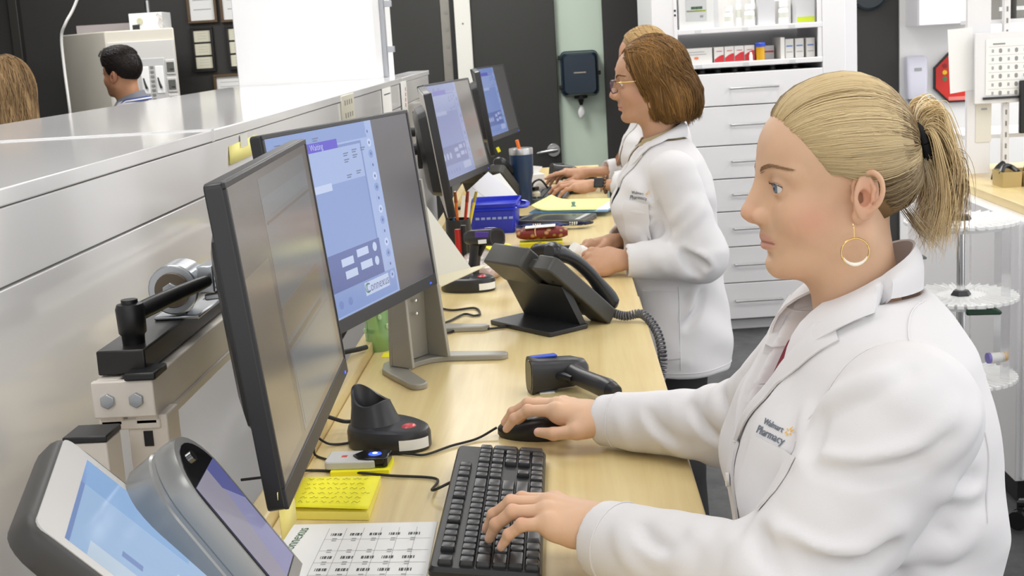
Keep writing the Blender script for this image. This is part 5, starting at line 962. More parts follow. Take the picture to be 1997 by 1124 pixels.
# ================================================================= people
import openvdb as vdb
def smin(a, b, k):
    if k <= 0: return np.minimum(a, b)
    h = np.clip(.5 + .5 * (b - a) / k, 0, 1); return b + (a - b) * h - k * h * (1 - h)
class SDF:
    def __init__(s, lo, hi, h):
        s.lo = np.array(lo, float); s.h = h; s.ax = [np.arange(lo[i], hi[i] + h, h).astype(np.float32) for i in range(3)]
        s.d = np.full([len(a) for a in s.ax], .06, np.float32)
    def win(s, lo, hi):
        sl = []; g = []
        for i in range(3):
            a = max(0, int((lo[i] - s.lo[i]) / s.h) - 1); b = min(len(s.ax[i]), int((hi[i] - s.lo[i]) / s.h) + 3)
            if b <= a: return None, None
            sl.append(slice(a, b)); sh = [1, 1, 1]; sh[i] = b - a; g.append(s.ax[i][a:b].reshape(sh))
        return tuple(sl), g
    def op(s, fn, lo, hi, k, sub=False):
        m = k + .012; sl, g = s.win(np.asarray(lo) - m, np.asarray(hi) + m)
        if sl is None: return s
        v = fn(*g).astype(np.float32)
        s.d[sl] = -smin(-s.d[sl], v, k) if sub else smin(s.d[sl], v, k); return s
    def cap(s, a, b, r0, r1=None, k=.01, sub=False, fl=None):
        """tapered capsule; fl=(dir, factor) squeezes the section along dir"""
        a = np.asarray(a, float); b = np.asarray(b, float); r1 = r0 if r1 is None else r1; ab = b - a; L2 = max(ab @ ab, 1e-12)
        def fn(X, Y, Z):
            px, py, pz = X - a[0], Y - a[1], Z - a[2]; t = np.clip((px * ab[0] + py * ab[1] + pz * ab[2]) / L2, 0, 1)
            dx, dy, dz = px - t * ab[0], py - t * ab[1], pz - t * ab[2]
            if fl is not None:
                e, q = nrm(fl[0]), fl[1] - 1; w_ = dx * e[0] + dy * e[1] + dz * e[2]; dx = dx + q * w_ * e[0]; dy = dy + q * w_ * e[1]; dz = dz + q * w_ * e[2]
            return np.sqrt(dx * dx + dy * dy + dz * dz) - (r0 + (r1 - r0) * t)
        R = max(r0, r1); return s.op(fn, np.minimum(a, b) - R, np.maximum(a, b) + R, k, sub)
    def ell(s, c, r, k=.01, R=None, sub=False):
        c = np.asarray(c, float); r = np.asarray(r, float) * np.ones(3)
        def fn(X, Y, Z):
            p = [X - c[0], Y - c[1], Z - c[2]]
            if R is not None: p = [p[0] * R[0, i] + p[1] * R[1, i] + p[2] * R[2, i] for i in range(3)]
            k0 = np.sqrt((p[0] / r[0]) ** 2 + (p[1] / r[1]) ** 2 + (p[2] / r[2]) ** 2); k1 = np.sqrt((p[0] / r[0] ** 2) ** 2 + (p[1] / r[1] ** 2) ** 2 + (p[2] / r[2] ** 2) ** 2) + 1e-9
            return k0 * (k0 - 1) / k1
        m = r.max() if R is not None else r; return s.op(fn, c - m, c + m, k, sub)
    def chain(s, pts, rs, k=.005, sub=False, kj=None):
        for i in range(len(pts) - 1): s.cap(pts[i], pts[i + 1], rs[i], rs[i + 1], k if (i == 0 or kj is None) else kj, sub)
        return s
    def raw(s, o):      # merge another field on the same grid
        return s
    def quads(s):
        g = vdb.FloatGrid(.06); g.copyFromArray(s.d); p, q = g.convertToQuads(isovalue=0.0)
        return np.asarray(p, float) * s.h + s.lo, np.asarray(q)[:, ::-1]
def mesh_pq(name, p, q, mats, smooth=True):
    me = bpy.data.meshes.new(name); me.vertices.add(len(p)); me.vertices.foreach_set('co', np.ascontiguousarray(p, dtype=np.float32).ravel())
    me.loops.add(q.size); me.loops.foreach_set('vertex_index', q.astype(np.int32).ravel()); me.polygons.add(len(q))
    me.polygons.foreach_set('loop_start', np.arange(0, q.size, 4, dtype=np.int32)); me.polygons.foreach_set('loop_total', np.full(len(q), 4, np.int32))
    if smooth: me.polygons.foreach_set('use_smooth', np.ones(len(q), bool))
    me.update(calc_edges=True); me.validate()
    for m in (mats if isinstance(mats, (list, tuple)) else [mats]): me.materials.append(m)
    return me
def prune(p, q, keep):
    """drop vertices where keep is False"""
    idx = -np.ones(len(p), int); idx[keep] = np.arange(keep.sum()); q2 = idx[q]; q2 = q2[(q2 >= 0).all(1)]; return p[keep], q2
def biggest(p, q):
    par = np.arange(len(p))
    e = np.vstack([q[:, [0, 1]], q[:, [1, 2]], q[:, [2, 3]]]); lab = np.arange(len(p))
    for _ in range(200):
        m = np.minimum(lab[e[:, 0]], lab[e[:, 1]]); old = lab.copy(); np.minimum.at(lab, e[:, 0], m); np.minimum.at(lab, e[:, 1], m); lab = lab[lab]
        if (lab == old).all(): break
    u, c = np.unique(lab, return_counts=True); return prune(p, q, lab == u[c.argmax()])
def vcol(me, col, name='tone'):
    a = me.color_attributes.new(name, 'FLOAT_COLOR', 'POINT'); c = np.ones((len(me.vertices), 4), np.float32); c[:, :3] = col; a.data.foreach_set('color', c.ravel())
def lin(*c): return np.array(srgb(*c)[:3])
def tone_mat(name, rough=.5, sss=.0, spec=.4, bump=0, bscale=300, sheen=0):
    if name in MATS: return MATS[name]
    m = mat(name, (200, 170, 150), rough, sss=sss, bump=bump, bscale=bscale, spec=spec); nt, b, N, L = nodes_of(m); a = N('ShaderNodeAttribute'); a.attribute_name = 'tone'; L(a.outputs['Color'], b.inputs['Base Color']); return m
M_skin = tone_mat('skin', .48, .12, .35, .08, 900)
M_hair = tone_mat('hair_strands', .55, 0, .35)
M_coat = mat('white_coat_cotton', (224, 222, 223), .75, spec=.25, bump=.06, bscale=700)
M_trs = mat('black_trousers', (34, 32, 33), .7)
def strands(paths, rads, cols, n=3):
    """list of (k,3) paths -> one mesh of tapering hair strands, colour per strand"""
    V = []; Fq = []; Cc = []; o = 0
    for p, r, c in zip(paths, rads, cols):
        T, U, W_ = frames(p); k = len(p); a = np.linspace(0, 2 * PI, n, endpoint=False)
        ring = p[:, None] + np.asarray(r)[:, None, None] * (np.cos(a)[None, :, None] * U[:, None] + np.sin(a)[None, :, None] * W_[:, None]); V.append(ring.reshape(-1, 3)); Cc.append(np.repeat(np.asarray(c).reshape(-1, 3) if np.ndim(c) == 2 else np.tile(c, (k, 1)), n, 0))
        i = np.arange(k - 1)[:, None] * n + np.arange(n)[None]; j = np.arange(k - 1)[:, None] * n + (np.arange(n)[None] + 1) % n
        Fq.append((np.stack([i, j, j + n, i + n], -1).reshape(-1, 4)) + o); o += k * n
    me = mesh_pq('hair', np.vstack(V), np.vstack(Fq), M_hair); vcol(me, np.vstack(Cc)); return me
# ---------------------------------------------------------------- head
def head_sdf(h, neck_to, neck_r=(.050, .054), male=False, jaw=1.0, lo_z=-.16):
    g = SDF((-.135, -.105, lo_z), (.150, .105, .135), h)
    g.ell((-.004, 0, .050), (.094, .073, .076), .01); g.ell((.034, 0, .052), (.060, .062, .056), .02); g.ell((.030, 0, -.005), (.058, .058, .072), .025)
    for s in (-1, 1):
        g.cap((.004, s * .050 * jaw, -.038), (.070, s * .016, -.062), .019, .017, .022); g.ell((.058, s * .034, -.010), (.032, .026, .030), .018)
        g.cap((.086, s * .010, .0405), (.066, s * .047, .038), .0105, .009, .012)
    g.ell((.071, 0, -.034), (.031, .034, .034), .018); g.ell((.084, 0, -.0675), (.0180, .018, .0170), .014); g.ell((.045, 0, -.062), (.040, .036, .022), .018)
    g.cap((.0, 0, -.02), neck_to, neck_r[0], neck_r[1], .028)
    for s in (-1, 1): g.ell((.103, s * .033, .024), (.020, .017, .0135), .014, sub=True)
    # nose
    g.cap((.076, 0, .034), (.093, 0, -.007), .0135, .0165, .012)
    g.cap((.0875, 0, .040), (.1125, 0, .002), .0085, .0085, .010); g.ell((.1150, 0, -.0035), (.0100, .0098, .0088), .006); g.ell((.107, 0, -.0115), (.010, .0075, .0055), .006)
    for s in (-1, 1): g.ell((.1030, s * .0120, -.0085), (.0105, .0058, .0072), .006)
    for s in (-1, 1): g.ell((.1095, s * .0062, -.0175), (.0065, .0034, .0045), .002, sub=True)
    # eyelids with an almond opening
    for s in (-1, 1):
        c = A(.0770, s * .0320, .0245); g.ell(c, .0140, .006); g.ell(c + A(.0120, s * .0022, -.0004), (.0115, .0128, .0058), .0012, sub=True)
    # mouth
    for s in (-1, 1):
        g.cap((.1000, s * .003, -.0330), (.0905, s * .021, -.0385), .0044, .0024, .006); g.cap((.0990, 0, -.0440), (.0905, s * .0185, -.041), .0052, .0028, .006); g.cap((.1052, 0, -.0387), (.0945, s * .0235, -.0402), .0014, .0010, .0022, sub=True)
    g.ell((.1040, 0, -.0545), (.008, .018, .0045), .008, sub=True)
    # ears
    for s in (-1, 1):
        y0 = .0700; ph = rad(17); E = lambda u, v, o: A(.003 + .9 * (u * math.cos(ph) - v * math.sin(ph)), s * (y0 + o - u * .40), .006 + .9 * (u * math.sin(ph) + v * math.cos(ph)))
        g.ell(E(-.009, .005, .0035), (.0178, .0050, .0275), .006, R=rotm(rz=s * .38) @ rotm(ry=-ph))
        hx = [E(.006, .004, .004), E(.008, .016, .005), E(.003, .028, .007), E(-.009, .033, .009), E(-.020, .027, .010), E(-.0245, .014, .010), E(-.0225, .0, .009), E(-.015, -.012, .007), E(-.006, -.021, .004)]
        g.chain(smooth_path(hx, 30), np.interp(np.linspace(0, 8, 30), range(9), [.0022, .0028, .0031, .0032, .0032, .0031, .0030, .0030, .0042]), .0015); g.ell(E(-.003, -.023, .003), (.0068, .0045, .0085), .005)
        g.chain([E(-.008, .024, .007), E(-.0145, .014, .0085), E(-.014, .002, .0075), E(-.007, -.010, .006), E(.002, -.012, .005)], [.0024, .0030, .0032, .0030, .0026], .003)
        g.ell(E(.0055, -.002, .006), (.0038, .0034, .0060), .003); g.ell(E(-.004, .001, .0105), (.0068, .0072, .0092), .003, sub=True)
    return g
def skin_tone(p, base, blush=.25, lip=(206, 142, 134), nails=None):
    """p in head space -> per-vertex colour: lips, blush, freckle mottling"""
    c = np.tile(lin(*base), (len(p), 1)); n = fbm(p, 90, 4, 3); c *= (1 + .035 * n)[:, None]
    def mix(wt, col): 
        nonlocal c; wt = np.clip(wt, 0, 1)[:, None]; c = c * (1 - wt) + lin(*col) * wt
    ay = np.abs(p[:, 1])
    mix(blush * np.exp(-(((p[:, 0] - .055) / .024) ** 2 + ((ay - .052) / .02) ** 2 + ((p[:, 2] + .012) / .02) ** 2)), (222, 138, 120))
    mix(blush * .9 * np.exp(-(((p[:, 0] - .114) / .012) ** 2 + (ay / .014) ** 2 + ((p[:, 2] + .006) / .012) ** 2)), (222, 140, 122))
    lipm = np.clip(1.4 - np.sqrt(((ay) / .0225) ** 2 + ((p[:, 2] + .0385) / .0082) ** 2), 0, 1) * (p[:, 0] > .086) * 1.5
    mix(np.clip(lipm, 0, .6), lip); mix(.55 * np.exp(-((p[:, 2] + .0388 + .06 * np.clip(ay - .012, 0, 1)) / .0016) ** 2) * (ay < .0235) * (p[:, 0] > .086), (130, 78, 70))
    mix(.22 * np.exp(-(((ay - .033) / .015) ** 2 + ((p[:, 2] - .027) / .010) ** 2)) * (p[:, 0] > .06), (176, 120, 104))
    mix(.35 * np.exp(-(((p[:, 0] + .008) / .02) ** 2 + ((ay - .078) / .012) ** 2 + ((p[:, 2] - .004) / .03) ** 2)), (224, 140, 122))
    return c
def eyes_for(parent, place, R3, D=None, iris=(104, 124, 140), gaze=(1, 0, -.05), name='eye', lash=(52, 38, 32), brow=(158, 124, 92), browr=.0007, lashes=True):
    gz = nrm(A(*gaze))
    for s in (-1, 1):
        c = A(.0770, s * .0320, .0245); e = MB().sph((0, 0, 0), .0128, 40, 30).xf(rotm(ry=PI / 2)); v = e.verts(); me = e.mesh(name, tone_mat('eye_surface', .12, 0, .6)); a = nrm(A(gz[0], gz[1] - s * .04, gz[2])); ca = np.degrees(np.arccos(np.clip(v @ a / .0128, -1, 1)))
        col = np.where((ca < 9)[:, None], lin(14, 12, 12), np.where((ca < 24)[:, None], lin(*iris), np.where((ca < 27)[:, None], lin(60, 66, 72), lin(226, 220, 216)))); vcol(me, col); setverts(me, place(v + c)); obj(name, me, None, parent) if False else None
        o = bpy.data.objects.new(name, me); C.objects.link(o); o.parent = parent
        if lashes:
            lm = MB(); rs = np.random.RandomState(2)
            up = [c + A(math.sqrt(max(.0144 ** 2 - (.0020 + .0118 * t) ** 2 - .000026 * (1 - t * t), 1e-6)), s * (.0020 + .0118 * t), .0056 * math.sqrt(max(1 - t * t, 0)) - .0004) for t in np.linspace(-.95, .98, 17)]; lm.tube(place(np.array(up)), .00042, 5)
            for q in up[2:]:
                d = nrm(q - c); lm.tube(place(np.array([q, q + d * .0022 + A(.0006, s * .0008, .0004), q + d * .0034 + A(0, s * .0014, .0024)])), [.00022, .00016, .00006], 4)
            obj('eyelashes', lm, mat('eyelash_%d' % lash[0], lash, .6), parent)
        pb = []; rs = np.random.RandomState(5 + s); 
        for t in np.linspace(0, 1, 46):
            b = A(.0945 - .004 * t - .020 * t * t, s * (.013 + .036 * t), .0435 + .0075 * math.sin(min(1, t * 1.25) * PI * .62) - .006 * t * t); 
            for k in range(2): d = A(-.004, s * .0055, .0025 * (1 - 1.6 * t)) * (.8 + .5 * rs.rand()); q = b + A(0, 0, (rs.rand() - .5) * .0045 * (1 - .6 * t)); pb.append(np.array([D.near(x, o_) for x, o_ in ((q, .0003), (q + d * .5, .0009), (q + d, .0007))]) if D else np.array([q + A(.0006, 0, 0), q + d * .5 + A(.0012, 0, 0), q + d]))
        me = strands([place(q) for q in pb], [[browr, browr * .8, browr * .2]] * len(pb), [lin(*brow) * (.8 + .4 * rs.rand()) for _ in pb]); me.name = 'eyebrow'; o = bpy.data.objects.new('eyebrow', me); C.objects.link(o); o.parent = parent
# ---------------------------------------------------------------- hands
def hand_pts(W, fwd, up, side, flex, thumb, s=.95):
    """side: unit vector towards the thumb. returns finger joint chains"""
    fwd, up = nrm(fwd), nrm(up); up = nrm(up - fwd * (up @ fwd)); side = np.asarray(side, float); side = nrm(side - fwd * (side @ fwd) - up * (side @ up))
    P = lambda x, y, z: np.asarray(W) + s * (fwd * x + side * y + up * z)
    mcp = [(.088, .027, .002), (.092, .007, .005), (.087, -.013, .003), (.078, -.031, -.003)]; ln = [(.043, .026, .021), (.047, .030, .022), (.043, .028, .021), (.034, .021, .019)]
    ch = []
    for m, l, (sp, a1, a2, a3) in zip(mcp, ln, flex):
        p = P(*m); out = [p]; a = 0
        for L_, da in zip(l, (a1, a2, a3)):
            a += rad(da); d = (fwd * math.cos(rad(sp)) + side * math.sin(rad(sp))) * math.cos(a) - up * math.sin(a); p = p + d * L_ * s; out.append(p)
        ch.append(out)
    th = [P(.018, .020, -.008)] + [P(*t) for t in thumb]
    return P, ch, th, (fwd, up, side)
def hand_mesh(W, E, fwd, up, side, flex, thumb, base, s=.95, h=.0013, keep=.10, wr=.0255):
    P, ch, th, (fw, u, sd) = hand_pts(W, fwd, up, side, flex, thumb, s)
    fa = nrm(np.asarray(E) - np.asarray(W)); cut = np.asarray(W) + fa * keep
    allp = np.vstack([np.vstack(ch), np.array(th), cut[None], np.asarray(W)[None]]); lo, hi = allp.min(0) - .04, allp.max(0) + .04
    g = SDF(lo, hi, h)
    # fingers, each blended inside itself, only lightly against its neighbours
    for i, c in enumerate(ch):
        r = [.0100, .0088, .0078, .0062] if i < 3 else [.0090, .0078, .0068, .0055]; r = [q * s for q in r]
        for j in range(3): g.cap(c[j], c[j + 1], r[j], r[j + 1], .0022)
        for j in (1, 2): g.ell(c[j] + u * .001, r[j] * 1.06, .003)
    g.chain(th, [.0145 * s, .0112 * s, .0098 * s, .0072 * s], .004)
    p = SDF(lo, hi, h)
    for i, m in enumerate([c[0] for c in ch]):
        q = P(.012, (.012, .004, -.005, -.013)[i], 0); p.cap(q, m - u * .003, .0135 * s, .0122 * s, .016); p.cap(q - u * .006, m - u * .008 - fw * .01, .012 * s, .0105 * s, .016)
    p.ell(P(.040, .024, -.012), (.020 * s,) * 3, .014); p.ell(P(.045, -.022, -.010), (.018 * s,) * 3, .014); p.cap(P(.02, .02, -.006), th[1], .015 * s, .0115 * s, .014)
    for yy in (-.007, .007): p.cap(P(.015, yy, 0), np.asarray(W) + fa * (keep + .06) + sd * yy * 1.3, .0195 * s, wr * 1.12, .012, fl=(u, 1.18))
    for c in ch[:3]: p.cap(P(.025, 0, .009), c[0] + u * .004, .0022, .0030, .007)                # tendons
    for c in ch: p.ell(c[0] + u * .004, .0080 * s, .006)
    g.d = smin(g.d, p.d, .0055)
    v, q = g.quads(); v, q = biggest(v, q); v, q = prune(v, q, ((v - np.asarray(W)) @ fa) < keep)
    col = np.tile(lin(*base), (len(v), 1)) * (1 + .04 * fbm(v, 70, 8, 3))[:, None]
    for c in ch + [th]:
        tip, pre = c[-1], c[-2]; ax = nrm(tip - pre); nu = nrm((u if c is not th else nrm(u * .5 + sd * .3 + fw * .2)) - ax * (u @ ax)) if abs(u @ ax) < .97 else fw; r = .006 * s; ctr = tip - ax * .001 + nu * r
        wt = np.clip(1.5 - np.linalg.norm((v - ctr) * A(1, 1, 1), axis=1) / .0058, 0, 1) * (((v - tip) @ nu) > .001); wt = wt[:, None] * .75; col = col * (1 - wt) + lin(240, 190, 178) * wt
        for j in (1, 2):
            wt = (np.exp(-(np.linalg.norm(v - c[j] - u * .006, axis=1) / .008) ** 2) * .28)[:, None]; col = col * (1 - wt) + lin(216, 140, 118) * wt
    return v, q, col
# ---------------------------------------------------------------- joining the pieces of a body into one skin
def open_loops(bm):
    es = [e for e in bm.edges if len(e.link_faces) == 1]; left = set(es); loops = []
    while left:
        e = left.pop(); grp = [e]; st = [e]
        while st:
            x = st.pop()
            for v in x.verts:
                for y in v.link_edges:
                    if y in left: left.discard(y); grp.append(y); st.append(y)
        loops.append(grp)
    return loops
def join_skin(name, pieces, joints, m):
    """pieces: (verts, quads, colours); joints: points where two open rims meet and are bridged"""
    P = np.vstack([a for a, _, _ in pieces]); off = np.cumsum([0] + [len(a) for a, _, _ in pieces])[:-1]; Q = np.vstack([q + o for (_, q, _), o in zip(pieces, off)]); Cc = np.vstack([c for _, _, c in pieces])
    me = mesh_pq(name, P, Q, m); vcol(me, Cc); bm = bmesh.new(); bm.from_mesh(me)
    loops = [l for l in open_loops(bm) if len(l) > 8]
    cen = [np.mean([v.co[:] for e in l for v in e.verts], 0) for l in loops]
    for j in joints:
        o = np.argsort([np.linalg.norm(c - j) for c in cen])
        if len(o) < 2: continue
        try: bmesh.ops.bridge_loops(bm, edges=loops[o[0]] + loops[o[1]])
        except Exception as ex: print('bridge', ex)
    rest = [e for l in open_loops(bm) for e in l]
    if rest: bmesh.ops.holes_fill(bm, edges=rest, sides=0)
    for f in bm.faces: f.smooth = True
    bmesh.ops.recalc_face_normals(bm, faces=bm.faces); bm.to_mesh(me); bm.free(); me.update(); return me
def tab(z, T):
    T = np.asarray(T, float); T = T[T[:, 0].argsort()]; return [np.interp(z, T[:, 0], T[:, i]).astype(np.float32) for i in range(1, T.shape[1])]
def torso_fn(T, ly=0.0, ex=2.3, grow=0.0):
    def fn(X, Y, Z):
        z = Z; cf, a, b = tab(z.ravel(), T); sh = z.shape; cf, a, b = cf.reshape(sh), a.reshape(sh) + grow, b.reshape(sh) + grow
        zt = max(t[0] for t in T); zb = min(t[0] for t in T)
        k = (np.abs((X - cf) / a) ** ex + np.abs((Y - ly) / b) ** ex) ** (1 / ex); d = (k - 1) * np.minimum(a, b)
        return np.maximum(np.maximum(d, z - zt), zb - z)
    return fn
def folds_along(pa, pb, n, amp, seed, env=None, twist=1.5, rad_=.06):
    """displacement for a sleeve: ridges that run obliquely round the arm"""
    pa, pb = np.asarray(pa, float), np.asarray(pb, float); ax = nrm(pb - pa); L_ = np.linalg.norm(pb - pa); rs = np.random.RandomState(seed); u = nrm(np.cross(ax, A(.3, .2, 1))); w_ = np.cross(ax, u); ph = rs.rand(6) * 6.28; rw = rs.rand(8)
    def fn(X, Y, Z):
        s = ((X - pa[0]) * ax[0] + (Y - pa[1]) * ax[1] + (Z - pa[2]) * ax[2]) / L_; a = (X - pa[0]) * u[0] + (Y - pa[1]) * u[1] + (Z - pa[2]) * u[2]; b = (X - pa[0]) * w_[0] + (Y - pa[1]) * w_[1] + (Z - pa[2]) * w_[2]; th = np.arctan2(b, a)
        f = 0
        for k in range(7):
            nk, mk = n * (.45 + .95 * rw[k]), [1, -1, 2, -2, 1, 0, -1][k]; f = f + (1 - 2.1 * np.abs(np.sin(PI * nk * s + mk * .5 * th + ph[k % 6] + .8 * np.sin(2.1 * s * n + th + ph[(k + 2) % 6]))) ** .8) * (.6 + .4 * np.sin(th * (1 + k % 2) + ph[(k + 3) % 6] + s * 3))
        f = f / 3.2
        e = env(s) if env else 1.0
        inside = np.clip((s + .15) / .2, 0, 1) * np.clip((1.12 - s) / .15, 0, 1); rr = np.sqrt(a * a + b * b)
        return amp * f * e * inside * np.exp(-np.clip(rr - rad_ * 1.25, 0, None) / .012)
    return fn
class Drape:
    """lays flat pieces (pockets, lapels, lettering) on a garment"""
    def __init__(s, p, q):
        from mathutils.bvhtree import BVHTree
        s.t = BVHTree.FromPolygons(p.tolist(), q.tolist()); a, b, c = p[q[:, 0]], p[q[:, 1]], p[q[:, 2]]; s.sg = 1.0 if (np.cross(b - a, c - a) * (a + b + c - 3 * p.mean(0))).sum() > 0 else -1.0
    def hit(s, o, d, off=.002):
        o = Vector(np.asarray(o).tolist()); d = Vector(nrm(d).tolist()); r = s.t.ray_cast(o, d)
        if r[0] is None:
            r = s.t.find_nearest(o)
            if r[0] is None: return np.array(o[:])
        n = r[1]; n = -n if n.dot(d) > 0 else n
        return np.array((r[0] - d * off)[:])
    def near(s, o, off=.002):
        r = s.t.find_nearest(Vector(np.asarray(o).tolist())); v = np.asarray(o) - np.array(r[0][:]); n = np.array(r[1][:]) * s.sg
        return np.array(r[0][:]) + n * off
def sheet_obj(name, G, m, parent, th=.002, smooth=True):
    """G: (r,c,3) grid -> closed thin sheet"""
    G = np.asarray(G, float); r, c = G.shape[:2]; du = np.gradient(G, axis=0); dv = np.gradient(G, axis=1); n = np.cross(du, dv); n /= np.linalg.norm(n, axis=2)[..., None] + 1e-12
    mb = MB(); F_ = []
    ix = lambda i, j, k: k * r * c + i * c + j
    for i in range(r - 1):
        for j in range(c - 1): F_.append((ix(i, j, 0), ix(i, j + 1, 0), ix(i + 1, j + 1, 0), ix(i + 1, j, 0))); F_.append((ix(i, j, 1), ix(i + 1, j, 1), ix(i + 1, j + 1, 1), ix(i, j + 1, 1)))
    bd = [(i, 0) for i in range(r)] + [(r - 1, j) for j in range(1, c)] + [(i, c - 1) for i in range(r - 2, -1, -1)] + [(0, j) for j in range(c - 2, 0, -1)]
    for (a, b), (d, e) in zip(bd, bd[1:] + bd[:1]): F_.append((ix(a, b, 0), ix(a, b, 1), ix(d, e, 1), ix(d, e, 0)))
    mb.add(np.vstack([(G - n * th / 2).reshape(-1, 3), (G + n * th / 2).reshape(-1, 3)]), F_); return obj(name, mb, m, parent, ang=60)
def bilerp(a, b, c, d, nu, nv): # corners a(0,0) b(1,0) c(1,1) d(0,1)
    a, b, c, d = [np.asarray(q, float) for q in (a, b, c, d)]
    return np.array([[(a * (1 - u) + b * u) * (1 - v) + (d * (1 - u) + c * u) * v for u in np.linspace(0, 1, nu)] for v in np.linspace(0, 1, nv)])

def coat_sdf(T, arms, h, lo, hi, ly=0, bust=None, seed=1, cuffs=True, famp=.004, drape_amp=.006, wedge=None, armk=.014, creases=()):
    g = SDF(lo, hi, h); zt = max(t[0] for t in T); zb = min(t[0] for t in T)
    g.op(torso_fn(T, ly), (min(t[1] - t[2] for t in T), ly - max(t[3] for t in T), zb), (max(t[1] + t[2] for t in T), ly + max(t[3] for t in T), zt), .02)
    if bust:
        for s in (-1, 1): g.ell((bust[0], ly + s * bust[1], bust[2]), bust[3], .05)
    # body folds: vertical drape, stronger low down, plus oblique pulls from the armpits
    X, Y, Z = [a.reshape(sh) for a, sh in zip(g.ax, ((-1, 1, 1), (1, -1, 1), (1, 1, -1)))]
    rs = np.random.RandomState(seed); ph = rs.rand(8) * 6.28; thb = np.arctan2(Y - ly, X - .0)
    low = np.clip((zt - .18 - Z) / .35, 0, 1)
    disp = drape_amp * low * np.sin(7 * thb + 1.2 * np.sin(3.1 * Z / .12 * .4 + ph[0]) + ph[1]) * (.6 + .4 * np.sin(2 * thb + ph[2])) + drape_amp * .55 * np.sin(Z * 42 + 2.5 * thb + ph[3]) * np.sin(3 * thb + Z * 9 + ph[4]) * np.clip((zt - .08 - Z) / .1, 0, 1)
    for (S, E, W, r) in arms:   # pulls radiating from the armpit
        ax_, ay_, az_ = S[0] + .03, S[1] * .82, S[2] - .10; rr = np.sqrt((X - ax_) ** 2 + (Y - ay_) ** 2 + (Z - az_) ** 2); an = np.arctan2(Z - az_, (X - ax_)); disp = disp + drape_amp * .9 * np.sin(an * 9 + ph[5]) * np.exp(-(rr / .13) ** 2) * np.clip(rr / .03, 0, 1)
    g.d += disp.astype(np.float32)
    for k, (S, E, W, r) in enumerate(arms):
        S, E, W = map(np.asarray, (S, E, W)); a = SDF(lo, hi, h)
        a.cap(S, E, r[0], r[1], .01); a.cap(E, W, r[1] * .98, r[2], .03)
        kw = folds_along(S, E, 3.3, famp * .75, seed + 10 + k, lambda s: .35 + .9 * np.clip(s, 0, 1) ** 2, rad_=r[0]); kf = folds_along(E, W, 4.6, famp, seed + 20 + k, lambda s: 1.15 - .95 * np.clip(s, 0, 1), rad_=r[1])
        a.d += (kw(X, Y, Z) + kf(X, Y, Z)).astype(np.float32)
        fa = nrm(W - E); dist = (X - W[0]) * fa[0] + (Y - W[1]) * fa[1] + (Z - W[2]) * fa[2]
        near = (X - W[0]) ** 2 + (Y - W[1]) ** 2 + (Z - W[2]) ** 2 < .11 ** 2
        a.d = np.where(near, np.maximum(a.d, dist), a.d).astype(np.float32)
        if k == 0: arm = a.d
        else: arm = np.minimum(arm, a.d)
    g.d = smin(g.d, arm, armk)
    for (S, E, W, r) in arms:  # hollow cuffs
        fa = nrm(np.asarray(W) - np.asarray(E)); g.cap(np.asarray(W) - fa * .022, np.asarray(W) + fa * .05, r[2] - .0095, r[2] - .0095, .002, sub=True)
    for P_, r_, sgn in creases:
        for a, b in zip(P_[:-1], P_[1:]): g.cap(a, b, r_, r_, r_ * 1.3, sub=sgn < 0)
    for _ in range(2):
        for ax in range(3):
            q = np.moveaxis(g.d, ax, 0); q[1:-1] = .25 * q[:-2] + .5 * q[1:-1] + .25 * q[2:]
    if wedge:
        zv, zw, kk, fr0 = wedge     # V opening: apex height, top height, half width per height, how deep
        cz = np.clip((Z - zv) / (zw - zv), -1, 2); dv = np.maximum(np.abs(Y - ly) - kk * (Z - zv), fr0 - X) ; g.d = np.maximum(g.d, -dv).astype(np.float32) if True else g.d
    return g

def fold_lines(D, base, lines):
    """folds read off as lines on the garment surface: ridge (+) or crease (-)"""
    out = []; o = A(base[0], base[1], 1.6)
    for pts, r, sgn, dep in lines:
        P_ = []
        SP = smooth_path(pts, max(6, 4 * len(pts)))[:, :2]
        for k_, (px, py) in enumerate(SP):
            d = Mc.T @ np.array([(px - 998.5) / F, -(py - 562) / F, -1.0]); d = A(-d[0], -d[1], d[2]); h = D.t.ray_cast(Vector(o.tolist()), Vector(nrm(d).tolist()))
            if h[0] is None: continue
            n = np.array(h[1][:]); n = -n if n @ d > 0 else n; q = np.array(h[0][:]) + n * ((dep - .0012 if sgn > 0 else dep + .0030) - sgn * .7 * r * (1 - math.sin(PI * (k_ + .5) / len(SP)) ** .6))
            if P_ and np.linalg.norm(q - P_[-1]) > .06: break
            P_.append(q)
        if len(P_) > 1: out.append((P_, r, sgn))
    return out

def surf(D, base, px, py):
    o = A(base[0], base[1], 1.6); d = Mc.T @ np.array([(px - 998.5) / F, -(py - 562) / F, -1.0]); d = A(-d[0], -d[1], d[2]); h = D.t.ray_cast(Vector(o.tolist()), Vector(nrm(d).tolist()))
    if h[0] is None: return None, None
    n = np.array(h[1][:]); return np.array(h[0][:]), (-n if n @ d > 0 else n)

def flow(D, q, step, n, off=.003, jit=0.0, rs=None):
    """a strand that runs over a cap surface, step by step"""
    out = [D.near(q, off * .5)]
    for k in range(n): s_ = step if not callable(step) else step(out[-1]); out.append(D.near(out[-1] + s_ + (rs.randn(3) * jit if rs is not None else 0), off))
    return np.array(out)
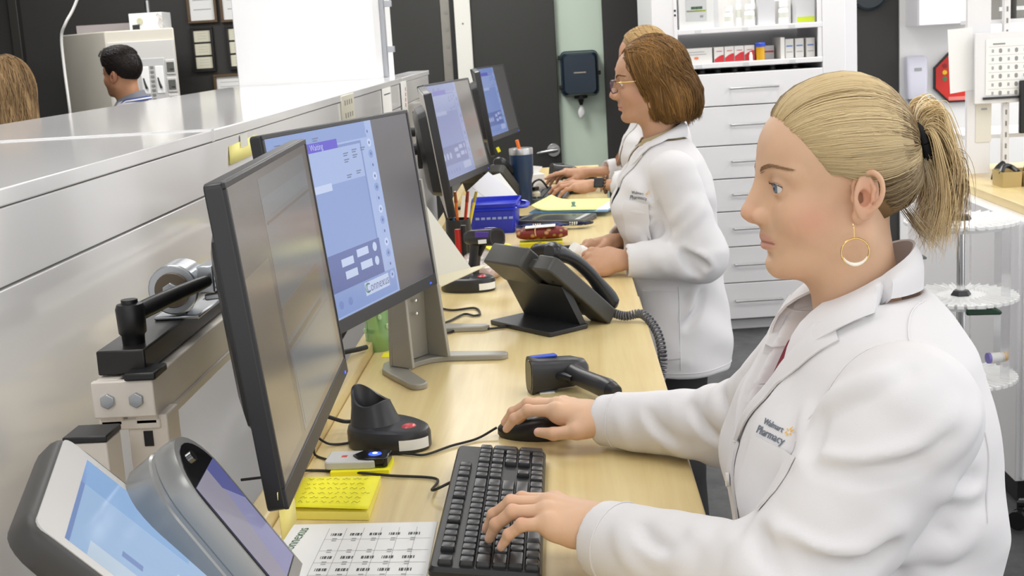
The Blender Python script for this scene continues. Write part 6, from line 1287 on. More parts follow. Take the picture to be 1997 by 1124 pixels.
# ---------------------------------------------------------------- the blonde woman in front
def head_place(pos, pitch=0, yaw=0, roll=0, s=1.0, back=1.0, front=1.0):
    """head space -> figure space; back shortens the skull behind the ears"""
    R3 = rotm(rz=yaw) @ rotm(ry=pitch) @ rotm(rx=roll); pos = np.asarray(pos, float)
    def fw(v):
        v = np.array(v, float); x = v[..., 0]; v[..., 0] = np.where(x < -.01, -.01 + (x + .01) * back, np.where(x > .0, x * front, x)); return s * v @ R3.T + pos
    return fw, (lambda v: (np.asarray(v, float) - pos) @ R3 / s), R3
def add_child(name, me, parent):
    o = bpy.data.objects.new(name, me); C.objects.link(o); o.parent = parent; return o
def trunk_piece(T, arms, neck, legs, h=.008, shrink=-.022, ly=0, arm_r=(.042, .036, .026), cutn=1.285, keep=.12, base=(226, 182, 158)):
    lo = A(-.30, min(-.35, min(min(p[1] for p in a[:3]) for a in arms) - .06), -.005); hi = A(max(.36, max(max(p[0] for p in a[:3]) for a in arms) + .06), max(.35, max(max(p[1] for p in a[:3]) for a in arms) + .06), max(t[0] for t in T) + .05)
    g = SDF(lo, hi, h); T2 = [t for t in T if t[0] > .78]
    g.op(torso_fn(T2, ly, grow=shrink), (-.3, -.4, .7), (.3, .4, 1.5), .02)
    for S, E, W in arms: g.cap(S, E, arm_r[0], arm_r[1], .03); g.cap(E, W, arm_r[1], arm_r[2], .012)
    g.cap(neck[0], neck[1], .056, .053, .03)
    for s in (-1, 1):
        hp, kn, an, to = legs(s); g.cap(hp, kn, .078, .052, .03); g.cap(kn, an, .052, .036, .02); g.cap(an, to, .036, .028, .02)
    p, q = g.quads(); p, q = biggest(p, q)
    keepm = np.ones(len(p), bool); keepm &= ~((p[:, 2] > cutn) & (np.linalg.norm(p[:, :2] - np.asarray(neck[1])[:2], axis=1) < .09))
    for S, E, W in arms:
        fa = nrm(np.asarray(E) - np.asarray(W)); keepm &= ~((((p - np.asarray(W)) @ fa) < keep) & (np.linalg.norm(p - np.asarray(W), axis=1) < keep + .08))
    p, q = prune(p, q, keepm); return p, q, np.tile(lin(*base), (len(p), 1))
def std_legs(s): return A(-.005, s * .085, .84), A(.01, s * .09, .46), A(-.02, s * .095, .08), A(.11, s * .11, .03)
def dress_legs(parent, legs, T, ly=0, top=.95, flare=0.0, lo_=-.3, hi_=.3):
    g = SDF((-.28, -.30, .0), (.30, .30, top + .02), .008); T2 = [t for t in T if t[0] > .74]
    g.op(torso_fn([(top,) + tuple(T2[0][1:])] + [t for t in T2 if t[0] < top], ly, grow=-.034), (-.3, -.3, .7), (.3, .3, top), .02)
    for s in (-1, 1): hp, kn, an, to = legs(s); g.cap(hp, kn, .080, .066, .03); g.cap(kn, an + A(.0, 0, -.03), .070, .060 + flare, .02)
    p, q = g.quads(); p, q = biggest(p, q); add_child('trousers', mesh_pq('trousers', p, q, M_trs), parent)
    for s in (-1, 1):
        hp, kn, an, to = legs(s); b = MB(); P_ = smooth_path([an + A(-.045, 0, -.03), an + A(0, 0, -.02), an + A(.05, 0, -.03), to + A(.03, 0, .0)], 10); b.tube(P_, [.028, .040, .043, .044, .043, .042, .041, .040, .034, .020], 14, up=(0, 0, 1), flat=.72); v = b.verts(); v[:, 2] = np.clip(v[:, 2], .002, None); b.v = [v]; obj('shoe', b, mat('black_shoe', (26, 25, 25), .4), parent)

W1 = A(.34, 1.41, 0); SK1 = (218, 178, 146)
T1 = [(.60, .01, .160, .200), (.80, .018, .152, .19), (.90, .025, .140, .18), (.97, .031, .135, .175), (1.05, .023, .143, .182), (1.13, .026, .138, .186), (1.20, .021, .120, .180), (1.25, .014, .100, .158), (1.285, .016, .080, .118), (1.308, .022, .066, .086)]
aL = (A(.022, .166, 1.215), A(.145, .205, 1.050), A(.322, .018, 1.044)); aR = (A(.015, -.170, 1.215), A(.110, -.335, 1.056), A(.310, -.450, 1.041))
def build_w1():
    place, inv, R3 = head_place((.043, -.008, 1.413), rad(5.5), rad(3), 0, .95, .80, .945)
    hs = head_sdf(.0016, inv(A(.020, 0, 1.235)), (.053, .057))
    p, q = hs.quads(); p, q = biggest(p, q); col = skin_tone(p, SK1, .42); pl = place(p)
    nk = pl[:, 2] > 1.262; pl, q2 = prune(pl, q, nk); col = col[nk]
    hl = hand_mesh(A(.302, .016, 1.056), aL[1], A(1, -.26, .20), A(-.15, .05, 1), A(0, -1, 0), [(3, 12, 36, 24), (0, 12, 36, 24), (-4, 13, 36, 24), (-9, 14, 34, 20)], [(.052, .046, -.020), (.080, .050, -.024), (.104, .044, -.030)], SK1, .92)
    hr = hand_mesh(A(.287, -.441, 1.045), aR[1], A(.955, -.29, .16), A(-.1, 0, 1), A(.2, 1, 0), [(6, 10, 30, 20), (0, 9, 30, 20), (-6, 12, 32, 20), (-12, 16, 34, 20)], [(.046, .046, -.018), (.080, .052, -.027), (.106, .044, -.032)], SK1, .95)
    tr = trunk_piece(T1, [(aL[0], aL[1], A(.302, .016, 1.056)), (aR[0], aR[1], A(.287, -.441, 1.045))], (A(.012, 0, 1.20), A(.014, 0, 1.30)), std_legs, cutn=1.245, base=SK1)
    fL = nrm(aL[1] - A(.302, .016, 1.056)); fR = nrm(aR[1] - A(.287, -.441, 1.045))
    me = join_skin('person', [(pl, q2, col), hl, hr, tr], [A(.014, 0, 1.253), A(.302, .016, 1.056) + fL * .11, A(.287, -.441, 1.045) + fR * .11], M_skin)
    o = obj('person', me, None) if False else bpy.data.objects.new('person', me); C.objects.link(o); o.location = tuple(W1); o.rotation_euler = (0, 0, PI)
    tag(o, 'blonde woman in white lab coat typing at the bench, hoop earring and ponytail', 'person')
    Dh = Drape(p, q); eyes_for(o, place, R3, Dh, gaze=(1, .30, -.06))
    # shirt
    lo, hi = (-.22, -.27, .74), (.27, .27, 1.36); g = SDF(lo, hi, .006); Ts = [t for t in T1 if .75 < t[0] < 1.26]; g.op(torso_fn(Ts, 0, grow=-.014), lo, hi, .02); g.cap((.02, 0, 1.30), (.20, 0, 1.30), .055, .075, .005, sub=True)
    p_, q_ = g.quads(); p_, q_ = biggest(p_, q_); add_child('shirt', mesh_pq('shirt', p_, q_, mat('maroon_knit', (124, 26, 42), .8)), o)
    # coat
    lo, hi = (-.24, -.56, .58), (.40, .33, 1.375)
    zv, zw, kk, fr0 = 1.150, 1.33, .44, .02
    arms1 = [(aL[0], aL[1], aL[2], (.074, .064, .044)), (aR[0], aR[1], aR[2], (.072, .056, .0375))]; bust = (.090, .075, 1.115, (.075, .075, .085))
    pc, qc = coat_sdf(T1, arms1, .009, lo, hi, 0, bust, 3, famp=0, drape_amp=0).quads(); K = lambda *p: [(1100 + x * .4494, 619 + y * .4494, 0) for x, y in p]
    lines = [(K((1030, 612), (1100, 636), (1250, 655), (1400, 636), (1540, 585), (1650, 490), (1715, 395)), .011, 1, -.006), (K((1060, 650), (1250, 690), (1400, 672), (1560, 618), (1680, 520)), .007, -1, .0015),
             (K((880, 905), (960, 980), (1060, 1036), (1180, 1062), (1290, 1040), (1390, 962), (1450, 880)), .012, 1, -.006), (K((930, 1000), (1060, 1076), (1190, 1100), (1310, 1076), (1420, 985)), .008, -1, .0015),
             (K((1125, 445), (1200, 385), (1300, 330), (1420, 268), (1520, 228)), .007, -1, .001), (K((1090, 430), (1180, 350), (1300, 285), (1420, 235)), .010, 1, -.006), (K((1075, 600), (1095, 520), (1120, 450)), .007, -1, .001),
             (K((1640, 806), (1720, 786), (1815, 806)), .007, -1, .001), (K((1620, 770), (1700, 745), (1790, 752)), .010, 1, -.006), (K((1560, 960), (1640, 940), (1700, 990)), .006, -1, .001), (K((1690, 730), (1790, 690)), .006, -1, .001), (K((1600, 640), (1700, 560), (1760, 470), (1790, 400)), .009, 1, -.006), (K((1450, 1060), (1560, 1000), (1660, 1010), (1760, 950)), .010, 1, -.006),
             (K((690, 330), (700, 400), (735, 455)), .007, -1, .001), (K((650, 330), (665, 410), (700, 470)), .010, 1, -.006), (K((770, 260), (790, 330), (810, 380)), .006, -1, .001), (K((345, 390), (380, 470), (470, 556), (570, 596)), .010, 1, -.0065), (K((365, 400), (405, 470), (480, 530)), .006, -1, .001), (K((235, 415), (262, 500), (290, 570)), .009, 1, -.006), (K((530, 375), (580, 470), (690, 560)), .010, 1, -.0065), (K((556, 380), (610, 465), (700, 540)), .006, -1, .001), (K((460, 370), (500, 450), (560, 520)), .008, 1, -.005),
             (K((235, 900), (262, 980), (290, 1050), (360, 1115)), .009, 1, -.006), (K((300, 895), (350, 980), (450, 1040), (560, 1060)), .010, 1, -.006), (K((330, 900), (380, 970), (470, 1015)), .006, -1, .001), (K((560, 905), (600, 970), (680, 1020)), .008, 1, -.006), (K((690, 915), (720, 980), (800, 1040)), .008, 1, -.006), (K((845, 930), (870, 1000), (920, 1060), (960, 1110)), .007, -1, .001),
             (K((1010, 200), (930, 330), (860, 430), (810, 540)), .008, 1, -.006), (K((1060, 380), (1040, 480), (1030, 560)), .008, 1, -.006), (K((1530, 150), (1640, 200), (1730, 300)), .006, 1, -.0045)]
    cs = coat_sdf(T1, arms1, .0040, lo, hi, 0, bust, 3, famp=.0035, drape_amp=.0050, wedge=(zv, zw, kk, fr0), creases=fold_lines(Drape(pc, qc), W1, lines), armk=.010)
    cs.cap((.020, 0, 1.25), (.028, 0, 1.45), .056, .058, .006, sub=True)
    p_, q_ = cs.quads(); p_, q_ = biggest(p_, q_); cme = mesh_pq('lab_coat', p_, q_, M_coat); co = add_child('lab_coat', cme, o); D = Drape(p_, q_)
    # collar and lapels
    th = np.linspace(rad(-146), rad(146), 41); G = []
    for v in np.linspace(0, 1, 6):
        row = []
        for t in th:
            back = .5 + .5 * math.cos(t); f0 = A(.028 - .056 * math.cos(t), .060 * math.sin(t), 1.298 + .062 * back)
            d = A(-math.cos(t), math.sin(t), 0); q1 = f0 + d * (.009 + .027 * (1 - back)) + A(.018 * (1 - back), 0, -.034 - .024 * (1 - back)); q1 = D.near(q1, .006); row.append(f0 * (1 - v) + q1 * v + (d * (.004 + .007 * (1 - back)) + A(0, 0, .005)) * math.sin(v * PI))
        G.append(row)
    sheet_obj('collar', np.array(G), M_coat, co, .0028)
    for s in (1, -1):
        G = []
        for t in np.linspace(0, 1, 16):
            z = 1.288 * (1 - t) + (zv - .006) * t; e = s * (kk * (z - zv)); w_ = (.052 if t > .12 else .030) * (1 - t) ** .75 + .003; row = []
            for v in np.linspace(0, 1, 6): pt = D.hit(A(.2, e + s * w_ * v, z + .012 * v * (1 - t)), (-1, 0, 0), .003 + .009 * math.sin(PI * min(1, v * 1.1)) * (1 - t * .6)); row.append(pt)
            G.append(row)
        sheet_obj('lapel', np.array(G), M_coat, co, .0028)
    # front edge strip, buttons, pocket, seams
    G = [[D.hit(A(.21, -.016 + .030 * v, z), (-1, 0, 0), .0025) for v in np.linspace(0, 1, 4)] for z in np.linspace(zv - .004, .64, 44)]; sheet_obj('placket', np.array(G), M_coat, co, .003)
    bt = MB()
    for z in (1.10, .98, .86): c_ = D.hit(A(.21, .0, z), (-1, 0, 0), .005); bt.cyl(c_, c_ + A(.0035, 0, 0), .008, n=16)
    obj('buttons', bt, mat('pearl_button', (226, 224, 220), .25), co, kind='stuff')
    k0, _ = surf(D, W1, 1476, 846); k1, _ = surf(D, W1, 1556, 888)
    G = [[D.near(k0 * (1 - u) + k1 * u + A(.006, 0, -.085 * v), .0022) for u in np.linspace(0, 1, 10)] for v in np.linspace(0, 1, 10)]; sheet_obj('chest_pocket', np.array(G), M_coat, co, .0026)
    def seam(pts, name='seam', off=.0006, r=.0011):
        P_ = smooth_path(pts, 40); obj(name, MB().tube(np.array([D.near(q, off) for q in P_]), r, 5), M_coat, co)
    for s in (1, -1): seam([(.0, s * .130, 1.275), (.04, s * .150, 1.24), (.085, s * .148, 1.19), (.10, s * .145, 1.14), (.09, s * .15, 1.09)]); seam([(.0, s * .130, 1.275), (-.05, s * .145, 1.23), (-.07, s * .155, 1.16), (-.06, s * .16, 1.10)])
    seam([(-.03, .065, 1.325), (.0, .10, 1.30), (.01, .14, 1.275)]); 
    for a_ in (aL, aR):
        fa = nrm(a_[2] - a_[1]); c_ = a_[2] - fa * .032; u_ = nrm(np.cross(fa, A(0, 0, 1))); w_ = np.cross(fa, u_); seam([c_ + (u_ * math.cos(t) + w_ * math.sin(t)) * .045 for t in np.linspace(0, 2 * PI, 9)])
    tx = MB(); add_text(tx, 'Walmart', .0100, (0, 0, 0), (1, 0, 0), (0, 1, 0), .0003, 0); add_text(tx, 'Pharmacy', .0128, (.002, -.0112, 0), (1, 0, 0), (0, 1, 0), .0003, 0); v = tx.verts()
    sp = MB(); 
    for k in range(6): a_ = k * PI / 3 + PI / 6; sp.prism([(.026 + .0022 * math.cos(a_) + .0009 * math.cos(a_ + PI / 2), .001 + .0022 * math.sin(a_) + .0009 * math.sin(a_ + PI / 2)), (.026 + .0055 * math.cos(a_), .001 + .0055 * math.sin(a_)), (.026 + .0022 * math.cos(a_) - .0009 * math.cos(a_ + PI / 2), .001 + .0022 * math.sin(a_) - .0009 * math.sin(a_ + PI / 2))], 0, .0004)
    an_, nn_ = surf(D, W1, 1510, 828); nn_ = nrm(nn_ * A(1, 1, .4)); ex_ = nrm(np.cross(A(0, 0, 1), nn_)); ex_ = ex_ if ex_[1] > 0 else -ex_; ez_ = nrm(A(0, 0, 1) - nn_ * nn_[2])
    for mb_, nm, m_ in ((tx, 'embroidered_lettering', mat('grey_embroidery', (112, 120, 132), .7)), (sp, 'embroidered_spark', mat('yellow_embroidery', (246, 190, 60), .7))):
        v = mb_.verts(); mb_.v = [np.array([D.near(an_ + ex_ * a[0] + ez_ * a[1] + nn_ * .004, .0010 + a[2]) for a in v])]; obj(nm, mb_, m_, co, smooth=False)
    dress_legs(o, std_legs, T1)
    # necklace
    nk_ = MB(); P_ = [A(.045 + .05 * t, .050 * (1 - t) ** .7, 1.285 - .12 * t) for t in np.linspace(0, 1, 22)]
    for q in P_: q2_ = D.hit(A(.4, q[1] * .55, q[2]), (-1, 0, 0), .004); nk_.sph(q2_ if q2_[0] > .02 else q, .0028, 8, 6)
    obj('bead_necklace', nk_, mat('bronze_beads', (120, 92, 70), .35, .4), o)
    # earring: gold hoop with pale crescent
    er = MB(); ec = place(A(.014, .0765, -.027)); er.tube(smooth_path([ec + A(0, .002, .006), ec + A(.0, .0045, .002), ec + A(0, .005, -.007)], 8), .0007, 6)
    hc_ = ec + A(-.001, .006, -.0225); aa = np.linspace(0, 2 * PI, 49); ring = np.array([hc_ + A(.0142 * math.sin(t), 0, .0142 * math.cos(t)) for t in aa]); er.tube(ring, .00085, 6, cap=False); eo = obj('earring', er, mat('gold', (226, 190, 120), .22, 1.0), o)
    t2 = np.linspace(PI * .62, PI * 1.38, 21); cr2 = np.array([hc_ + A(.0130 * math.sin(t), .0006, .0130 * math.cos(t)) for t in t2]); obj('crescent', MB().tube(cr2, [.0003 + .0017 * math.sin(x) for x in np.linspace(.02, PI - .02, 21)], 8), mat('pearl_resin', (246, 240, 226), .2), eo)
    # ---- hair: pulled back to a high tie, then a loose tail
    rs = np.random.RandomState(11); c0 = A(-.004, 0, .048); T_ = A(-.106, .004, .048)
    rad3 = A(.0985, .0785, .0845)
    def shell(d, k=1.0): d = nrm(d); return c0 + d * (k / math.sqrt((d[0] / rad3[0]) ** 2 + (d[1] / rad3[1]) ** 2 + (d[2] / rad3[2]) ** 2))
    # cap under the strands: hair volume cut at the hairline
    g = SDF((-.135, -.105, -.07), (.13, .105, .15), .0025); g.ell(c0, rad3 - .0012, .004); g.ell((.030, 0, .056), (.066, .067, .0615), .02); g.ell((-.052, 0, .004), (.047, .058, .050), .02)
    X, Y, Z = [a.reshape(sh) for a, sh in zip(g.ax, ((-1, 1, 1), (1, -1, 1), (1, 1, -1)))]
    hl_ = -.002 + np.minimum(.036 + .66 * (Z - .030), .092 - 5.0 * Y * Y) + .010 * np.exp(-((Z - .004) / .016) ** 2) * 0
    beh = np.where(Z < .034, -.020 - .35 * (Z - .0) - .9 * np.clip(-Z, 0, 1) , hl_)            # behind the ear low down
    g.d = np.maximum(g.d, (X - np.where(Z > .034, hl_, np.minimum(hl_, -.016 + .3 * np.clip(Z - .012, 0, 1) + 1.4 * np.clip(Z - .014, 0, 1)))) * .8); g.d = np.maximum(g.d, (-.030 + .45 * (-.03 - X) - Z)).astype(np.float32); g.d = (g.d + .0062 * np.clip((X - (hl_ - .040)) / .034, 0, 1) * (Z > .026)).astype(np.float32)
    p_, q_ = g.quads(); p_, q_ = biggest(p_, q_)
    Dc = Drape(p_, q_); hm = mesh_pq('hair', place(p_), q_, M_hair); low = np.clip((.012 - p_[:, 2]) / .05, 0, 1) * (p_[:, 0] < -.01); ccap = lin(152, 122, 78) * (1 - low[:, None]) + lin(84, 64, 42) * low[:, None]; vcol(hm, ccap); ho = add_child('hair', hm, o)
    paths, rr, cc = [], [], []
    PAL = [lin(*c) for c in ((216, 192, 146), (192, 164, 116), (160, 132, 90), (240, 222, 186), (126, 102, 68), (206, 182, 138))]
    def strandcol(dark=0, key=None):
        if key is None: b = PAL[rs.choice(6, p=[.26, .22, .18, .12, .12, .10])]
        else:
            w_ = np.clip(.36 + .75 * fbm(np.array([key]) , 26, 21, 3)[0] + .28 * (rs.rand() - .5), 0, 1); b = lin(112, 88, 56) * (1 - w_) + lin(224, 200, 154) * w_
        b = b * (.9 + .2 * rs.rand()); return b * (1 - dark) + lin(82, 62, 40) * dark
    dT = nrm(T_ - c0)
    for i in range(6500):
        u = rs.rand(); s = 1 if rs.rand() < .62 else -1
        if u < .50:   # from the front/temple hairline
            zz = .034 + (.128 - .034) * rs.rand() ** .8; y = None; f_ = min(.036 + .66 * (zz - .030), .090)
            q1_ = 1 - ((f_ - .030) / .066) ** 2 - ((zz - .056) / .0615) ** 2; q2_ = 1 - ((f_ - c0[0]) / rad3[0]) ** 2 - ((zz - c0[2]) / rad3[2]) ** 2; y = max(.067 * math.sqrt(max(q1_, 0)), rad3[1] * math.sqrt(max(q2_, 0)))
            if y < .03: y = .034 * rs.rand(); zz = .112 - 3 * y * y; f_ = .094 - 5 * y * y
            d0 = nrm(A(f_ + .003 - c0[0], s * y, zz - c0[2])); ph = y / .07; dk = .15 * rs.rand()
        elif u < .78:  # behind / under the ear up to the tie
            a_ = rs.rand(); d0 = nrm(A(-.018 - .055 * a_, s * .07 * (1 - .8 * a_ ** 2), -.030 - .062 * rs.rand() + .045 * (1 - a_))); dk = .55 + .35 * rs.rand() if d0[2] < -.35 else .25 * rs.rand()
        else:          # anywhere on the dome
            d0 = nrm(A(rs.rand() * .16 - .075, s * .08 * rs.rand(), .02 + .07 * rs.rand())); dk = .12 * rs.rand()
        om = math.acos(np.clip(d0 @ dT, -1, 1)); n = 14; tt = np.linspace(0, 1, n) ** 1.7; off = .0005 + .0042 * rs.rand(); pth = []
        wv = (rs.rand() - .5) * .10; ax_ = nrm(np.cross(d0, dT))
        for t in tt:
            d = (math.sin((1 - t) * om) * d0 + math.sin(t * om) * dT) / max(math.sin(om), 1e-4); d = d + ax_ * wv * math.sin(PI * t) + A(0, 0, -.10 * math.sin(PI * t) * (1 if abs(d0[1]) > .3 and d0[2] > -.2 else 0)); q = Dc.near(shell(d, 1.0), off * min(1, .25 + 2.2 * t) + .0025 * math.sin(PI * t))
            pth.append(q)
        pth[-1] = T_ + A(-.004, (rs.rand() - .5) * .012, (rs.rand() - .5) * .016); pth[-2] = pth[-2] * .6 + (T_ + A(.006, (rs.rand() - .5) * .02, (rs.rand() - .5) * .022)) * .4
        w0 = .00038 + .0005 * rs.rand()
        if False:
            st = pth[0]; s0 = st + A(.001 + .010 * rs.rand() ** 2, 0, -.002 * rs.rand()); pth = [Dh.near(s0, .0003), Dh.near(s0 * .6 + st * .4, .0012), Dh.near(s0 * .25 + st * .75, .0022)] + pth; wts = np.array([.15, .35, .55, .75, .9, 1, 1, 1, 1, 1, 1, 1, 1, 1, 1, .9, .7])
        else: wts = np.array([.3, .6, .8, 1, 1, 1, 1, 1, 1, 1, 1, 1, .9, .7])
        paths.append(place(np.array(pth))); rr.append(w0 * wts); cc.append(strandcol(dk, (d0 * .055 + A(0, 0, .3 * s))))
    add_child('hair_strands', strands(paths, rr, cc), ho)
    # tail
    paths, rr, cc = [], [], []
    for ci in range(46):          # clumps of the loose tail, some looping up before they fall
        k = rs.rand(); a0, a1 = (rs.rand() - .5), (rs.rand() - .5); zl = .030 * rs.rand(); cj = rs.randn(3) * A(.004, .006, .005)
        if k < .62: ctrl = [T_ + A(0, a0 * .016, a1 * .018), A(-.118, .004 + a0 * .03, .056 + a1 * .03), A(-.138 + .016 * a1, a0 * .05, .048 + .034 * a1), A(-.150 + .024 * a1, a0 * .066, .018 + .02 * a0), A(-.152 + .032 * a1, a0 * .07, -.014 + zl), A(-.142 + .045 * a1, a0 * .06, -.048 + zl), A(-.130 + .05 * a1, a0 * .06, -.070 + 1.6 * zl)]
        elif k < .84: ctrl = [T_ + A(0, a0 * .016, a1 * .018), A(-.120, a0 * .03, .044 + a1 * .03), A(-.130 + .012 * a1, a0 * .05, .018 + .02 * a1), A(-.134 + .02 * a1, a0 * .05, -.018), A(-.122 + .03 * a1, a0 * .05, -.050 - .02 * rs.rand())]
        else: ctrl = [T_ + A(0, a0 * .016, a1 * .016), A(-.112, a0 * .02, .076 + .02 * a1), A(-.132 - .01 * rs.rand(), a0 * .04, .082 + .02 * a1), A(-.148, a0 * .05, .062 + .02 * a1), A(-.154, a0 * .05, .022 + .03 * a1), A(-.136, a0 * .05, .004 + .02 * a1)]
        base_c = strandcol(0) * 1.18; f1, f2 = 6 + 6 * rs.rand(), 6.28 * rs.rand()
        for j in range(38):
            jj = rs.randn(3) * .0030; t = np.linspace(0, 1, 22); P_ = smooth_path([T_ + (q - T_) * A(.82, 1, 1) + (cj + jj * (.4 + .5 * n_)) * min(1, n_) for n_, q in enumerate(ctrl)], 22); P_ = P_ + (.0042 * np.sin(t * f1 + f2))[:, None] * A(.7, 1, .3) * t[:, None] + np.outer(t ** 2.2, rs.randn(3) * .006)
            wq = .00030 + .00042 * rs.rand(); paths.append(place(P_)); rr.append(wq * np.interp(t, [0, .1, .65, 1], [.9, 1, .8, .1])); cc.append(base_c * (.82 + .36 * rs.rand()))
    for i in range(60):   # flyaways at the nape
        a0 = rs.rand() - .5; st = A(-.085, .06 * a0, -.02 - .02 * rs.rand()); paths.append(place(smooth_path([st, st + A(-.012, .004, -.018), st + A(-.02 - .02 * rs.rand(), .01 * a0, -.03 - .02 * rs.rand())], 6))); rr.append(np.array([.5, .5, .4, .35, .2, .1]) * .0006); cc.append(strandcol(.4))
    add_child('ponytail', strands(paths, rr, cc), ho)
    tb_ = MB(); aa = np.linspace(0, 2 * PI, 25); ax_ = nrm(A(-1, 0, .25)); u_ = A(0, 1, 0); w_ = np.cross(ax_, u_); tb_.tube(place(np.array([T_ + A(-.006, 0, -.002) + (u_ * math.cos(t) * .0155 + w_ * math.sin(t) * .019) for t in aa])), .0052, 10, cap=False); obj('hair_tie', tb_, mat('black_elastic', (22, 22, 26), .8), o)
    return o
build_w1()
# ---------------------------------------------------------------- the other people
M_dcoat = M_coat
def quick_person(label, base, place_args, T, arms, hands, skin, hd_h=.0022, hand_h=.0016, neck=(A(.0, 0, 1.20), A(.005, 0, 1.30)), legs=std_legs, cutn=None, eyes=True, rz=PI, male=False, jaw=1.0, gaze=(1, 0, -.1), neck_r=(.050, .054), iris=(90, 80, 66), brow=(110, 84, 60), arm_r=(.042, .036, .026)):
    place, inv, R3 = head_place(*place_args); hs = head_sdf(hd_h, inv(neck[0] + A(0, 0, .01)), neck_r, male, jaw, -.17); p, q = hs.quads(); p, q = biggest(p, q); col = skin_tone(p, skin, .18); pl = place(p); zc = cutn if cutn else neck[1][2] - .045
    nk = pl[:, 2] > zc + .015; pl, q2 = prune(pl, q, nk); pieces = [(pl, q2, col[nk])]; joints = [A(*(neck[1][:2]), zc + .005)]
    al = []
    for (S, E, W), h_ in zip(arms, hands):
        if h_ is None: al.append((S, E, W)); continue
        Wh, fwd, up, side, flex, th, sc = h_; hm = hand_mesh(Wh, E, fwd, up, side, flex, th, skin, sc, hand_h, .095); pieces.append(hm); fa = nrm(np.asarray(E) - np.asarray(Wh)); joints.append(np.asarray(Wh) + fa * .105); al.append((S, E, Wh))
    tp = trunk_piece(T, al, neck, legs, cutn=zc, base=skin, h=.009, keep=.115, arm_r=arm_r); pieces.append(tp)
    me = join_skin('person', pieces, joints, M_skin); o = bpy.data.objects.new('person', me); C.objects.link(o); o.location = tuple(base); o.rotation_euler = (0, 0, rz); tag(o, label, 'person')
    Dh = Drape(p, q)
    if eyes: eyes_for(o, place, R3, Dh, gaze=gaze, iris=iris, brow=brow)
    return o, place, inv, Dh
def simple_coat(o, T, arms, lo, hi, seed, wedge=None, neckcut=None, bust=None, h=.006, name='lab_coat', m=None, famp=.005, damp=.006, creases=(), collar=True, armk=.012, lapels=True):
    m = m or M_coat; cs = coat_sdf(T, arms, h, lo, hi, 0, bust, seed, famp=famp, drape_amp=damp, wedge=wedge, creases=creases, armk=armk)
    if neckcut: cs.cap(neckcut[0], neckcut[1], neckcut[2], neckcut[2], .005, sub=True)
    p_, q_ = cs.quads(); p_, q_ = biggest(p_, q_); co = add_child(name, mesh_pq(name, p_, q_, m), o); D = Drape(p_, q_)
    if collar:
        nc = collar; th = np.linspace(rad(-155), rad(155), 33); G = []
        for v in np.linspace(0, 1, 6):
            row = []
            for t in th:
                back = .5 + .5 * math.cos(t); f0 = A(nc[0] - nc[2] * math.cos(t), nc[2] * 1.06 * math.sin(t), nc[1] + .055 * back); d = A(-math.cos(t), math.sin(t), 0); q1 = D.near(f0 + d * (.010 + .026 * (1 - back)) + A(.018 * (1 - back), 0, -.034 - .022 * (1 - back)), .006); row.append(f0 * (1 - v) + q1 * v + (d * .006 + A(0, 0, .005)) * math.sin(v * PI))
            G.append(row)
        sheet_obj('collar', np.array(G), m, co, .003)
    if wedge and lapels:
        zv, zw, kk, fr0 = wedge
        for s in (1, -1):
            G = []
            for t in np.linspace(0, 1, 14):
                z = (zw - .045) * (1 - t) + (zv - .006) * t; e = s * (kk * (z - zv)); w_ = (.055 if t > .12 else .032) * (1 - t) ** .75 + .003
                G.append([D.hit(A(.2, e + s * w_ * v, z + .012 * v * (1 - t)), (-1, 0, 0), .003 + .009 * math.sin(PI * min(1, v * 1.1)) * (1 - t * .6)) for v in np.linspace(0, 1, 6)])
            sheet_obj('lapel', np.array(G), m, co, .003)
    return co, D, p_, q_
def letters(co, D, an, nn, sc):
    ex_ = nrm(np.cross(A(0, 0, 1), nn)); ex_ = ex_ if ex_[1] > 0 else -ex_; ez_ = nrm(A(0, 0, 1) - nn * nn[2]); tx = MB(); add_text(tx, 'Walmart', .0100, (0, 0, 0), (1, 0, 0), (0, 1, 0), .0003, 0); add_text(tx, 'Pharmacy', .0128, (.002, -.0112, 0), (1, 0, 0), (0, 1, 0), .0003, 0); sp = MB()
    for k in range(6):
        a_ = k * PI / 3 + PI / 6; c, s = math.cos(a_), math.sin(a_); sp.prism([(.026 + .0022 * c - .0009 * s, .001 + .0022 * s + .0009 * c), (.026 + .0055 * c, .001 + .0055 * s), (.026 + .0022 * c + .0009 * s, .001 + .0022 * s - .0009 * c)], 0, .0004)
    for mb_, nm, m_ in ((tx, 'embroidered_lettering', mat('grey_embroidery', (112, 120, 132), .7)), (sp, 'embroidered_spark', mat('yellow_embroidery', (246, 190, 60), .7))):
        v = mb_.verts(); mb_.v = [np.array([D.near(an + ex_ * a[0] * sc + ez_ * a[1] * sc + nn * .004, .0012 + a[2]) for a in v])]; obj(nm, mb_, m_, co, smooth=False)
def shell_hair(o, place, n, seed, dir_fn, path_fn, pal, r=(.0006, .0008), cap=None, capcol=(80, 60, 40), name='hair', taper=(.5, 1, 1, .2)):
    rs = np.random.RandomState(seed); par = o
    if cap is not None:
        p_, q_ = cap.quads(); p_, q_ = biggest(p_, q_); hm = mesh_pq(name, place(p_), q_, M_hair); vcol(hm, np.tile(lin(*capcol), (len(p_), 1))); par = add_child(name, hm, o)
    paths, rr, cc = [], [], []
    for i in range(n):
        P_, key = path_fn(rs)
        if P_ is None: continue
        k = len(P_); w_ = np.clip(.5 + .6 * fbm(np.array([key]), 1.0, seed, 3)[0] + .35 * (rs.rand() - .5), 0, 1); paths.append(place(P_)); rr.append((r[0] + r[1] * rs.rand()) * np.interp(np.linspace(0, 1, k), [0, .12, .75, 1], taper)); cc.append((lin(*pal[0]) * (1 - w_) + lin(*pal[1]) * w_) * (.88 + .24 * rs.rand()))
    add_child(name + '_strands', strands(paths, rr, cc), par); return par
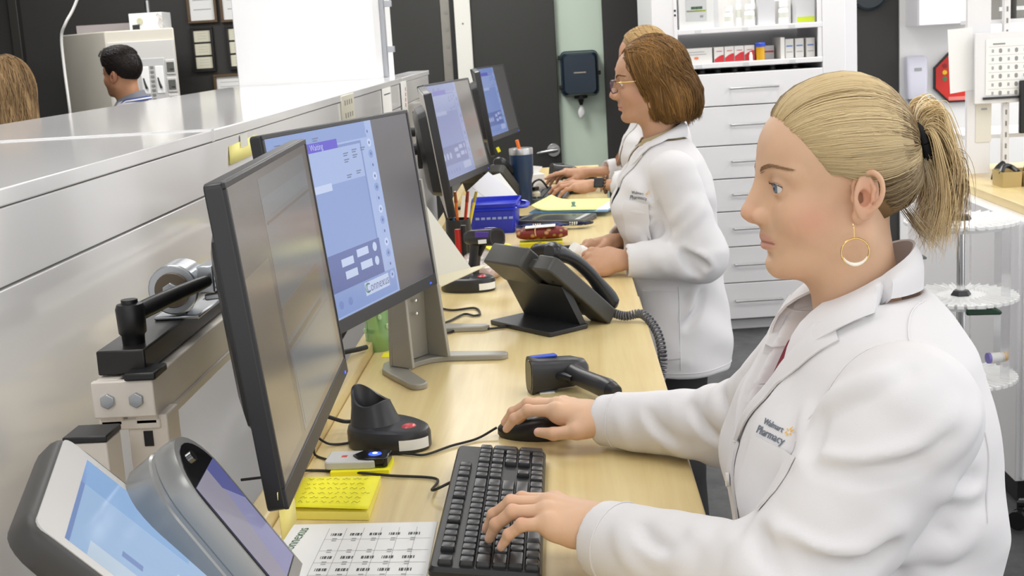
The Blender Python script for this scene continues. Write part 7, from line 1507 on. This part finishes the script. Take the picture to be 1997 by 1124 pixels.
# ---- woman with the brown bob and glasses
def build_w2():
    B = A(.27, 3.44, 0)
    T = [(.715, .0, .146, .192), (.80, -.006, .140, .19), (.95, .0, .130, .175), (1.05, .004, .126, .172), (1.15, .008, .126, .178), (1.22, .006, .114, .178), (1.265, .004, .092, .164), (1.295, .006, .074, .126), (1.318, .010, .062, .088)]
    aL_ = (A(.004, .168, 1.243), A(-.058, .200, 1.035), A(.135, .205, 1.035)); aR_ = (A(.01, -.165, 1.243), A(-.01, -.20, 1.04), A(.140, -.01, 1.055))
    fist = [(4, 38, 62, 40), (1, 42, 66, 42), (-3, 46, 66, 42), (-7, 50, 62, 40)]; grip = [(6, 25, 45, 30), (2, 28, 48, 30), (-2, 30, 50, 32), (-6, 34, 50, 32)]
    hL = (A(.140, .205, 1.038), A(1, -.22, .02), A(.0, .75, .66), A(.1, -.3, .9), fist, [(.044, .034, -.012), (.074, .036, -.022), (.096, .022, -.030)], .92); hR = (A(.150, -.005, 1.055), A(.95, .45, -.05), A(.0, -.35, .95), A(.0, .9, .2), grip, [(.044, .042, -.010), (.074, .044, -.022), (.098, .030, -.030)], .92)
    sk = (198, 154, 124)
    o, place, inv, Dh = quick_person('woman with brown bob and glasses standing in white coat holding a white bottle', B, (A(.036, 0, 1.452), rad(7), rad(-2), 0, .94, .9, .96), T, [aL_, aR_], [hL, hR], sk, .0020, .0016, neck=(A(.004, 0, 1.24), A(.012, 0, 1.345)), gaze=(1, .1, -.35), brow=(126, 96, 70))
    bu = (.085, .075, 1.14, (.065, .07, .075)); lo, hi = (-.26, -.36, .64), (.30, .36, 1.36); arms = [(aL_[0], aL_[1], aL_[2], (.060, .060, .043)), (aR_[0], aR_[1], aR_[2], (.060, .058, .042))]
    pc, qc = coat_sdf(T, arms, .010, lo, hi, 0, bu, 5, famp=0, drape_amp=0).quads(); Dq = Drape(pc, qc); K = lambda *p: [(1100 + x * .16024, 380 + y * .16024, 0) for x, y in p]
    lines = [(K((1430, 690), (1560, 730), (1700, 800), (1790, 900)), .012, 1, -.005), (K((1440, 720), (1600, 790), (1730, 880)), .008, -1, -.002), (K((1280, 690), (1310, 800), (1400, 950), (1500, 1020)), .011, 1, -.005), (K((1350, 690), (1420, 850), (1560, 990)), .010, 1, -.005), (K((1160, 700), (1210, 850), (1300, 980)), .010, 1, -.005), (K((1060, 640), (1080, 760), (1160, 900)), .009, 1, -.007), (K((1450, 700), (1530, 860), (1640, 960)), .008, -1, -.002),
             (K((1250, 390), (1260, 470), (1300, 560)), .009, -1, -.002), (K((1330, 560), (1480, 400), (1620, 240), (1680, 120)), .011, 1, -.005), (K((1300, 360), (1430, 220), (1560, 60)), .011, 1, -.005), (K((1150, 140), (1200, 260), (1255, 380)), .008, -1, -.002)]
    K2 = lambda *p: [(1160 + x * .16024, 540 + y * .16024, 0) for x, y in p]
    lines += [(K2((1240, 120), (1200, 400), (1080, 640)), .012, 1, -.005), (K2((1400, 60), (1380, 400), (1340, 700)), .012, 1, -.005), (K2((1090, 640), (1250, 420), (1300, 200)), .009, -1, -.002), (K2((960, 1040), (1080, 1020), (1190, 1080)), .009, 1, -.007)]
    co, D, p_, q_ = simple_coat(o, T, arms, lo, hi, 5, (1.165, 1.34, .34, .02), (A(.008, 0, 1.27), A(.015, 0, 1.45), .056), bu, .0052, famp=.005, damp=.0075, armk=.006, creases=fold_lines(Dq, B, lines), collar=(.018, 1.305, .057))
    for px, py in ((1218, 352),):
        a_, n_ = surf(D, B, 1243, 376)
        if a_ is not None: letters(co, D, a_, nrm(n_ * A(1, 1, .3)), 1.15)
    k0, _ = surf(D, B, 1222, 392); k1, _ = surf(D, B, 1268, 398)
    if k0 is not None and k1 is not None: sheet_obj('chest_pocket', np.array([[D.near(k0 * (1 - u) + k1 * u + A(.004, 0, -.11 * v), .0024) for u in np.linspace(0, 1, 8)] for v in np.linspace(0, 1, 8)]), M_coat, co, .003)
    k0, _ = surf(D, B, 1253, 566); k1, _ = surf(D, B, 1322, 570)
    if k0 is not None and k1 is not None: sheet_obj('hip_pocket', np.array([[D.near(k0 * (1 - u) + k1 * u + A(.0, 0, -.17 * v), .0024) for u in np.linspace(0, 1, 8)] for v in np.linspace(0, 1, 8)]), M_coat, co, .003)
    sm = [surf(D, B, x, y)[0] for x, y in ((1324, 560), (1326, 620), (1327, 680), (1328, 722))]; sm = [q for q in sm if q is not None]
    if len(sm) > 2: obj('seam', MB().tube(np.array([D.near(q, .001) for q in smooth_path(sm, 24)]), .0013, 5), M_coat, co)
    hm_ = [A(T[0][1] + (T[0][2] + .002) * math.cos(t), (T[0][3] + .002) * math.sin(t), .735) for t in np.linspace(-PI, PI, 61)]; obj('hem_stitch', MB().tube(np.array([D.near(q, .0008) for q in hm_]), .0011, 5), M_coat, co)
    # khaki shirt
    g = SDF((-.2, -.25, .8), (.25, .25, 1.40), .006); g.op(torso_fn([t for t in T if t[0] > .85], 0, grow=-.013), (-.2, -.25, .8), (.25, .25, 1.36), .02); g.cap((.05, 0, 1.36), (.18, 0, 1.30), .045, .05, .005, sub=True); pp_, qq_ = g.quads(); pp_, qq_ = biggest(pp_, qq_); M_kh = mat('khaki_shirt_cotton', (176, 160, 124), .8); so = add_child('shirt', mesh_pq('shirt', pp_, qq_, M_kh), o)
    th = np.linspace(rad(-150), rad(150), 29); G = []
    for v in np.linspace(0, 1, 5): G.append([A(.022 - .053 * math.cos(t), .055 * math.sin(t), 1.318 + .038 * (.5 + .5 * math.cos(t))) + v * (A(-math.cos(t), math.sin(t), 0) * (.006 + .022 * (.5 - .5 * math.cos(t))) + A(.016 * (.5 - .5 * math.cos(t)), 0, -.036 - .03 * (.5 - .5 * math.cos(t)))) for t in th])
    sheet_obj('shirt_collar', np.array(G), M_kh, so, .0025)
    ld = smooth_path([A(.08, .055, 1.30), A(.125, .040, 1.23), A(.150, .015, 1.15), A(.155, .0, 1.08)], 20); obj('lanyard_cord', MB().tube(np.array([D.near(q, .003) for q in ld]), .0035, 6), mat('black_cord', (28, 28, 30), .6), o)
    dress_legs(o, std_legs, T)
    # glasses
    gl = MB(); 
    for s in (-1, 1):
        c = A(.108, s * .031, .020); R_g = rotm(rz=-s * .42); P_ = [c + R_g @ A(0, x, y) for x, y in rrect(.046, .032, .012, 5)]; gl.tube(np.array(P_ + [P_[0]]), .0013, 6, cap=False)
    gl.tube(smooth_path([A(.1125, -.009, .026), A(.117, 0, .029), A(.1125, .009, .026)], 7), .0013, 6); ge = obj('glasses', gl.xf(None, None) if False else MB().add(place(gl.verts()), gl.f), mat('burgundy_frame', (92, 44, 62), .3), o)
    tm_ = MB()
    for s in (-1, 1): tm_.tube(place(smooth_path([A(.100, s * .054, .030), A(.085, s * .068, .030), A(.03, s * .078, .026), A(.0, s * .080, .018)], 12)), .0011, 6, flat=1.5)
    obj('temple', tm_, mat('gold', (226, 190, 120), .22, 1.0), ge); ln = MB()
    for s in (-1, 1):
        c = A(.108, s * .031, .020); R_g = rotm(rz=-s * .42); v = [c + R_g @ A(0, x, y) for x, y in rrect(.045, .031, .012, 5)]; ln.loft([place(np.array(v)), place(np.array(v) + A(.0008, 0, 0))])
    obj('lens', ln, mat('lens_glass', (250, 250, 255), .02, trans=1.0, ior=1.3, alpha=.35), ge)
    # bob
    rs0 = np.random.RandomState(4); g = SDF((-.17, -.14, -.14), (.12, .14, .17), .003); g.ell((-.014, 0, .046), (.106, .093, .091), .01); g.ell((-.056, 0, -.036), (.082, .097, .078), .03); X, Y, Z = [a.reshape(sh) for a, sh in zip(g.ax, ((-1, 1, 1), (1, -1, 1), (1, 1, -1)))]
    lim = np.where(Z > .05, .050 + .50 * (Z - .05), .050 - .34 * (.05 - Z)) - .2 * 0; lim = np.minimum(lim, .076 - 2.0 * Y * Y); g.d = np.maximum(g.d, (X - lim) * .9); g.d = np.maximum(g.d, -.098 - Z).astype(np.float32)
    PV, PQ_ = biggest(*g.quads()); Dcap = Drape(PV, PQ_)
    def path(rs):
        if rs.rand() < .35: q = PV[rs.randint(len(PV))]; c6 = 6 * rs.rand(); return flow(Dcap, q, lambda x: (A(-.012, x[1] * .12, -.004) if x[2] > .09 else A(-.002, .003 * math.sin(x[2] * 70 + c6), -.014)), 7, .002 + .006 * rs.rand(), .0012, rs), q * 30
        ph = (rs.rand() * 2 - 1) * PI; z0 = .13; f0 = .082 - .150 * rs.rand(); s = 1 if rs.rand() < .62 else -1; st = A(f0, .008 + .010 * rs.randn() * .3, .135); 
        e_f = .048 - .190 * rs.rand(); yy = .100 * math.sqrt(max(.02, 1 - ((e_f + .048) / .096) ** 2)); yy = yy * (1 if e_f > -.085 else (.05 + .95 * rs.rand())); en = A(e_f, s * yy, -.088 - .020 * rs.rand() + .25 * max(0, e_f)); md = A(f0 * .35 + e_f * .60, s * min(.085, yy * .95 + .012), .050); m2 = A(e_f * .92 + f0 * .05, s * yy * 1.06, -.015)
        C_ = smooth_path([st, st * .6 + md * .4 + A(0, 0, .03), md, m2, en], 11); off = .001 + .009 * rs.rand() ** 1.5; out = np.array([Dcap.near(q, off * (.4 + .8 * t) + .006 * t * math.sin(9 * t + 6 * e_f * 20 + 2 * s)) for q, t in zip(C_, np.linspace(0, 1, 11))]); tail = out[-1] + A((rs.rand() - .4) * .012, -s * .010 * rs.rand(), -.014 * rs.rand()); return np.vstack([out, tail]), np.array([f0 * 9, e_f * 40, s * 3.0 + 3 * rs.rand()])
    shell_hair(o, place, 5600, 6, None, path, ((72, 48, 22), (168, 124, 66)), (.0005, .0008), g, (88, 60, 30))
    bt = thing('pill_bottle', 'white pill bottle held in both hands by woman with glasses', 'bottle', tuple(B + A(-.235, -.135, 1.045))); Rb = rotm(ry=-1.0, rz=.5); b_ = MB().lathe([(0, -.035), (.019, -.035), (.0205, -.030), (.0205, .015), (.016, .022), (0, .022)], n=24).xf(Rb); obj('body', b_, M_paper, bt); obj('cap', MB().lathe([(0, .022), (.018, .022), (.018, .038), (0, .038)], n=24).xf(Rb), M_paper, bt)
    return o
build_w2()
# ---- farthest woman, mostly behind the bob
def build_w3():
    B = A(.36, 4.92, 0); T = [(.70, .0, .15, .2), (.95, .0, .135, .18), (1.1, .01, .135, .18), (1.2, .01, .12, .175), (1.27, .0, .092, .15), (1.305, .004, .072, .11), (1.33, .01, .06, .08)]
    aL_ = (A(.0, .165, 1.262), A(.03, .20, 1.05), A(.215, .155, 1.055)); aR_ = (A(.02, -.16, 1.26), A(.06, -.19, 1.06), A(.235, -.14, 1.07))
    fl = [(5, 10, 22, 16), (1, 10, 22, 16), (-4, 12, 24, 16), (-9, 14, 24, 16)]
    hL = (A(.255, .155, 1.055), A(1, -.05, .06), A(-.1, .1, 1), A(0, -1, 0), fl, [(.05, .045, -.018), (.08, .05, -.024), (.104, .044, -.03)], .94); hR = (A(.275, -.145, 1.072), A(1, .02, .05), A(-.1, 0, 1), A(0, 1, 0), [(8, 8, 10, 8), (2, 18, 24, 14), (-4, 22, 26, 16), (-10, 24, 26, 16)], [(.05, .045, -.02), (.08, .05, -.03), (.104, .044, -.038)], .94)
    o, place, inv, Dh = quick_person('farthest woman in white coat with smartwatch typing behind the bob-haired woman', B, (A(.045, 0, 1.478), rad(8), 0, 0, .94, .9), T, [aL_, aR_], [hL, hR], (198, 152, 122), .0026, .0019, neck=(A(.004, 0, 1.24), A(.012, 0, 1.345)), gaze=(1, 0, -.3))
    co, D, p_, q_ = simple_coat(o, T, [(aL_[0], aL_[1], aL_[2], (.066, .058, .05)), (aR_[0], aR_[1], aR_[2], (.066, .056, .048))], (-.24, -.35, .68), (.34, .35, 1.36), 8, (1.165, 1.34, .34, .02), (A(.008, 0, 1.27), A(.015, 0, 1.45), .056), (.085, .075, 1.14, (.065, .07, .075)), .0075, collar=(.018, 1.305, .057))
    dress_legs(o, std_legs, T)
    wa = nrm(hL[0] - aL_[1]); wc_ = hL[0] - wa * .012; u_ = nrm(np.cross(wa, A(0, 0, 1))); w_ = np.cross(wa, u_); wb_ = MB(); bandp = lambda t, k: wc_ + wa * k + (u_ * math.cos(t) * .0285 + w_ * math.sin(t) * .0255); wb_.loft(np.array([[bandp(t, k) for t in np.linspace(0, 2 * PI, 24, endpoint=False)] for k in (-.010, .010)]), cap=False); wo = obj('smartwatch', wb_, mat('white_strap', (240, 236, 232), .5), o); face = wc_ + u_ * -.004 + A(0, .027, .012); obj('watch_face', MB().box(face, (.034, .011, .036), np.stack([wa, nrm(A(0, 1, .4)), nrm(np.cross(wa, nrm(A(0, 1, .4))))], 1)), M_black, wo, bevel=.003)
    br = MB(); 
    for t in np.linspace(0, 2 * PI, 14, endpoint=False): br.sph(wc_ - wa * .026 + (u_ * math.cos(t) * .030 + w_ * math.sin(t) * .028), .006, 8, 6)
    obj('bracelet', br, mat('bronze_beads', (120, 92, 70), .35, .4), o)
    ldp = [A(.085, .03, 1.29), A(.135, .02, 1.2), A(.150, .01, 1.10)]; obj('lanyard_cord', MB().tube(np.array([D.near(q, .003) for q in smooth_path(ldp, 16)]), .004, 6), mat('olive_cord', (120, 112, 90), .6), o)
    g = SDF((-.15, -.13, -.09), (.12, .13, .17), .0035); g.ell((-.008, 0, .050), (.102, .084, .090), .01); g.ell((-.05, 0, -.02), (.06, .075, .06), .03); X, Y, Z = [a.reshape(sh) for a, sh in zip(g.ax, ((-1, 1, 1), (1, -1, 1), (1, 1, -1)))]; g.d = np.maximum(g.d, (X - np.minimum(.05 + .5 * (Z - .05), .082 - 2 * Y * Y)) * .9); g.d = np.maximum(g.d, -.06 - Z).astype(np.float32); PV, PQ_ = biggest(*g.quads()); Dcap = Drape(PV, PQ_)
    def path(rs):
        if rs.rand() < .5: q = PV[rs.randint(len(PV))]; return flow(Dcap, q, lambda x: (A(-.012, x[1] * .12, -.003) if x[2] > .09 else A(-.003, 0, -.012)), 6, .002 + .005 * rs.rand(), .001, rs), q * 30
        s = 1 if rs.rand() < .6 else -1; f0 = .08 - .15 * rs.rand(); st = A(f0, 0, .14); e_f = f0 - .03 - .05 * rs.rand(); C_ = smooth_path([st, A(f0 - .01, s * .06, .105), A(e_f, s * .085, .04), A(e_f - .01, s * .078, -.04)], 9); return np.array([Dcap.near(q, .001 + .006 * rs.rand()) for q in C_]), np.array([f0 * 30, e_f * 30, s])
    shell_hair(o, place, 1200, 9, None, path, ((150, 116, 74), (218, 186, 132)), (.0008, .001), g, (160, 128, 84)); return o
build_w3()
# ---- man beyond the divider, turned to the left
def build_man():
    B = A(-2.06, 6.30, 0); T = [(.80, .0, .12, .18), (.95, .0, .115, .17), (1.1, .005, .12, .185), (1.25, .0, .125, .20), (1.33, -.005, .105, .19), (1.385, -.005, .075, .13), (1.41, .0, .062, .08)]
    aL_ = (A(.0, .20, 1.325), A(-.01, .23, 1.04), A(.15, .20, .93)); aR_ = (A(.0, -.20, 1.325), A(-.01, -.23, 1.04), A(.15, -.20, .93))
    fl = [(5, 10, 22, 16), (1, 10, 22, 16), (-4, 12, 24, 16), (-9, 14, 24, 16)]; th = [(.05, .045, -.018), (.08, .05, -.024), (.104, .044, -.03)]
    hL = (A(.165, .197, .92), A(1, 0, -.3), A(0, 1, .2), A(.2, 0, 1), fl, th, 1.03); hR = (A(.165, -.197, .92), A(1, 0, -.3), A(0, -1, .2), A(.2, 0, 1), fl, th, 1.03)
    legs = lambda s: (A(-.005, s * .09, .82), A(.01, s * .095, .45), A(-.02, s * .10, .08), A(.12, s * .12, .03))
    o, place, inv, Dh = quick_person('dark-haired man in grey polo with blue lanyard beyond the divider', B, (A(.030, 0, 1.515), rad(2), rad(-24), 0, 1.0, .96), T, [aL_, aR_], [hL, hR], (186, 136, 102), .0028, .0024, neck=(A(.004, 0, 1.32), A(.008, 0, 1.42)), legs=legs, gaze=(1, 0, 0), brow=(40, 32, 28), neck_r=(.056, .060))
    co, D, p_, q_ = simple_coat(o, T, [(aL_[0], aL_[0] * .45 + aL_[1] * .55, aL_[0] * .4 + aL_[1] * .6, (.070, .066, .064)), (aR_[0], aR_[0] * .45 + aR_[1] * .55, aR_[0] * .4 + aR_[1] * .6, (.070, .066, .064))], (-.2, -.36, .78), (.24, .36, 1.45), 12, None, (A(.004, 0, 1.36), A(.012, 0, 1.52), .058), None, .008, 'polo_shirt', mat('grey_polo_cotton', (190, 188, 196), .8), .003, .004, collar=False)
    M_gc = mat('grey_collar_knit', (132, 134, 142), .8); ths = np.linspace(rad(-165), rad(165), 29); G = []
    for v in np.linspace(0, 1, 5): G.append([A(.008 - .064 * math.cos(t), .066 * math.sin(t), 1.408 + .046 * (.5 + .5 * math.cos(t))) + v * (A(-math.cos(t), math.sin(t), 0) * .022 + A(.01 * (.5 - .5 * math.cos(t)), 0, -.046)) for t in ths])
    sheet_obj('polo_collar', np.array(G), M_gc, o, .003)
    M_lb = mat('blue_lanyard', (36, 66, 150), .6)
    G = [[A(.008 - (.090 + .002) * math.cos(t) * (1 if math.cos(t) > 0 else 1.3), .093 * math.sin(t), 1.405 + .020 * (.5 + .5 * math.cos(t)) - .085 * max(0, -math.cos(t)) - .018 * v) + A(-math.cos(t), math.sin(t), 0) * .004 * v for t in np.linspace(rad(-172), rad(172), 41)] for v in (0, 1)]; lo_ = sheet_obj('lanyard', np.array(G), M_lb, o, .003)
    G = np.array(G); Gs = np.array([G[0] * .68 + G[1] * .32, G[0] * .32 + G[1] * .68]) ; n_ = Gs - A(.008, 0, 1.4); n_[..., 2] = 0; n_ /= np.linalg.norm(n_, axis=2)[..., None]; sheet_obj('white_stripe', Gs + n_ * .003, M_paper, lo_, .001)
    dress_legs(o, legs, T, top=.93)
    g = SDF((-.14, -.12, -.08), (.15, .12, .18), .0035); g.ell((-.006, 0, .052), (.0985, .078, .080), .01); g.ell((.024, 0, .104), (.082, .066, .046), .05); X, Y, Z = [a.reshape(sh) for a, sh in zip(g.ax, ((-1, 1, 1), (1, -1, 1), (1, 1, -1)))]; lim = np.where(Z > .062, .104 + 0 * Z, np.where(Z > .012, .048 + 0 * Z, -.030 - .4 * (.012 - Z))); g.d = np.maximum(g.d, (X - lim) * .8); g.d = np.maximum(g.d, -.052 - Z).astype(np.float32); PV, PQ_ = biggest(*g.quads()); Dcap = Drape(PV, PQ_)
    def path(rs):
        q = PV[rs.randint(len(PV))]; top = q[2] > .105
        if top: return flow(Dcap, q, A(.008, 0, .003), 2, .002 + .004 * rs.rand() + (.006 if q[0] > .07 else 0), .002, rs), q * 30
        return flow(Dcap, q, A(-.005, 0, -.006), 2, .0012, .001, rs), q * 30
    shell_hair(o, place, 4200, 14, None, path, ((24, 18, 16), (50, 38, 33)), (.0007, .0006), g, (30, 23, 20)); return o
build_man()
# ---- woman with long hair at the left border, seen from behind
def build_w4():
    B = A(-1.90, 4.50, 0); T = [(.70, .0, .14, .19), (.95, .0, .12, .17), (1.1, .005, .125, .175), (1.25, .0, .115, .18), (1.32, -.005, .085, .15), (1.36, .0, .06, .09)]
    aL_ = (A(.0, .17, 1.29), A(-.01, .2, 1.02), A(.15, .17, .92)); aR_ = (A(.0, -.17, 1.29), A(-.01, -.2, 1.02), A(.15, -.17, .92)); fl = [(5, 10, 22, 16), (1, 10, 22, 16), (-4, 12, 24, 16), (-9, 14, 24, 16)]; th = [(.05, .045, -.018), (.08, .05, -.024), (.104, .044, -.03)]
    hL = (A(.165, .167, .91), A(1, 0, -.3), A(0, 1, .2), A(.2, 0, 1), fl, th, .95); hR = (A(.165, -.167, .91), A(1, 0, -.3), A(0, -1, .2), A(.2, 0, 1), fl, th, .95)
    o, place, inv, Dh = quick_person('woman with long light brown hair at the left border, seen from behind', B, (A(.03, 0, 1.50), rad(3), 0, 0, .97, .95), T, [aL_, aR_], [hL, hR], (200, 156, 130), .0030, .0026, neck=(A(.004, 0, 1.28), A(.01, 0, 1.39)), rz=PI - .9)
    simple_coat(o, T, [(aL_[0], aL_[1], aL_[2], (.062, .055, .045)), (aR_[0], aR_[1], aR_[2], (.062, .055, .045))], (-.2, -.33, .68), (.24, .33, 1.42), 15, None, (A(.004, 0, 1.31), A(.012, 0, 1.48), .056), None, .008, 'cardigan', mat('taupe_knit', (150, 138, 124), .85), .003, .004, collar=False); dress_legs(o, std_legs, T, top=.93)
    g = SDF((-.17, -.15, -.30), (.12, .15, .17), .0045); g.ell((-.01, 0, .050), (.106, .088, .090), .01); g.cap((-.055, 0, 0), (-.080, 0, -.22), .080, .070, .04); X, Y, Z = [a.reshape(sh) for a, sh in zip(g.ax, ((-1, 1, 1), (1, -1, 1), (1, 1, -1)))]; g.d = np.maximum(g.d, (X - np.minimum(.05 + .5 * (Z - .05), .080 - 2 * Y * Y)) * .9); g.d = np.maximum(g.d, -.27 - Z).astype(np.float32); PV, PQ_ = biggest(*g.quads()); Dcap = Drape(PV, PQ_)
    def path(rs):
        if rs.rand() < .6: q = PV[rs.randint(len(PV))]; c6 = 6 * rs.rand(); return flow(Dcap, q, lambda x: A(-.012 if x[2] > .06 else 0, .004 * math.sin(x[2] * 60 + c6), -.016), 9, .002 + .006 * rs.rand(), .001, rs), q * 26
        s = 1 if rs.rand() < .5 else -1; f0 = .07 - .13 * rs.rand(); a = rs.rand(); st = A(f0, .0, .14); e_ = A(-.02 - .12 * a, s * .085 * math.sqrt(1 - a * a * .9), 0); C_ = smooth_path([st, A(f0 * .5 - .05 * a, s * (.065 * math.sqrt(1 - a * a * .95)), .115), e_ + A(0, 0, .03), e_ + A(-.005, 0, -.07), e_ * A(1, .95, 1) + A(-.01, 0, -.16), e_ * A(1, .85, 1) + A(-.012 + .02 * rs.rand(), 0, -.25 - .05 * rs.rand())], 14); t = np.linspace(0, 1, 14); out = np.array([Dcap.near(q, .001 + .008 * rs.rand() * u) for q, u in zip(C_, t)]); out += (.004 * np.sin(t * 14 + 5 * a + s))[:, None] * A(.6, 1, 0) * t[:, None]; out[-1] = C_[-1]; return out, np.array([f0 * 30, a * 8, s])
    shell_hair(o, place, 2200, 17, None, path, ((104, 80, 54), (196, 162, 116)), (.0009, .0012), g, (138, 110, 76)); return o
build_w4()
